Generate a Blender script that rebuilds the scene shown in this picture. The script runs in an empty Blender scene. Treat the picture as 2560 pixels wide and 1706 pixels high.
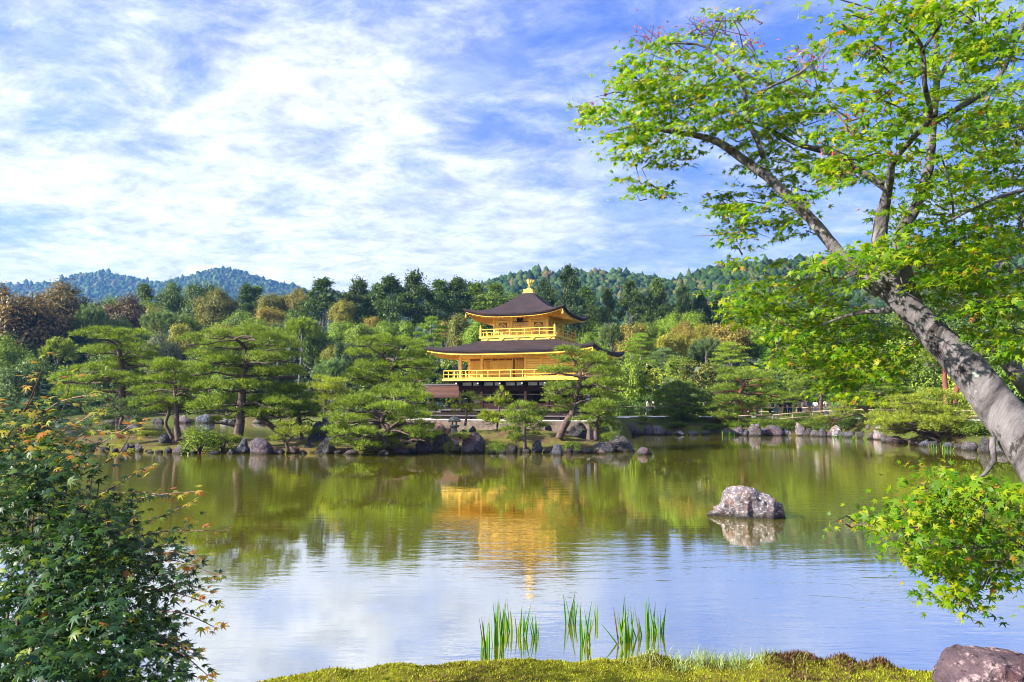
import bpy, bmesh, math, random
import numpy as np
from mathutils import Vector, Matrix, noise as mnoise

# ------------------------------------------------------------------ camera
scene = bpy.context.scene
COL = scene.collection
F = 1849.0            # focal length in photo pixels (photo 2560 px wide)
CH = 3.1              # eye height above the pond
PITCH = math.atan((1000 - 853) / F)
cam_data = bpy.data.cameras.new("camera")
cam = bpy.data.objects.new("camera", cam_data)
COL.objects.link(cam)
cam.location = (0, 0, CH)
cam.rotation_euler = (math.pi / 2 + PITCH, 0, 0)
cam_data.sensor_width = 36.0
cam_data.lens = F / 2560 * 36.0
cam_data.clip_start = 0.05
cam_data.clip_end = 12000
scene.camera = cam

# ------------------------------------------------------------------ light
SUN_EL, SUN_AZ = 28.0, 21.0      # azimuth: degrees behind the picture's left side
se, sa = math.radians(SUN_EL), math.radians(SUN_AZ)
SUN = Vector((-math.cos(sa) * math.cos(se), -math.sin(sa) * math.cos(se), math.sin(se)))
sun_data = bpy.data.lights.new("sun", "SUN")
sun_data.energy = 5.0
sun_data.angle = math.radians(0.55)
sun_data.color = (1.0, 0.93, 0.80)
sun = bpy.data.objects.new("sun", sun_data)
COL.objects.link(sun)
sun.rotation_euler = SUN.to_track_quat('Z', 'Y').to_euler()
sun.location = (-60, -20, 60)

scene.view_settings.view_transform = 'Standard'
scene.view_settings.look = 'None'
scene.view_settings.exposure = 1.74
scene.view_settings.gamma = 1.0
scene.view_settings.use_curve_mapping = False
scene.cycles.max_bounces = 7
scene.cycles.diffuse_bounces = 3
scene.cycles.glossy_bounces = 3
scene.cycles.transmission_bounces = 4
scene.cycles.transparent_max_bounces = 4
scene.cycles.volume_bounces = 0
scene.cycles.caustics_reflective = False
scene.cycles.caustics_refractive = False
scene.cycles.use_denoising = True
scene.cycles.denoising_prefilter = 'ACCURATE'
scene.cycles.filter_width = 1.0


class NT:
    """small helper round a node tree"""
    def __init__(s, nt):
        s.nt = nt
        s.nt.nodes.clear()

    def n(s, kind, _in=None, **kw):
        nd = s.nt.nodes.new(kind)
        for k, v in kw.items():
            setattr(nd, k, v)
        for k, v in (_in or {}).items():
            if hasattr(v, 'is_output'):
                s.nt.links.new(v, nd.inputs[k])
            else:
                nd.inputs[k].default_value = v
        return nd

    def math(s, op, a, b=0.0, clamp=False):
        return s.n('ShaderNodeMath', {0: a, 1: b}, operation=op, use_clamp=clamp).outputs[0]

    def mix(s, fac, a, b, mode='MIX'):
        nd = s.n('ShaderNodeMix', data_type='RGBA', blend_type=mode)
        for k, v in ((0, fac), (6, a), (7, b)):
            if hasattr(v, 'is_output'):
                s.nt.links.new(v, nd.inputs[k])
            else:
                nd.inputs[k].default_value = v if k == 0 else (*v[:3], 1)
        return nd.outputs[2]

    def ramp(s, fac, stops, interp='LINEAR'):
        nd = s.n('ShaderNodeValToRGB', {0: fac})
        cr = nd.color_ramp
        cr.interpolation = interp
        while len(cr.elements) < len(stops):
            cr.elements.new(0.5)
        for e, (p, c) in zip(cr.elements, stops):
            e.position = p
            e.color = (c, c, c, 1) if isinstance(c, (int, float)) else (*c[:3], 1)
        return nd.outputs[0]

    def noise(s, vec, scale, detail=4, rough=0.55, dist=0.0):
        return s.n('ShaderNodeTexNoise', {'Vector': vec, 'Scale': scale, 'Detail': detail, 'Roughness': rough,
                                          'Distortion': dist}).outputs[0]

    def maprange(s, v, a, b, c=0.0, d=1.0, smooth=False):
        return s.n('ShaderNodeMapRange', {0: v, 1: a, 2: b, 3: c, 4: d}, clamp=True,
                   interpolation_type='SMOOTHSTEP' if smooth else 'LINEAR').outputs[0]


# ------------------------------------------------------------------ sky
world = bpy.data.worlds.new("World")
scene.world = world
world.use_nodes = True
W = NT(world.node_tree)
SKY_S = 0.058
tc = W.n('ShaderNodeTexCoord').outputs['Generated']
sky = W.n('ShaderNodeTexSky', {}, sky_type='NISHITA')
sky.sun_disc = False
sky.sun_elevation = se
sky.sun_rotation = math.atan2(SUN.x, SUN.y)
sky.air_density, sky.dust_density, sky.ozone_density = 1.0, 0.6, 2.5
sep = W.n('ShaderNodeSeparateXYZ', {0: tc})
zz = W.math('MAXIMUM', sep.outputs[2], 0.0)
zc = W.math('ADD', zz, 0.16)
plane = W.n('ShaderNodeCombineXYZ', {0: W.math('DIVIDE', sep.outputs[0], zc), 1: W.math('DIVIDE', sep.outputs[1], zc), 2: 0.35}).outputs[0]
# long streaks lying across the view plus small puffs
m1 = W.n('ShaderNodeMapping', {0: plane, 2: (0, 0, math.radians(-32)), 3: (0.8, 1.1, 1)}).outputs[0]
n_big = W.noise(m1, 1.0, 9, 0.60, 0.6)
m2 = W.n('ShaderNodeMapping', {0: plane, 1: (3.1, 7.7, 0), 2: (0, 0, math.radians(28)), 3: (1.0, 1.25, 1)}).outputs[0]
n_puff = W.noise(m2, 4.2, 10, 0.68, 0.35)
m3 = W.n('ShaderNodeMapping', {0: plane, 1: (13.1, 2.7, 0), 2: (0, 0, math.radians(-18)), 3: (0.5, 1.0, 1)}).outputs[0]
n_gap = W.noise(m3, 0.9, 5, 0.5, 0.6)
# nearness to the sun: the veil is thicker and brighter towards it
dots = W.n('ShaderNodeVectorMath', {0: tc, 1: tuple(SUN)}, operation='DOT_PRODUCT').outputs['Value']
near = W.maprange(dots, -0.72, 0.36, 0, 1, True)
cov = W.math('ADD', W.math('MULTIPLY', n_big, 0.58), W.math('MULTIPLY', n_puff, 0.42))
cov = W.math('ADD', cov, W.math('MULTIPLY', near, 0.19))
cov = W.math('SUBTRACT', cov, W.maprange(n_gap, 0.50, 0.68, 0.0, 0.13, True))
cov = W.math('ADD', cov, W.math('MULTIPLY', W.maprange(zz, 0.46, 0.16, 0.0, 1.0, True), W.maprange(near, 0.0, 0.55, 0.075, 0.075)))
mask = W.maprange(cov, 0.41, 0.76, 0.0, 1.0, True)
veil = W.math('ADD', W.maprange(zz, 0.0, 0.30, 0.30, 0.06), W.math('MULTIPLY', W.maprange(W.noise(m2, 1.1, 8, 0.6, 0.5), 0.36, 0.62, 0.0, 1.0, True), 0.52))
mask = W.math('MAXIMUM', mask, veil)
blue = W.mix(1.0, sky.outputs[0], (0.36, 0.62, 1.48), 'MULTIPLY')
thick = W.maprange(cov, 0.50, 0.74, 0, 1, True)
shade = W.maprange(W.noise(m2, 1.6, 6, 0.6, 0.6), 0.38, 0.62, 0.0, 1.0, True)
cl_cool = W.mix(shade, (3.2, 3.8, 6.3), (4.6, 5.1, 6.9))
cl_white = W.mix(near, (5.2, 5.5, 6.6), (6.9, 6.95, 7.2))
cl = W.mix(W.math('MULTIPLY', thick, W.maprange(near, 0.0, 0.6, 0.55, 1.0)), cl_cool, cl_white)
cl = W.mix(1.0, cl, W.ramp(W.noise(m2, 7.0, 9, 0.7, 0.3), [(0.34, 0.70), (0.64, 1.20)]), 'MULTIPLY')
skycol = W.mix(mask, blue, cl)
bg = W.n('ShaderNodeBackground', {0: skycol, 1: SKY_S})
W.n('ShaderNodeOutputWorld', {0: bg.outputs[0]})

# ------------------------------------------------------------------ helpers
cp, sp = math.cos(PITCH), math.sin(PITCH)


def ray(px, py):
    a, b = (px - 1280) / F, (853 - py) / F
    yy = cp - b * sp
    return a / yy, (sp + b * cp) / yy


def P(px, py, d):
    """world point seen at photo pixel (px, py) at the distance d in front of the camera"""
    a, s = ray(px, py)
    return Vector((a * d, d, CH + s * d))


def G(px, py, z=0.0):
    """the point of the level plane z seen at pixel (px, py)"""
    a, s = ray(px, py)
    d = (z - CH) / s
    return Vector((a * d, d, z))


def hide(o):
    return o


def np_mesh(name, V, Fc, smooth=False):
    V = np.asarray(V, dtype=np.float32).reshape(-1, 3)
    Fc = np.asarray(Fc, dtype=np.int32)
    k = Fc.shape[1]
    me = bpy.data.meshes.new(name)
    me.vertices.add(len(V))
    me.vertices.foreach_set('co', V.ravel())
    me.loops.add(len(Fc) * k)
    me.loops.foreach_set('vertex_index', Fc.ravel())
    me.polygons.add(len(Fc))
    me.polygons.foreach_set('loop_start', np.arange(len(Fc), dtype=np.int32) * k)
    if smooth:
        me.polygons.foreach_set('use_smooth', np.ones(len(Fc), dtype=bool))
    me.update(calc_edges=True)
    return me


def link(name, me, mat=None, parent=None, loc=None, color=None):
    o = bpy.data.objects.new(name, me)
    COL.objects.link(o)
    if me is not None and mat is not None and not me.materials:
        me.materials.append(mat)
    if parent is not None:
        o.parent = parent
    if loc is not None:
        o.location = loc
    if color is not None:
        o.color = (*color, 1)
    return o


def tag(o, label=None, cat=None, group=None, kind=None):
    if label:
        o['label'] = label
    if cat:
        o['category'] = cat
    if group:
        o['group'] = group
    if kind:
        o['kind'] = kind
    return o


def empty(name, loc, rz=0.0, label=None, cat=None, group=None):
    o = bpy.data.objects.new(name, None)
    COL.objects.link(o)
    o.location = loc
    o.rotation_euler = (0, 0, rz)
    o.empty_display_size = 0.2
    return tag(o, label, cat, group)


class MB:
    def __init__(s):
        s.v, s.f = [], []

    def add(s, V, Fs):
        b = len(s.v)
        s.v += [tuple(p) for p in V]
        s.f += [tuple(i + b for i in f) for f in Fs]
        return s

    def box(s, x0, y0, z0, x1, y1, z1):
        V = [(x0, y0, z0), (x1, y0, z0), (x1, y1, z0), (x0, y1, z0), (x0, y0, z1), (x1, y0, z1), (x1, y1, z1), (x0, y1, z1)]
        return s.add(V, [(0, 3, 2, 1), (4, 5, 6, 7), (0, 1, 5, 4), (1, 2, 6, 5), (2, 3, 7, 6), (3, 0, 4, 7)])

    def bar(s, a, b, w, h=None, up=(0, 0, 1)):
        a, b = Vector(a), Vector(b)
        h = h or w
        d = (b - a).normalized()
        x = d.cross(Vector(up))
        if x.length < 1e-4:
            x = d.cross(Vector((0, 1, 0)))
        x.normalize()
        y = x.cross(d)
        V = []
        for p in (a, b):
            for i, j in ((-1, -1), (1, -1), (1, 1), (-1, 1)):
                V.append(p + x * (i * w / 2) + y * (j * h / 2))
        return s.add(V, [(3, 2, 1, 0), (4, 5, 6, 7), (0, 1, 5, 4), (1, 2, 6, 5), (2, 3, 7, 6), (3, 0, 4, 7)])

    def tube(s, pts, rad, n=8, lump=0.0, seed=0, cap=True):
        pts = [Vector(p) for p in pts]
        m = len(pts)
        V = []
        ref = None
        for i, p in enumerate(pts):
            t = (pts[min(i + 1, m - 1)] - pts[max(i - 1, 0)])
            if t.length < 1e-6:
                t = Vector((0, 0, 1))
            t.normalize()
            if ref is None:
                ref = t.orthogonal().normalized()
            ref = (ref - t * ref.dot(t))
            if ref.length < 1e-5:
                ref = t.orthogonal()
            ref.normalize()
            bi = t.cross(ref)
            r = rad[i] if hasattr(rad, '__len__') else rad
            for k in range(n):
                a = 2 * math.pi * k / n
                q = ref * math.cos(a) + bi * math.sin(a)
                rr = r
                if lump:
                    w = p + q * r
                    rr = r * (1 + lump * mnoise.noise(w * (0.9 / max(r, 0.02)) * 0.6 + Vector((seed, 0, 0))))
                V.append(p + q * rr)
        Fs = []
        for i in range(m - 1):
            for k in range(n):
                k2 = (k + 1) % n
                Fs.append((i * n + k, i * n + k2, (i + 1) * n + k2, (i + 1) * n + k))
        if cap:
            Fs.append(tuple(range(n - 1, -1, -1)))
            Fs.append(tuple(range((m - 1) * n, m * n)))
        return s.add(V, Fs)

    def lathe(s, prof, n=16, c=(0, 0, 0)):
        V = [(c[0] + r * math.cos(2 * math.pi * k / n), c[1] + r * math.sin(2 * math.pi * k / n), c[2] + z) for r, z in prof for k in range(n)]
        m = len(prof)
        Fs = [(i * n + k, i * n + (k + 1) % n, (i + 1) * n + (k + 1) % n, (i + 1) * n + k) for i in range(m - 1) for k in range(n)]
        Fs += [tuple(range(n - 1, -1, -1)), tuple(range((m - 1) * n, m * n))]
        return s.add(V, Fs)

    def mesh(s, name, smooth=False):
        me = bpy.data.meshes.new(name)
        me.from_pydata(s.v, [], s.f)
        if smooth:
            me.polygons.foreach_set('use_smooth', np.ones(len(me.polygons), dtype=bool))
        me.update()
        return me

    def build(s, name, mat, parent=None, loc=None, smooth=False, color=None):
        return link(name, s.mesh(name, smooth), mat, parent, loc, color)


def resample(pts, rad, step):
    """Catmull-Rom through pts, about one point per step"""
    pts = [Vector(p) for p in pts]
    o, r = [], []
    m = len(pts)
    for i in range(m - 1):
        p0, p1, p2, p3 = pts[max(i - 1, 0)], pts[i], pts[i + 1], pts[min(i + 2, m - 1)]
        k = max(1, int((p2 - p1).length / step))
        for j in range(k):
            t = j / k
            q = 0.5 * ((2 * p1) + (p2 - p0) * t + (2 * p0 - 5 * p1 + 4 * p2 - p3) * t * t + (3 * p1 - 3 * p2 + p3 - p0) * t ** 3)
            o.append(q)
            r.append(rad[i] * (1 - t) + rad[i + 1] * t)
    o.append(pts[-1])
    r.append(rad[-1])
    return o, r


def unit(v):
    return v / np.maximum(np.linalg.norm(v, axis=-1, keepdims=True), 1e-9)


def needles(rng, base, direc, L, Wd):
    """one thin triangle per needle bunch"""
    n = len(base)
    side = unit(np.cross(direc, rng.normal(size=(n, 3))))
    L = np.asarray(L).reshape(-1, 1)
    Wd = np.asarray(Wd).reshape(-1, 1)
    V = np.stack([base - side * Wd / 2, base + side * Wd / 2, base + direc * L], 1)
    return V.reshape(-1, 3), np.arange(n * 3).reshape(-1, 3)


def leafquads(rng, base, nrm, size, aspect=0.6):
    """diamond leaves lying square to nrm"""
    n = len(base)
    a = unit(np.cross(nrm, rng.normal(size=(n, 3))))
    b = np.cross(nrm, a)
    size = np.asarray(size).reshape(-1, 1)
    V = np.stack([base - a * size / 2, base + b * size * aspect / 2 - nrm * size * 0.08, base + a * size / 2, base - b * size * aspect / 2 + nrm * size * 0.08], 1)
    return V.reshape(-1, 3), np.arange(n * 4).reshape(-1, 4)


def star_leaf(lobes=7):
    """flat outline of a palmate leaf, stalk at the origin, tip along +y, size about 1"""
    spec = {7: [(-128, .34), (-88, .62), (-44, .88), (0, 1.0), (44, .88), (88, .62), (128, .34)],
            5: [(-105, .50), (-50, .86), (0, 1.0), (50, .86), (105, .50)]}[lobes]
    c = np.array([0, 0.22])
    rim = []
    for i, (a, r) in enumerate(spec):
        t = math.radians(a)
        rim.append((c[0] + math.sin(t) * r * .72, c[1] + math.cos(t) * r * .72, -0.20 * r * r))
        if i < len(spec) - 1:
            t2 = math.radians((a + spec[i + 1][0]) / 2)
            rim.append((math.sin(t2) * .21, c[1] + math.cos(t2) * .21, 0.0))
    rim.append((0, c[1] - .16, 0.02))
    V = np.array([(c[0], c[1], 0.03)] + rim)
    n = len(rim)
    Fc = np.array([(0, 1 + (i + 1) % n, 1 + i) for i in range(n)])
    return V, Fc


LEAF5, LEAF7 = star_leaf(5), star_leaf(7)


def frames(rng, nrm, tip):
    """rotation matrices with z = nrm and y towards tip"""
    z = unit(nrm)
    y = unit(tip - z * np.sum(tip * z, 1, keepdims=True))
    x = np.cross(y, z)
    return np.stack([x, y, z], 2)


def star_batch(leaf, R, pos, size):
    V0, F0 = leaf
    an = np.random.default_rng(len(pos)).uniform(.78, 1.12, (len(pos), 1, 3)) * np.array([1, 1, 1.0])
    V = np.einsum('nij,nkj->nki', R, V0[None] * an) * np.asarray(size).reshape(-1, 1, 1) + pos[:, None, :]
    Fc = (np.arange(len(pos)) * len(V0))[:, None, None] + F0[None]
    return V.reshape(-1, 3), Fc.reshape(-1, 3)


# ------------------------------------------------------------------ materials
def new_mat(name):
    m = bpy.data.materials.new(name)
    m.use_nodes = True
    return m, NT(m.node_tree)


def finish(N, shader, bump=None, vol=None):
    o = N.n('ShaderNodeOutputMaterial')
    N.nt.links.new(shader, o.inputs[0])


def plain(name, col, rough=0.6, metal=0.0, var=0.25, scale=6.0, bump=0.0, spec=0.4, aniso=(1, 1, 1), col2=None):
    m, N = new_mat(name)
    tco = N.n('ShaderNodeTexCoord').outputs['Object']
    mp = N.n('ShaderNodeMapping', {0: tco, 3: aniso}).outputs[0]
    nz = N.noise(mp, scale, 5, 0.6)
    lo = tuple(c * (1 - var) for c in col)
    hi = col2 or tuple(min(1, c * (1 + var)) for c in col)
    c = N.ramp(nz, [(0.3, lo), (0.7, hi)])
    b = N.n('ShaderNodeBsdfPrincipled', {'Base Color': c, 'Roughness': rough, 'Metallic': metal, 'Specular IOR Level': spec})
    if bump:
        bm = N.n('ShaderNodeBump', {'Height': N.noise(mp, scale * 3, 6, 0.65), 'Strength': bump, 'Distance': 0.05})
        N.nt.links.new(bm.outputs[0], b.inputs['Normal'])
    finish(N, b.outputs[0])
    return m


def leaf_mat(name, stops=None, trans=0.35, tcol=(1.25, 1.2, 0.55), rough=0.5, spec=0.3, by_object=True, gain=1.0):
    """leaf colour = object colour (or ramp) varied from leaf to leaf, with light passing through the blade"""
    m, N = new_mat(name)
    rnd = N.n('ShaderNodeNewGeometry').outputs['Random Per Island']
    if by_object:
        oc = N.n('ShaderNodeObjectInfo').outputs['Color']
        k = N.ramp(rnd, [(0.0, (0.32, 0.38, 0.36)), (0.5, (0.95, 0.97, 0.95)), (1.0, (2.05, 1.85, 1.25))])
        c = N.mix(1.0, oc, k, 'MULTIPLY')
    else:
        c = N.ramp(rnd, stops)
    if gain != 1.0:
        c = N.mix(1.0, c, (gain,) * 3, 'MULTIPLY')
    b = N.n('ShaderNodeBsdfPrincipled', {'Base Color': c, 'Roughness': rough, 'Specular IOR Level': spec})
    t = N.n('ShaderNodeBsdfTranslucent', {'Color': N.mix(1.0, c, tcol, 'MULTIPLY')})
    mx = N.n('ShaderNodeMixShader', {0: trans, 1: b.outputs[0], 2: t.outputs[0]})
    finish(N, mx.outputs[0])
    return m


def bark_mat(name, c1, c2, scale=8, zs=0.25, bump=0.6, lichen=0.0):
    m, N = new_mat(name)
    tco = N.n('ShaderNodeTexCoord').outputs['Object']
    if lichen:      # grain runs along the leaning stem
        tco = N.n('ShaderNodeVectorRotate', {'Vector': tco, 'Angle': math.radians(-36)}, rotation_type='Y_AXIS').outputs[0]
    mp = N.n('ShaderNodeMapping', {0: tco, 3: (1, 1, zs)}).outputs[0]
    nz = N.noise(mp, scale, 8, 0.7, 0.6)
    c = N.ramp(nz, [(0.32, c1), (0.68, c2)] if not lichen else [(0.34, c1), (0.66, c2)])
    if lichen:
        vo = N.n('ShaderNodeTexVoronoi', {'Vector': tco, 'Scale': 11.0, 'Randomness': 1.0})
        wob = N.math('ADD', vo.outputs['Distance'], N.math('MULTIPLY', N.noise(tco, 30, 4), 0.35))
        patch = N.math('MULTIPLY', N.maprange(wob, 0.42, 0.34, 0, 1), N.maprange(N.noise(tco, 2.6, 3), 0.48, 0.56, 0, 1))
        c = N.mix(N.math('MULTIPLY', patch, lichen), c, (0.36, 0.42, 0.36))
        dk = N.maprange(N.noise(N.n('ShaderNodeMapping', {0: tco, 3: (1, 1, 0.10)}).outputs[0], 8.0, 7, 0.72, 0.5), 0.41, 0.46, 1, 0)
        c = N.mix(N.math('MULTIPLY', dk, 0.92), c, (0.025, 0.02, 0.02))
    b = N.n('ShaderNodeBsdfPrincipled', {'Base Color': c, 'Roughness': 0.85, 'Specular IOR Level': 0.25})
    bm = N.n('ShaderNodeBump', {'Height': N.noise(mp, scale * 2.2, 9, 0.75, 0.4), 'Strength': bump, 'Distance': 0.03})
    N.nt.links.new(bm.outputs[0], b.inputs['Normal'])
    finish(N, b.outputs[0])
    return m


def rock_mat(name, near=1.0):
    m, N = new_mat(name)
    tco = N.n('ShaderNodeTexCoord').outputs['Object']
    inf = N.n('ShaderNodeObjectInfo')
    off = N.n('ShaderNodeVectorMath', {0: tco, 1: N.n('ShaderNodeVectorMath', {0: (37.0, 11.0, 5.0), 3: inf.outputs['Random']}, operation='SCALE').outputs[0]}, operation='ADD').outputs[0]
    n1 = N.noise(off, 1.6 * near, 7, 0.68, 0.4)
    n2 = N.noise(off, 6.5 * near, 9, 0.78, 0.2)
    n3 = N.noise(off, 0.9 * near, 3, 0.5)
    base = N.ramp(n1, [(0.30, (0.028, 0.027, 0.036)), (0.52, (0.10, 0.095, 0.11)), (0.72, (0.20, 0.185, 0.19))])
    rust = N.mix(N.maprange(n3, 0.48, 0.64, 0, 0.6), base, (0.16, 0.075, 0.06))
    lich = N.maprange(n2, 0.53, 0.60, 0, 0.8)
    c = N.mix(lich, rust, (0.50, 0.50, 0.47))
    dark = N.maprange(N.noise(off, 11 * near, 6, 0.7), 0.44, 0.38, 0, 0.9)
    c = N.mix(dark, c, (0.03, 0.028, 0.03))
    c = N.mix(1.0, N.mix(1.0, c, inf.outputs['Color'], 'MULTIPLY'), (.88, .88, .90), 'MULTIPLY')
    # wet, weedy foot at the waterline
    gz = N.n('ShaderNodeSeparateXYZ', {0: N.n('ShaderNodeNewGeometry').outputs['Position']}).outputs[2]
    wet = N.maprange(N.math('ADD', gz, N.math('MULTIPLY', n2, 0.12)), 0.25, 0.10, 0, 0.95)
    c = N.mix(wet, c, (0.022, 0.018, 0.012))
    b = N.n('ShaderNodeBsdfPrincipled', {'Base Color': c, 'Roughness': 0.8, 'Specular IOR Level': 0.3})
    bm = N.n('ShaderNodeBump', {'Height': N.noise(off, 4.5 * near, 10, 0.75), 'Strength': 1.0, 'Distance': 0.25 / near})
    N.nt.links.new(bm.outputs[0], b.inputs['Normal'])
    finish(N, b.outputs[0])
    return m


M = {}
M['pine'] = leaf_mat('pine_needles', trans=0.38, tcol=(1.2, 1.25, 0.5), rough=0.45, spec=0.35)
M['leaf'] = leaf_mat('tree_leaves', trans=0.35, tcol=(1.25, 1.2, 0.5), rough=0.5, spec=0.3)
M['maple'] = leaf_mat('maple_leaves', [(0.0, (0.05, 0.16, 0.007)), (0.45, (0.135, 0.28, 0.008)), (0.85, (0.29, 0.39, 0.010)), (0.985, (0.40, 0.40, 0.011)), (1.0, (0.40, 0.22, 0.04))],
                      trans=0.58, tcol=(1.3, 1.3, 0.4), rough=0.45, spec=0.3, by_object=False)
M['maple_tip'] = leaf_mat('young_maple_leaves', [(0.0, (0.42, 0.12, 0.05)), (0.5, (0.40, 0.20, 0.03)), (1.0, (0.34, 0.30, 0.03))],
                          trans=0.5, tcol=(1.25, 1.0, 0.5), by_object=False)
M['maple_seed'] = leaf_mat('maple_seeds', [(0.0, (0.40, 0.07, 0.06)), (1.0, (0.46, 0.16, 0.10))], trans=0.4, tcol=(1.2, .8, .7), by_object=False)
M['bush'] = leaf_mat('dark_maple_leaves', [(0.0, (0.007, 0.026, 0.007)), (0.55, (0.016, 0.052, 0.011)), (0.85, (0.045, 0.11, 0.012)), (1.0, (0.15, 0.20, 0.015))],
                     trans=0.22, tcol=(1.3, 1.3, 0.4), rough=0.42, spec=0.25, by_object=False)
M['bush_tip'] = leaf_mat('young_sunlit_leaves', [(0.0, (0.42, 0.11, 0.035)), (0.22, (0.46, 0.24, 0.03)), (0.5, (0.44, 0.38, 0.03)), (1.0, (0.24, 0.33, 0.03))],
                         trans=0.5, tcol=(1.2, 1.1, 0.5), rough=0.4, spec=0.5, by_object=False)  # orange for young growth, yellow-green also for sunlit upper leaves
M['reed'] = leaf_mat('iris_blades', [(0.0, (0.035, 0.13, 0.02)), (0.6, (0.08, 0.22, 0.015)), (1.0, (0.20, 0.30, 0.02))], trans=0.4, tcol=(1.3, 1.3, 0.4), by_object=False)
M['grass'] = leaf_mat('pale_grass', [(0.0, (0.16, 0.26, 0.04)), (1.0, (0.42, 0.46, 0.24))], trans=0.4, by_object=False)
M['mossbrown'] = leaf_mat('brown_moss_shoots', [(0.0, (0.045, 0.018, 0.018)), (0.5, (0.10, 0.045, 0.03)), (0.8, (0.15, 0.085, 0.03)), (1.0, (0.20, 0.18, 0.03))], trans=0.25, by_object=False)
M['mossleaf'] = leaf_mat('moss_shoots', [(0.0, (0.13, 0.09, 0.018)), (0.12, (0.18, 0.18, 0.012)), (0.6, (0.30, 0.34, 0.012)), (1.0, (0.42, 0.41, 0.015))],
                         trans=0.3, by_object=False)
M['bark_pine'] = bark_mat('pine_bark', (0.035, 0.024, 0.022), (0.16, 0.11, 0.095), 7, 0.3)
M['bark_grey'] = bark_mat('grey_bark', (0.045, 0.04, 0.042), (0.17, 0.155, 0.155), 5, 0.2)
M['bark_red'] = bark_mat('red_pine_bark', (0.09, 0.035, 0.025), (0.22, 0.085, 0.055), 6, 0.4)
M['bark_maple'] = bark_mat('maple_bark', (0.035, 0.030, 0.033), (0.215, 0.195, 0.208), 9, 0.22, 0.8, lichen=0.85)
M['twig'] = bark_mat('twig_bark', (0.05, 0.035, 0.03), (0.16, 0.11, 0.09), 20, 0.3, 0.3)
M['twig_red'] = plain('young_twig', (0.13, 0.055, 0.04), 0.6)
M['rock'] = rock_mat('shore_rock', 1.0)
M['rock_near'] = rock_mat('pond_boulder', 1.9)
M['gold'] = plain('gold_leaf', (0.90, 0.55, 0.075), 0.42, 0.25, 0.10, 1.3, 0.05, spec=0.6)
M['gold_wall'] = plain('gold_leaf_boards', (0.94, 0.62, 0.110), 0.45, 0.14, 0.10, 1.0, 0.06, spec=0.6, aniso=(0.6, 0.6, 3))
_nt = M['gold_wall'].node_tree
_b = next(n for n in _nt.nodes if n.type == 'BSDF_PRINCIPLED')
_N = NT.__new__(NT)
_N.nt = _nt
_k = _N.ramp(_N.n('ShaderNodeObjectInfo').outputs['Random'], [(0.0, (.78, .72, .62)), (0.5, (.95, .94, .9)), (1.0, (1.04, 1.06, 1.2))])
_nt.links.new(_N.mix(1.0, _b.inputs['Base Color'].links[0].from_socket, _k, 'MULTIPLY'), _b.inputs['Base Color'])
M['gold_dull'] = plain('dull_gold_backing', (0.30, 0.16, 0.045), 0.7, 0.0, 0.2, 3)  # darker gold-brown behind the board gaps and lattice bars
M['paper'] = plain('window_paper', (0.50, 0.38, 0.34), 0.8, 0.0, 0.1, 3)
M['darkwood'] = plain('dark_stained_wood', (0.016, 0.010, 0.009), 0.75, 0, 0.35, 3, 0.1, spec=0.12)
M['brownwood'] = plain('brown_wood', (0.026, 0.011, 0.009), 0.75, 0, 0.35, 3, 0.1, spec=0.12)
M['greywood'] = plain('weathered_wood', (0.07, 0.058, 0.066), 0.6, 0, 0.3, 3, 0.1)
M['interior'] = plain('dim_room_panels', (0.02, 0.014, 0.012), 0.7, 0, 0.3, 2)
M['plaster'] = plain('white_plaster', (0.72, 0.73, 0.74), 0.8, 0, 0.06, 2)
M['gravel'] = plain('white_gravel', (0.66, 0.64, 0.61), 0.95, 0, 0.14, 18, 0.3)
M['bamboo'] = plain('old_bamboo', (0.26, 0.19, 0.125), 0.5, 0, 0.3, 5)
M['stone'] = plain('lantern_stone', (0.21, 0.20, 0.17), 0.9, 0, 0.4, 7, 0.4)
M['wallstone'] = plain('terrace_stone', (0.13, 0.10, 0.08), 0.9, 0, 0.5, 3, 0.5)
M['paint_black'] = plain('black_lacquer', (0.02, 0.015, 0.012), 0.4)


def roof_mat(name, c1, c2):
    m, N = new_mat(name)
    tco = N.n('ShaderNodeTexCoord').outputs['Object']
    n1 = N.noise(tco, 9, 8, 0.75)
    n2 = N.noise(tco, 0.8, 4, 0.6)
    c = N.ramp(n1, [(0.30, c1), (0.72, c2)])
    c = N.mix(N.maprange(n2, 0.45, 0.7, 0, 0.35), c, (0.11, 0.045, 0.035))
    z = N.n('ShaderNodeSeparateXYZ', {0: tco}).outputs[2]
    rows = N.n('ShaderNodeTexWave', {'Vector': tco, 'Scale': 2.6, 'Distortion': 1.2, 'Detail': 3.0, 'Detail Scale': 3.0}, bands_direction='Z').outputs['Fac']
    c = N.mix(N.maprange(rows, 0.30, 0.0, 0, 0.75), c, (0.008, 0.006, 0.007))
    b = N.n('ShaderNodeBsdfPrincipled', {'Base Color': c, 'Roughness': 0.85, 'Specular IOR Level': 0.2})
    bm = N.n('ShaderNodeBump', {'Height': N.math('ADD', N.math('MULTIPLY', rows, 0.5), N.noise(tco, 16, 6, 0.8)), 'Strength': 0.8, 'Distance': 0.05})
    N.nt.links.new(bm.outputs[0], b.inputs['Normal'])
    finish(N, b.outputs[0])
    return m


M['roof'] = roof_mat('bark_shingles', (0.012, 0.009, 0.012), (0.062, 0.046, 0.058))
M['roof_brown'] = roof_mat('brown_bark_shingles', (0.045, 0.022, 0.018), (0.15, 0.078, 0.060))


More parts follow.
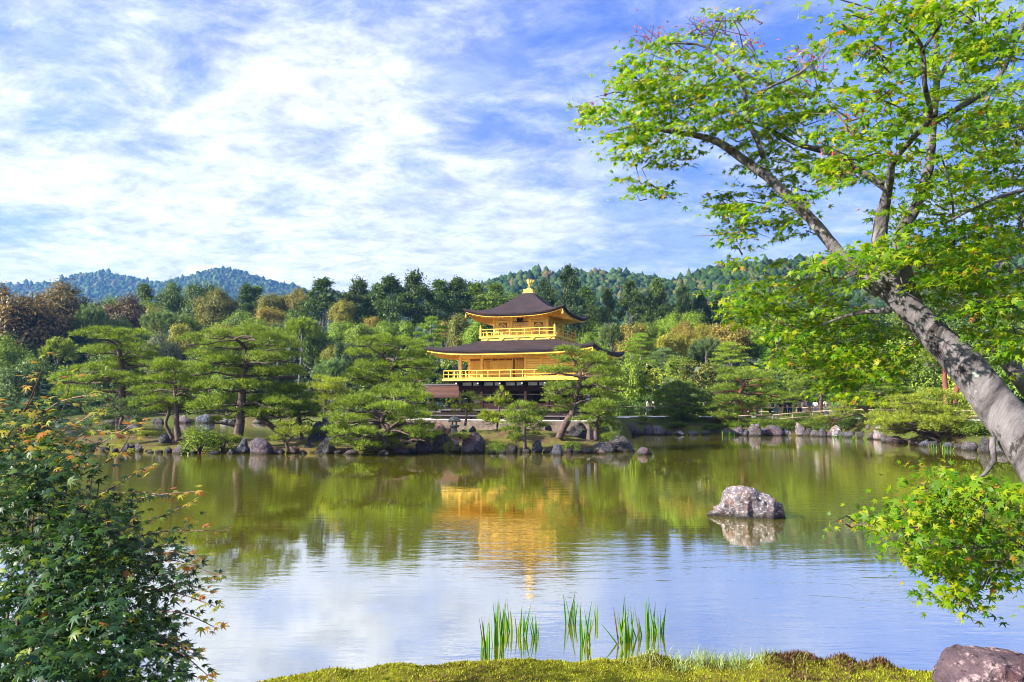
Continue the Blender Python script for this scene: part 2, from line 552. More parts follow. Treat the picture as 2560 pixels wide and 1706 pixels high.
def water_mat():
    m, N = new_mat('pond_water')
    tco = N.n('ShaderNodeTexCoord').outputs['Object']
    mp1 = N.n('ShaderNodeMapping', {0: tco, 2: (0, 0, math.radians(7)), 3: (0.55, 2.1, 1)}).outputs[0]
    mp2 = N.n('ShaderNodeMapping', {0: tco, 2: (0, 0, math.radians(-9)), 3: (0.8, 2.6, 1)}).outputs[0]
    w1 = N.noise(mp1, 1.4, 3, 0.5, 0.3)
    w2 = N.noise(mp2, 4.2, 3, 0.55, 0.2)
    calm = N.maprange(N.noise(tco, 0.10, 2, 0.5), 0.38, 0.62, 0.12, 1.25, True)
    hgt = N.math('MULTIPLY', N.math('ADD', w1, N.math('MULTIPLY', w2, 0.33)), calm)
    bm = N.n('ShaderNodeBump', {'Height': hgt, 'Strength': 1.0, 'Distance': 0.0055})
    murk = N.ramp(N.noise(tco, 0.06, 3), [(0.3, (0.110, 0.102, 0.004)), (0.7, (0.150, 0.134, 0.006))])
    body = N.n('ShaderNodeBsdfDiffuse', {0: murk})
    N.nt.links.new(bm.outputs[0], body.inputs['Normal'])
    gl = N.n('ShaderNodeBsdfGlossy', {'Color': (1.0, 0.985, 0.93, 1), 'Roughness': 0.02})
    N.nt.links.new(bm.outputs[0], gl.inputs['Normal'])
    fr = N.n('ShaderNodeFresnel', {'IOR': 3.6})
    N.nt.links.new(bm.outputs[0], fr.inputs['Normal'])
    mx = N.n('ShaderNodeMixShader', {0: N.math('ADD', N.math('MULTIPLY', fr.outputs[0], .47), .56, True), 1: body.outputs[0], 2: gl.outputs[0]})
    finish(N, mx.outputs[0])
    return m


M['water'] = water_mat()


def ground_mat(name, kind):
    m, N = new_mat(name)
    tco = N.n('ShaderNodeTexCoord').outputs['Object']
    n1 = N.noise(tco, 0.5, 6, 0.65)
    n2 = N.noise(tco, 5, 8, 0.75)
    if kind == 'island':
        c = N.ramp(n2, [(0.30, (0.05, 0.028, 0.02)), (0.55, (0.15, 0.085, 0.055)), (0.75, (0.25, 0.155, 0.10))])
        c = N.mix(N.maprange(N.math('ADD', n1, N.math('MULTIPLY', n2, 0.25)), 0.52, 0.68, 0, 0.9), c, (0.13, 0.14, 0.02))
    elif kind == 'bank':
        c = N.ramp(n2, [(0.30, (0.045, 0.030, 0.015)), (0.55, (0.085, 0.06, 0.028)), (0.75, (0.14, 0.10, 0.045))])
        c = N.mix(N.maprange(N.math('ADD', n1, N.math('MULTIPLY', n2, 0.25)), 0.50, 0.66, 0, 0.9), c, (0.075, 0.105, 0.018))
    else:
        c = N.ramp(N.noise(tco, 3.0, 5, 0.7), [(0.32, (0.075, 0.045, 0.016)), (0.44, (0.12, 0.11, 0.012)), (0.56, (0.19, 0.21, 0.012)), (0.75, (0.26, 0.28, 0.016))])
        c = N.mix(N.maprange(N.noise(tco, 60, 4), 0.4, 0.6, 0, 0.5), c, (0.06, 0.045, 0.012))
    b = N.n('ShaderNodeBsdfPrincipled', {'Base Color': c, 'Roughness': 0.95, 'Specular IOR Level': 0.15})
    bm = N.n('ShaderNodeBump', {'Height': N.noise(tco, 9 if kind != 'moss' else 70, 9, 0.8), 'Strength': 0.9, 'Distance': 0.15 if kind != 'moss' else 0.012})
    N.nt.links.new(bm.outputs[0], b.inputs['Normal'])
    finish(N, b.outputs[0])
    return m


M['island'] = ground_mat('island_earth', 'island')
M['bank'] = ground_mat('bank_earth', 'bank')
M['moss'] = ground_mat('mossy_earth', 'moss')
HAZE = 0.00017

# ================================================================== setting
rng = np.random.default_rng(7)
random.seed(7)


def smooth(t):
    t = np.clip(t, 0, 1)
    return t * t * (3 - 2 * t)


def vnoise(x, y, seed=0):
    """cheap smooth 2-D noise in [-1, 1]"""
    s = 0
    r = np.random.default_rng(seed)
    for k in range(6):
        a, b, c = r.uniform(-1, 1), r.uniform(-1, 1), r.uniform(0, 6.28)
        f = 0.6 * 1.7 ** k
        s = s + np.sin(f * (a * x + b * y) + c + 1.3 * np.sin(f * 0.7 * (b * x - a * y) + c)) / (1.35 ** k)
    return s / 3.0


# the far shore: distance of the waterline for each x (world metres)
SHORE = np.array([(-400, 104), (-75, 103), (-60, 102), (-45, 100), (-38, 101), (-30, 97), (-22, 88), (-14, 76), (-9, 70), (-5.2, 61.3), (-3.9, 59.3), (8.6, 57.4), (9.6, 60), (10.6, 65.0),
                  (14, 67), (18, 65.8), (21.5, 64.2), (25, 63.4), (27.6, 61), (28.5, 58.5), (28.9, 53.5), (29.3, 48.8), (29.9, 46.2), (31.5, 44.5), (38, 40), (60, 20), (90, 10), (400, 5)])


def shore_y(x):
    return np.interp(x, SHORE[:, 0], SHORE[:, 1])


def land_z(x, y):
    x, y = np.asarray(x, float), np.asarray(y, float)
    s = y - shore_y(x) - 0.9 + 0.25 * vnoise(x * 1.3, y * 1.3, 3)
    z = -0.7 + 1.35 * smooth((s + 0.7) / 1.5) + 0.75 * smooth((s - 0.6) / 4.5)
    z = z + np.maximum(0, y - 100) * 0.085 * smooth((y - 100) / 25)
    z = z + np.where(s > 14, 0.12 * vnoise(x * .5, y * .5, 5) * smooth((s - 14) / 8), 0)
    return z


# the pine island, an outline in photo pixels on the water plane plus its back side
ISL_C = [G(px, py) for px, py in ((60, 1118), (160, 1127), (300, 1129), (420, 1132), (560, 1134), (700, 1134), (840, 1135), (960, 1138), (1060, 1132), (1180, 1131),
                                  (1300, 1132), (1420, 1132), (1520, 1131), (1575, 1127))]
FRONT = np.array([(p.x, p.y) for p in ISL_C])
BACK = np.array([(-30, 58.5), (-26, 56.5), (-20, 54.6), (-16, 54.0), (-12, 53.6), (-8, 54.5), (-3, 54.5), (2, 54.2), (5, 53.4), (6.3, 50), (6.75, 45.5)])


def island_z(x, y):
    x, y = np.asarray(x, float), np.asarray(y, float)
    f = np.interp(x, FRONT[:, 0], FRONT[:, 1], left=80, right=70)
    b = np.interp(x, BACK[:, 0], BACK[:, 1], left=20, right=20)
    s = np.minimum(y - f - 0.45, b - y)
    s = np.minimum(s, 6.9 - x) + 0.22 * vnoise(x * 1.7, y * 1.7, 9)
    hump = 0.30 + 0.62 * np.exp(-((x - 0.3) / 4.6) ** 2) + 0.12 * np.exp(-((x + 10) / 4) ** 2)
    return -0.6 + 0.85 * smooth((s + 0.5) / 0.9) + hump * smooth((s - 0.2) / 4.0) + 0.05 * vnoise(x * 2.5, y * 2.5, 4) * smooth(s / 2)


def ground_z(x, y):
    return float(np.maximum(land_z(x, y), island_z(x, y) if y < 62 and x < 8 else -9))


def grid_mesh(name, xs, ys, zf):
    X, Y = np.meshgrid(xs, ys)
    Z = zf(X, Y)
    nx, ny = len(xs), len(ys)
    i = np.arange(nx * ny).reshape(ny, nx)
    Fc = np.stack([i[:-1, :-1], i[:-1, 1:], i[1:, 1:], i[1:, :-1]], -1).reshape(-1, 4)
    V = np.stack([X, Y, Z], -1).reshape(-1, 3)
    keep = (V[Fc][:, :, 2] > -0.45).any(1)
    return np_mesh(name, V, Fc[keep], True)


xs = np.concatenate([np.linspace(-400, -70, 34)[:-1], np.arange(-70, 60, 0.5), np.linspace(60, 400, 35)])
ys = np.concatenate([np.arange(4, 110, 0.5), np.linspace(110, 420, 80)])
tag(link('ground', grid_mesh('ground', xs, ys, land_z), M['bank']), kind='structure')
tag(link('island', grid_mesh('island', np.arange(-34, 8, 0.22), np.arange(38, 60, 0.22), island_z), M['island']), kind='structure')
w = MB().add([(-500, -60, 0), (500, -60, 0), (500, 140, 0), (-500, 140, 0)], [(0, 1, 2, 3)]).build('pond_water', M['water'])
tag(w, kind='structure')
# bed of the country out to the horizon
tag(MB().add([(-5000, -400, -1.0), (5000, -400, -1.0), (5000, 7000, -1.0), (-5000, 7000, -1.0)], [(0, 1, 2, 3)]).build('land', M['bank']), kind='structure')

# near mossy bank -----------------------------------------------------------
MOSS_EDGE = np.array([(G(px, py + 2, 1.45).x, G(px, py + 2, 1.45).y) for px, py in
                      ((520, 1780), (640, 1706), (700, 1692), (860, 1672), (1000, 1664), (1150, 1653), (1300, 1652), (1400, 1648), (1530, 1655), (1640, 1640), (1780, 1645),
                       (1900, 1652), (2000, 1647), (2100, 1650), (2200, 1657), (2340, 1668), (2560, 1668), (2900, 1640))])


MOUNDS = [(G(px, py, 1.46).x, G(px, py, 1.46).y, hh, rr_) for px, py, hh, rr_ in ((1290, 1675, .035, .16), (1500, 1668, .03, .12), (1640, 1662, .05, .13), (1760, 1668, .03, .10), (1930, 1665, .05, .12), (2010, 1664, .045, .10), (2110, 1668, .06, .09), (2200, 1672, .05, .08), (1000, 1682, .03, .16), (850, 1694, .03, .12))]


def moss_z(x, y):
    x, y = np.asarray(x, float), np.asarray(y, float)
    e = np.interp(x, MOSS_EDGE[:, 0], MOSS_EDGE[:, 1], left=3.0) - y
    e = e + 0.022 * vnoise(x * 9, y * 9, 12)
    top = 1.46 + 0.022 * vnoise(x * 4, y * 4, 2) + 0.022 * vnoise(x * 11, y * 11, 8) + 0.008 * vnoise(x * 30, y * 30, 14)
    for mx_, my_, mh_, mr_ in MOUNDS:
        top = top + mh_ * np.exp(-(((x - mx_) / mr_) ** 2 + ((y - my_) / (mr_ * .8)) ** 2))
    return np.where(e > 0, top - 0.04 * np.exp(-e / 0.03), top - 0.04 - np.minimum(1.9, -e * 4.0))


xs = np.arange(-2.0, 4.6, 0.022)
ys = np.arange(2.2, 5.6, 0.022)
tag(link('mossy_bank', grid_mesh('mossy_bank', xs, ys, moss_z), M['moss']), kind='structure')
tag(link('near_bank', grid_mesh('near_bank', np.arange(-30, 30, 0.4), np.arange(-20, 3.4, 0.3), lambda x, y: 1.30 - 2.2 * smooth((y - 2.0) / 1.2) + 0 * x), M['bank']), kind='structure')

N_ = 52000
px_ = rng.uniform(-1.9, 4.4, N_)
ey = np.interp(px_, MOSS_EDGE[:, 0], MOSS_EDGE[:, 1])
py_ = ey - np.abs(rng.normal(0, 0.32, N_)) * 1.0 + 0.02
pz_ = moss_z(px_, py_)
patch = vnoise(px_ * 3.1, py_ * 5, 21)
base = np.stack([px_, py_, pz_ - 0.004], 1)
d_ = unit(np.stack([rng.normal(0, .45, N_), rng.normal(0, .45, N_), np.ones(N_)], 1))
mound = sum(np.exp(-(((px_ - a_) / c_) ** 2 + ((py_ - b_) / c_) ** 2)) for a_, b_, _, c_ in MOUNDS[2:8])
brown = (patch + .5 * vnoise(px_ * 14, py_ * 14, 33) + rng.normal(0, .25, N_) + mound * .7) > 0.78
tall = np.where(brown, rng.uniform(0.015, 0.042, N_), rng.uniform(0.006, 0.020, N_))
V, Fc = needles(rng, base[~brown], d_[~brown], tall[~brown], tall[~brown] * 0.35 + 0.003)
tag(link('moss', np_mesh('moss', V, Fc), M['mossleaf']), kind='stuff')
V, Fc = needles(rng, base[brown], d_[brown], tall[brown], tall[brown] * 0.22 + 0.002)
tag(link('brown_moss', np_mesh('brown_moss', V, Fc), M['mossbrown']), kind='stuff')

# dead leaves lying on the moss
n_ = 150
lx_ = rng.uniform(-1.5, 3.2, n_)
ly_ = np.interp(lx_, MOSS_EDGE[:, 0], MOSS_EDGE[:, 1]) - rng.uniform(.02, .55, n_)
lp_ = np.stack([lx_, ly_, moss_z(lx_, ly_) + .012], 1)
V, Fc = leafquads(rng, lp_, unit(rng.normal(0, .35, (n_, 3)) + np.array([0, 0, 1])), rng.uniform(.012, .03, n_), .5)
M['deadleaf'] = leaf_mat('dead_leaves', [(0.0, (.10, .045, .025)), (.6, (.24, .12, .05)), (1.0, (.45, .36, .26))], trans=.2, by_object=False)
tag(link('fallen_leaves', np_mesh('fallen_leaves', V, Fc), M['deadleaf']), kind='stuff')

# pale grass at the edge of the moss
pts, dr, ln = [], [], []
for cx_, n_, hgt in ((1635, 60, .10), (1600, 40, .08), (1690, 70, .12), (1740, 70, .15), (1770, 60, .17), (1800, 70, .11), (1850, 60, .15), (1890, 50, .12), (1920, 40, .09), (1560, 20, .06), (1960, 16, .07), (2005, 8, .10), (1720, 60, .08), (1830, 60, .08)):
    for k in range(n_):
        x = cx_ + random.gauss(0, 14)
        q = G(x, 1662 + random.uniform(-16, 16), 1.46)
        pts.append((q.x, q.y, float(moss_z(q.x, q.y))))
        dr.append((random.gauss(0, .35), random.gauss(0, .3), 1))
        ln.append(hgt * random.uniform(.3, .8))
pts, dr, ln = np.array(pts), unit(np.array(dr)), np.array(ln)
side = unit(np.cross(dr, rng.normal(size=dr.shape)))
bend = dr + np.stack([rng.normal(0, .35, len(dr)), rng.normal(0, .3, len(dr)), -0.25 * np.ones(len(dr))], 1)
wd = 0.0035
mid = pts + dr * ln[:, None] * .55
tip = mid + unit(bend) * ln[:, None] * .5
V = np.stack([pts - side * wd / 2, pts + side * wd / 2, mid + side * wd / 2, mid - side * wd / 2, tip], 1).reshape(-1, 3)
i5 = np.arange(len(pts))[:, None] * 5
Fc = np.concatenate([i5 + np.array([0, 1, 2]), i5 + np.array([0, 2, 3]), i5 + np.array([3, 2, 4])])
tag(link('grass', np_mesh('grass', V, Fc), M['grass']), kind='stuff')

# ------------------------------------------------------------------ hills
BLOB = None


def blob_base():
    bm = bmesh.new()
    bmesh.ops.create_icosphere(bm, subdivisions=1, radius=1)
    V = np.array([v.co[:] for v in bm.verts])
    Fc = np.array([[v.index for v in f.verts] for f in bm.faces])
    bm.free()
    keep = (V[Fc].mean(1)[:, 2] > -0.45)
    Fc = Fc[keep]
    used = np.unique(Fc)
    m = -np.ones(len(V), int)
    m[used] = np.arange(len(used))
    return V[used], m[Fc]


BV, BF = blob_base()
def far_mat(name, stops, **kw):
    m = leaf_mat(name, stops, trans=0.10, by_object=False, rough=0.8, spec=0.1)
    nt = m.node_tree
    b = next(n for n in nt.nodes if n.type == 'BSDF_PRINCIPLED')
    N = NT.__new__(NT)
    N.nt = nt
    src = b.inputs['Base Color'].links[0].from_socket
    tco = N.n('ShaderNodeTexCoord').outputs['Object']
    k = N.ramp(N.noise(tco, .9, 6, .8), [(.34, (.35, .38, .42)), (.5, (1, 1, 1)), (.66, (1.75, 1.6, 1.3))])
    nt.links.new(N.mix(1.0, src, k, 'MULTIPLY'), b.inputs['Base Color'])
    bm = N.n('ShaderNodeBump', {'Height': N.noise(tco, .7, 6, .8), 'Strength': 1.0, 'Distance': 1.2})
    nt.links.new(bm.outputs[0], b.inputs['Normal'])
    return m


M['hill'] = plain('hill_soil', (0.03, 0.04, 0.018), 0.95)
M['far_leaf'] = far_mat('far_wood_leaves', [(0.0, (0.016, 0.040, 0.016)), (0.35, (0.030, 0.068, 0.022)), (0.7, (0.055, 0.105, 0.026)), (0.88, (0.10, 0.13, 0.035)), (1.0, (0.13, 0.095, 0.045))],
                         )


def hill(ridge, d0, dbase, zbase, nx, ny, ntree, size, seed, name_label):
    """a wooded hill whose skyline passes through the given photo pixels at the distance d0"""
    r = np.random.default_rng(seed)
    rp = np.array([P(px, py, d0)[:] for px, py in ridge])
    u = np.linspace(0, 1, nx)
    t = np.linspace(0, 1, len(rp))
    rx, rz = np.interp(u, t, rp[:, 0]), np.interp(u, t, rp[:, 2]) - size * 0.9

    def surf(uu, vv):
        X = np.interp(uu, u, rx)
        Zr = np.interp(uu, u, rz)
        D = d0 + (dbase - d0) * vv
        Xs = X * (1 + (D / d0 - 1) * 0.35)
        prof = (1 - vv) ** 1.25
        g = vnoise(Xs * 0.018 * 400 / d0, D * 0.018 * 400 / d0, seed) * 0.07 * (Zr - zbase) * np.sin(np.pi * np.clip(vv, 0, 1))
        return np.stack([Xs, D, zbase + (Zr - zbase) * prof + g], -1)
    uu, vv = np.meshgrid(u, np.linspace(0, 1, ny))
    S = surf(uu, vv)
    bk = S[0].copy()
    bk[:, 1] += (d0 - dbase) * 0.6
    bk[:, 2] = zbase - 5
    S = np.concatenate([bk[None], S])
    i = np.arange(nx * (ny + 1)).reshape(ny + 1, nx)
    Fc = np.stack([i[:-1, :-1], i[1:, :-1], i[1:, 1:], i[:-1, 1:]], -1).reshape(-1, 4)
    tag(link('hill', np_mesh('hill', S, Fc, True), M['hill']), kind='structure')
    n = ntree
    U, Vv = r.uniform(0, 1, n), r.uniform(0, 1, n) ** 1.15 * 0.9
    edge = int(nx * 2.2)
    U[:edge], Vv[:edge] = r.uniform(0, 1, edge), r.uniform(0, 0.012, edge)
    C = surf(U, Vv)
    s = size * (0.38 + 0.9 * r.uniform(0, 1, n) ** 1.8)
    zsc = r.choice([0.9, 1.25, 1.9], n, p=[.55, .3, .15])
    VV = BV[None] * (1 + 0.20 * r.normal(size=(n, len(BV), 1)))
    VV = VV * np.stack([s * r.uniform(.8, 1.2, n), s, s * zsc], 1)[:, None, :]
    VV = VV + (C + np.stack([0 * s, 0 * s, s * 0.45], 1))[:, None, :]
    FF = (np.arange(n) * len(BV))[:, None, None] + BF[None]
    o = link('hillside_wood', np_mesh('hillside_wood', VV, FF.reshape(-1, 3)), M['far_leaf'])
    return tag(o, kind='stuff')


hill([(-260, 700), (-120, 706), (0, 708), (60, 706), (125, 706), (180, 690), (215, 682), (250, 678), (290, 684), (330, 694), (400, 702), (440, 699), (480, 686), (520, 674), (560, 670),
      (600, 677), (650, 690), (700, 705), (745, 718), (790, 728), (860, 735), (960, 742), (1100, 748)], 1750, 1150, 10, 120, 26, 9500, 4.9, 5, 'far')
hill([(740, 730), (800, 728), (900, 733), (1000, 730), (1100, 728), (1160, 716), (1220, 702), (1280, 690), (1340, 678), (1400, 674), (1450, 678), (1500, 680), (1560, 682), (1600, 688),
      (1640, 697), (1690, 702), (1760, 708), (1850, 718), (1950, 730)], 620, 330, 16, 110, 24, 7000, 2.7, 6, 'mid')
hill([(1560, 740), (1620, 722), (1680, 704), (1720, 694), (1760, 676), (1800, 662), (1850, 656), (1920, 653), (2000, 648), (2100, 640), (2200, 630), (2320, 624), (2450, 615), (2600, 600), (2800, 590)],
     430, 240, 14, 110, 22, 6500, 2.1, 8, 'near')

# ================================================================== pavilion
TH = math.radians(19.8)
PAV = (1.61, 68.0, 1.45)
pav = empty('golden_pavilion', PAV, -TH, 'three storey pavilion with golden upper floors and two curved dark roofs', 'temple')


def part(mb, name, mat, parent=pav, smooth=False):
    return mb.build(name, M[mat], parent, smooth=smooth)


# ---- roofs
def hip(hw, hd, zt, ze, r0, lift, pw=3.2, g=1.55, nu=24, nv=14, th=0.30):
    def edge(side, u, v, ex=0.0, zfun=None):
        a, b = r0[0] + (hw + ex - r0[0]) * v, r0[1] + (hd + ex - r0[1]) * v
        z = zt + (ze - zt) * (1 - (1 - v) ** g) + lift * abs(u) ** pw * v ** 3
        if side == 0:
            return (u * a, -b, z)
        if side == 1:
            return (a, u * b, z)
        if side == 2:
            return (-u * a, b, z)
        return (-a, -u * b, z)
    top = MB()
    for sd in range(4):
        V, Fs = [], []
        rows = []
        for j in range(nv + 1):
            rows.append([edge(sd, -1 + 2 * i / nu, j / nv) for i in range(nu + 1)])
        # rounded nose and the thick cut edge of the bark courses
        e = rows[-1]
        for ex, dz in ((0.045, -0.05), (0.03, -th * 0.55), (-0.10, -th)):
            rows.append([(x + (ex if x > 0 else -ex) * (1 if abs(x) > .1 else 0), y + (ex if y > 0 else -ex), z + dz) if sd in (0, 2) else
                         (x + (ex if x > 0 else -ex), y + (ex if y > 0 else -ex), z + dz) for x, y, z in e])
        for r_ in rows:
            V += r_
        k = nu + 1
        for j in range(len(rows) - 1):
            for i in range(nu):
                Fs.append((j * k + i, (j + 1) * k + i, (j + 1) * k + i + 1, j * k + i + 1))
        top.add(V, [f[::-1] if sd in () else f for f in Fs])
    # soffit: a golden board under the edge, then the rising underside
    und = MB()
    fas = MB()

    def under(sd, u, q, drop, rise, iw, idp):
        # q: 0 at the edge, 1 at the wall
        ex = -0.14
        a = (hw + ex) + (iw - (hw + ex)) * q
        b = (hd + ex) + (idp - (hd + ex)) * q
        z = ze - drop + lift * abs(u) ** pw * (1 - q) ** 2.0 + rise * q
        return [(u * a, -b, z), (a, u * b, z), (-u * a, b, z), (-a, -u * b, z)][sd]
    return top, edge, under


# upper roof
UZE, UZT = 9.20, 11.45
top, edge_u, under_u = hip(4.6, 4.6, UZT, UZE, (0.55, 0.55), 0.55, g=1.75)
part(top, 'upper_roof', 'roof', smooth=True)
LZE, LZT = 5.93, 6.95
topl, edge_l, under_l = hip(7.565, 6.285, LZT, LZE, (3.3, 3.3), 0.38, pw=4.0, g=1.35, th=0.34)
part(topl, 'lower_roof', 'roof', smooth=True)


def soffit(under, drop, rise, iw, idp, nu=24, nq=4, name='eave_soffit'):
    mb = MB()
    for sd in range(4):
        V, Fs = [], []
        for j in range(nq + 1):
            V += [under(sd, -1 + 2 * i / nu, j / nq, drop, rise, iw, idp) for i in range(nu + 1)]
        k = nu + 1
        for j in range(nq):
            for i in range(nu):
                Fs.append((j * k + i, j * k + i + 1, (j + 1) * k + i + 1, (j + 1) * k + i))
        mb.add(V, Fs)
        # fascia board standing at the outer edge
        o = [under(sd, -1 + 2 * i / nu, 0.0, drop - 0.10, rise, iw, idp) for i in range(nu + 1)]
        o2 = [under(sd, -1 + 2 * i / nu, 0.0, drop + 0.02, rise, iw, idp) for i in range(nu + 1)]
        mb.add(o + o2, [(i, i + k, i + k + 1, i + 1) for i in range(nu)])
    return part(mb, name, 'gold', smooth=True)


soffit(under_u, 0.34, 0.22, 2.5, 2.5)
soffit(under_l, 0.44, 0.20, 5.2, 4.0)
# the caps under the bark: a thin golden strip over a dark one
for under, iw, idp, drop, n, sides in ((under_u, 2.5, 2.5, 0.40, 22, (0, 1, 3)), (under_l, 5.2, 4.0, 0.50, 30, (0, 1, 3))):
    for sd in sides:
        for i in range(n):
            u = -0.97 + 1.94 * i / (n - 1)
            a, b = Vector(under(sd, u, 0.05, drop, 0.20, iw, idp)), Vector(under(sd, u, 0.98, drop, 0.20, iw, idp))
            part(MB().bar(a, b, 0.085, 0.10), 'rafter', 'gold')
# little gold bells hanging at the corners
for under, iw, idp in ((under_u, 2.5, 2.5), (under_l, 5.2, 4.0)):
    for u in (-1, 1):
        p = Vector(under(0, u, 0.0, 0.44, 0.2, iw, idp))
        part(MB().lathe([(0.015, 0.0), (0.03, -0.10), (0.075, -0.14), (0.085, -0.32), (0.10, -0.36)], 8, p), 'wind_bell', 'gold')

# roof cap (dew basin) and the golden bird
mb = MB().box(-.54, -.54, 11.40, .54, .54, 11.49).box(-.42, -.42, 11.49, .42, .42, 11.76).box(-.46, -.46, 11.76, .46, .46, 11.81).box(-.20, -.20, 11.83, .20, .20, 11.93)
part(mb, 'roof_cap', 'gold')
bird = MB()
bird.lathe([(0.10, 11.93), (0.07, 11.99), (0.05, 12.02)], 10)
for s in (-1, 1):
    bird.tube([(s * .05, 0, 12.0), (s * .05, .02, 12.14), (s * .045, 0, 12.28)], [.018, .016, .03], 6)
bird.tube([(0, .20, 12.26), (0, .10, 12.30), (0, -.02, 12.38), (0, -.10, 12.52), (0, -.10, 12.66), (0, -.13, 12.75), (0, -.22, 12.76)], [.04, .10, .125, .085, .05, .055, .012], 8)
bird.tube([(0, -.10, 12.78), (0, -.06, 12.88), (0, .02, 12.90)], [.03, .02, .005], 6)
for k in range(5):
    a = (k - 2) * .20
    bird.tube([(0, .16, 12.30), (a * .25, .30, 12.45), (a * .7, .38, 12.68), (a * 1.0, .34, 12.82 - abs(a) * .1)], [.03, .05, .045, .012], 6)
part(bird, 'bird_finial', 'gold', smooth=True)
for s in (-1, 1):
    wg = MB()
    for k in range(5):
        wg.tube([(s * .07, 0, 12.42), (s * (.15 + .02 * k), .03 * k, 12.50), (s * (.17 + .035 * k), .05 * k, 12.84 - .06 * k)], [.035, .035, .008], 5)
    part(wg, 'bird_wing', 'gold')


# ---- third floor
Z3 = 7.25
HW3 = 2.5
part(MB().box(-3.55, -3.55, Z3 - .14, 3.55, 3.55, Z3 - .02), 'balcony_floor', 'gold')
part(MB().box(-3.42, -3.42, Z3 - .52, 3.42, 3.42, Z3 - .14), 'balcony_skirt', 'gold_wall')
for i in range(5):
    x = -2.9 + 1.45 * i
    part(MB().box(x - .22, -3.50, Z3 - .24, x + .22, -3.42, Z3 - .19).box(x - .13, -3.50, Z3 - .30, x + .13, -3.42, Z3 - .245).box(x - .05, -3.49, Z3 - .38, x + .05, -3.42, Z3 - .305), 'bracket', 'gold')
    part(MB().box(3.42, x - .22, Z3 - .24, 3.50, x + .22, Z3 - .19).box(3.42, x - .13, Z3 - .30, 3.50, x + .13, Z3 - .245), 'bracket', 'gold')


def rail_run(a, b, z0, h, n, tops=(0.0,), end_posts=True, tall=None):
    """one straight balustrade from a to b"""
    a, b = Vector((a[0], a[1], 0)), Vector((b[0], b[1], 0))
    for zz_, t in ((h, 0.055), (h * .58, 0.038), (0.06, 0.045)):
        part(MB().bar(a + Vector((0, 0, z0 + zz_)), b + Vector((0, 0, z0 + zz_)), t, t), 'rail', 'gold')
    for i in range(n + 1):
        p = a.lerp(b, i / n)
        if i in (0, n) and tall:
            continue
        part(MB().box(p.x - .026, p.y - .026, z0, p.x + .026, p.y + .026, z0 + h * (.97 if i % 2 == 0 else .58)), 'baluster', 'gold')


for (a, b) in (((-3.45, -3.45), (3.45, -3.45)), ((3.45, -3.45), (3.45, 3.45)), ((-3.45, 3.45), (-3.45, -3.45)), ((3.45, 3.45), (-3.45, 3.45))):
    rail_run(a, b, Z3, 0.66, 10, tall=True)
for x, y in ((-3.45, -3.45), (3.45, -3.45), (3.45, 3.45), (-3.45, 3.45)):
    part(MB().box(x - .07, y - .07, Z3 - .02, x + .07, y + .07, Z3 + .80).lathe([(.05, .80), (.085, .86), (.08, .95), (.03, 1.02), (.01, 1.08)], 8, (x, y, Z3)), 'corner_post', 'gold')

# walls: a core, boards on it, posts, beams, windows
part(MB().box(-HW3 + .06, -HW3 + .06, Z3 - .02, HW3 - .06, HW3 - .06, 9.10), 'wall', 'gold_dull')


def side_pt(sd, hw, hd, u, out, z):
    return [(u, -hd - out, z), (hw + out, u, z), (-u, hd + out, z), (-hw - out, -u, z)][sd]


def side_box(sd, hw, hd, u0, u1, o0, o1, z0, z1, mb=None):
    mb = mb or MB()
    if sd == 0:
        return mb.box(u0, -hd - o1, z0, u1, -hd - o0, z1)
    if sd == 1:
        return mb.box(hw + o0, u0, z0, hw + o1, u1, z1)
    if sd == 2:
        return mb.box(u0, hd + o0, z0, u1, hd + o1, z1)
    return mb.box(-hw - o1, u0, z0, -hw - o0, u1, z1)


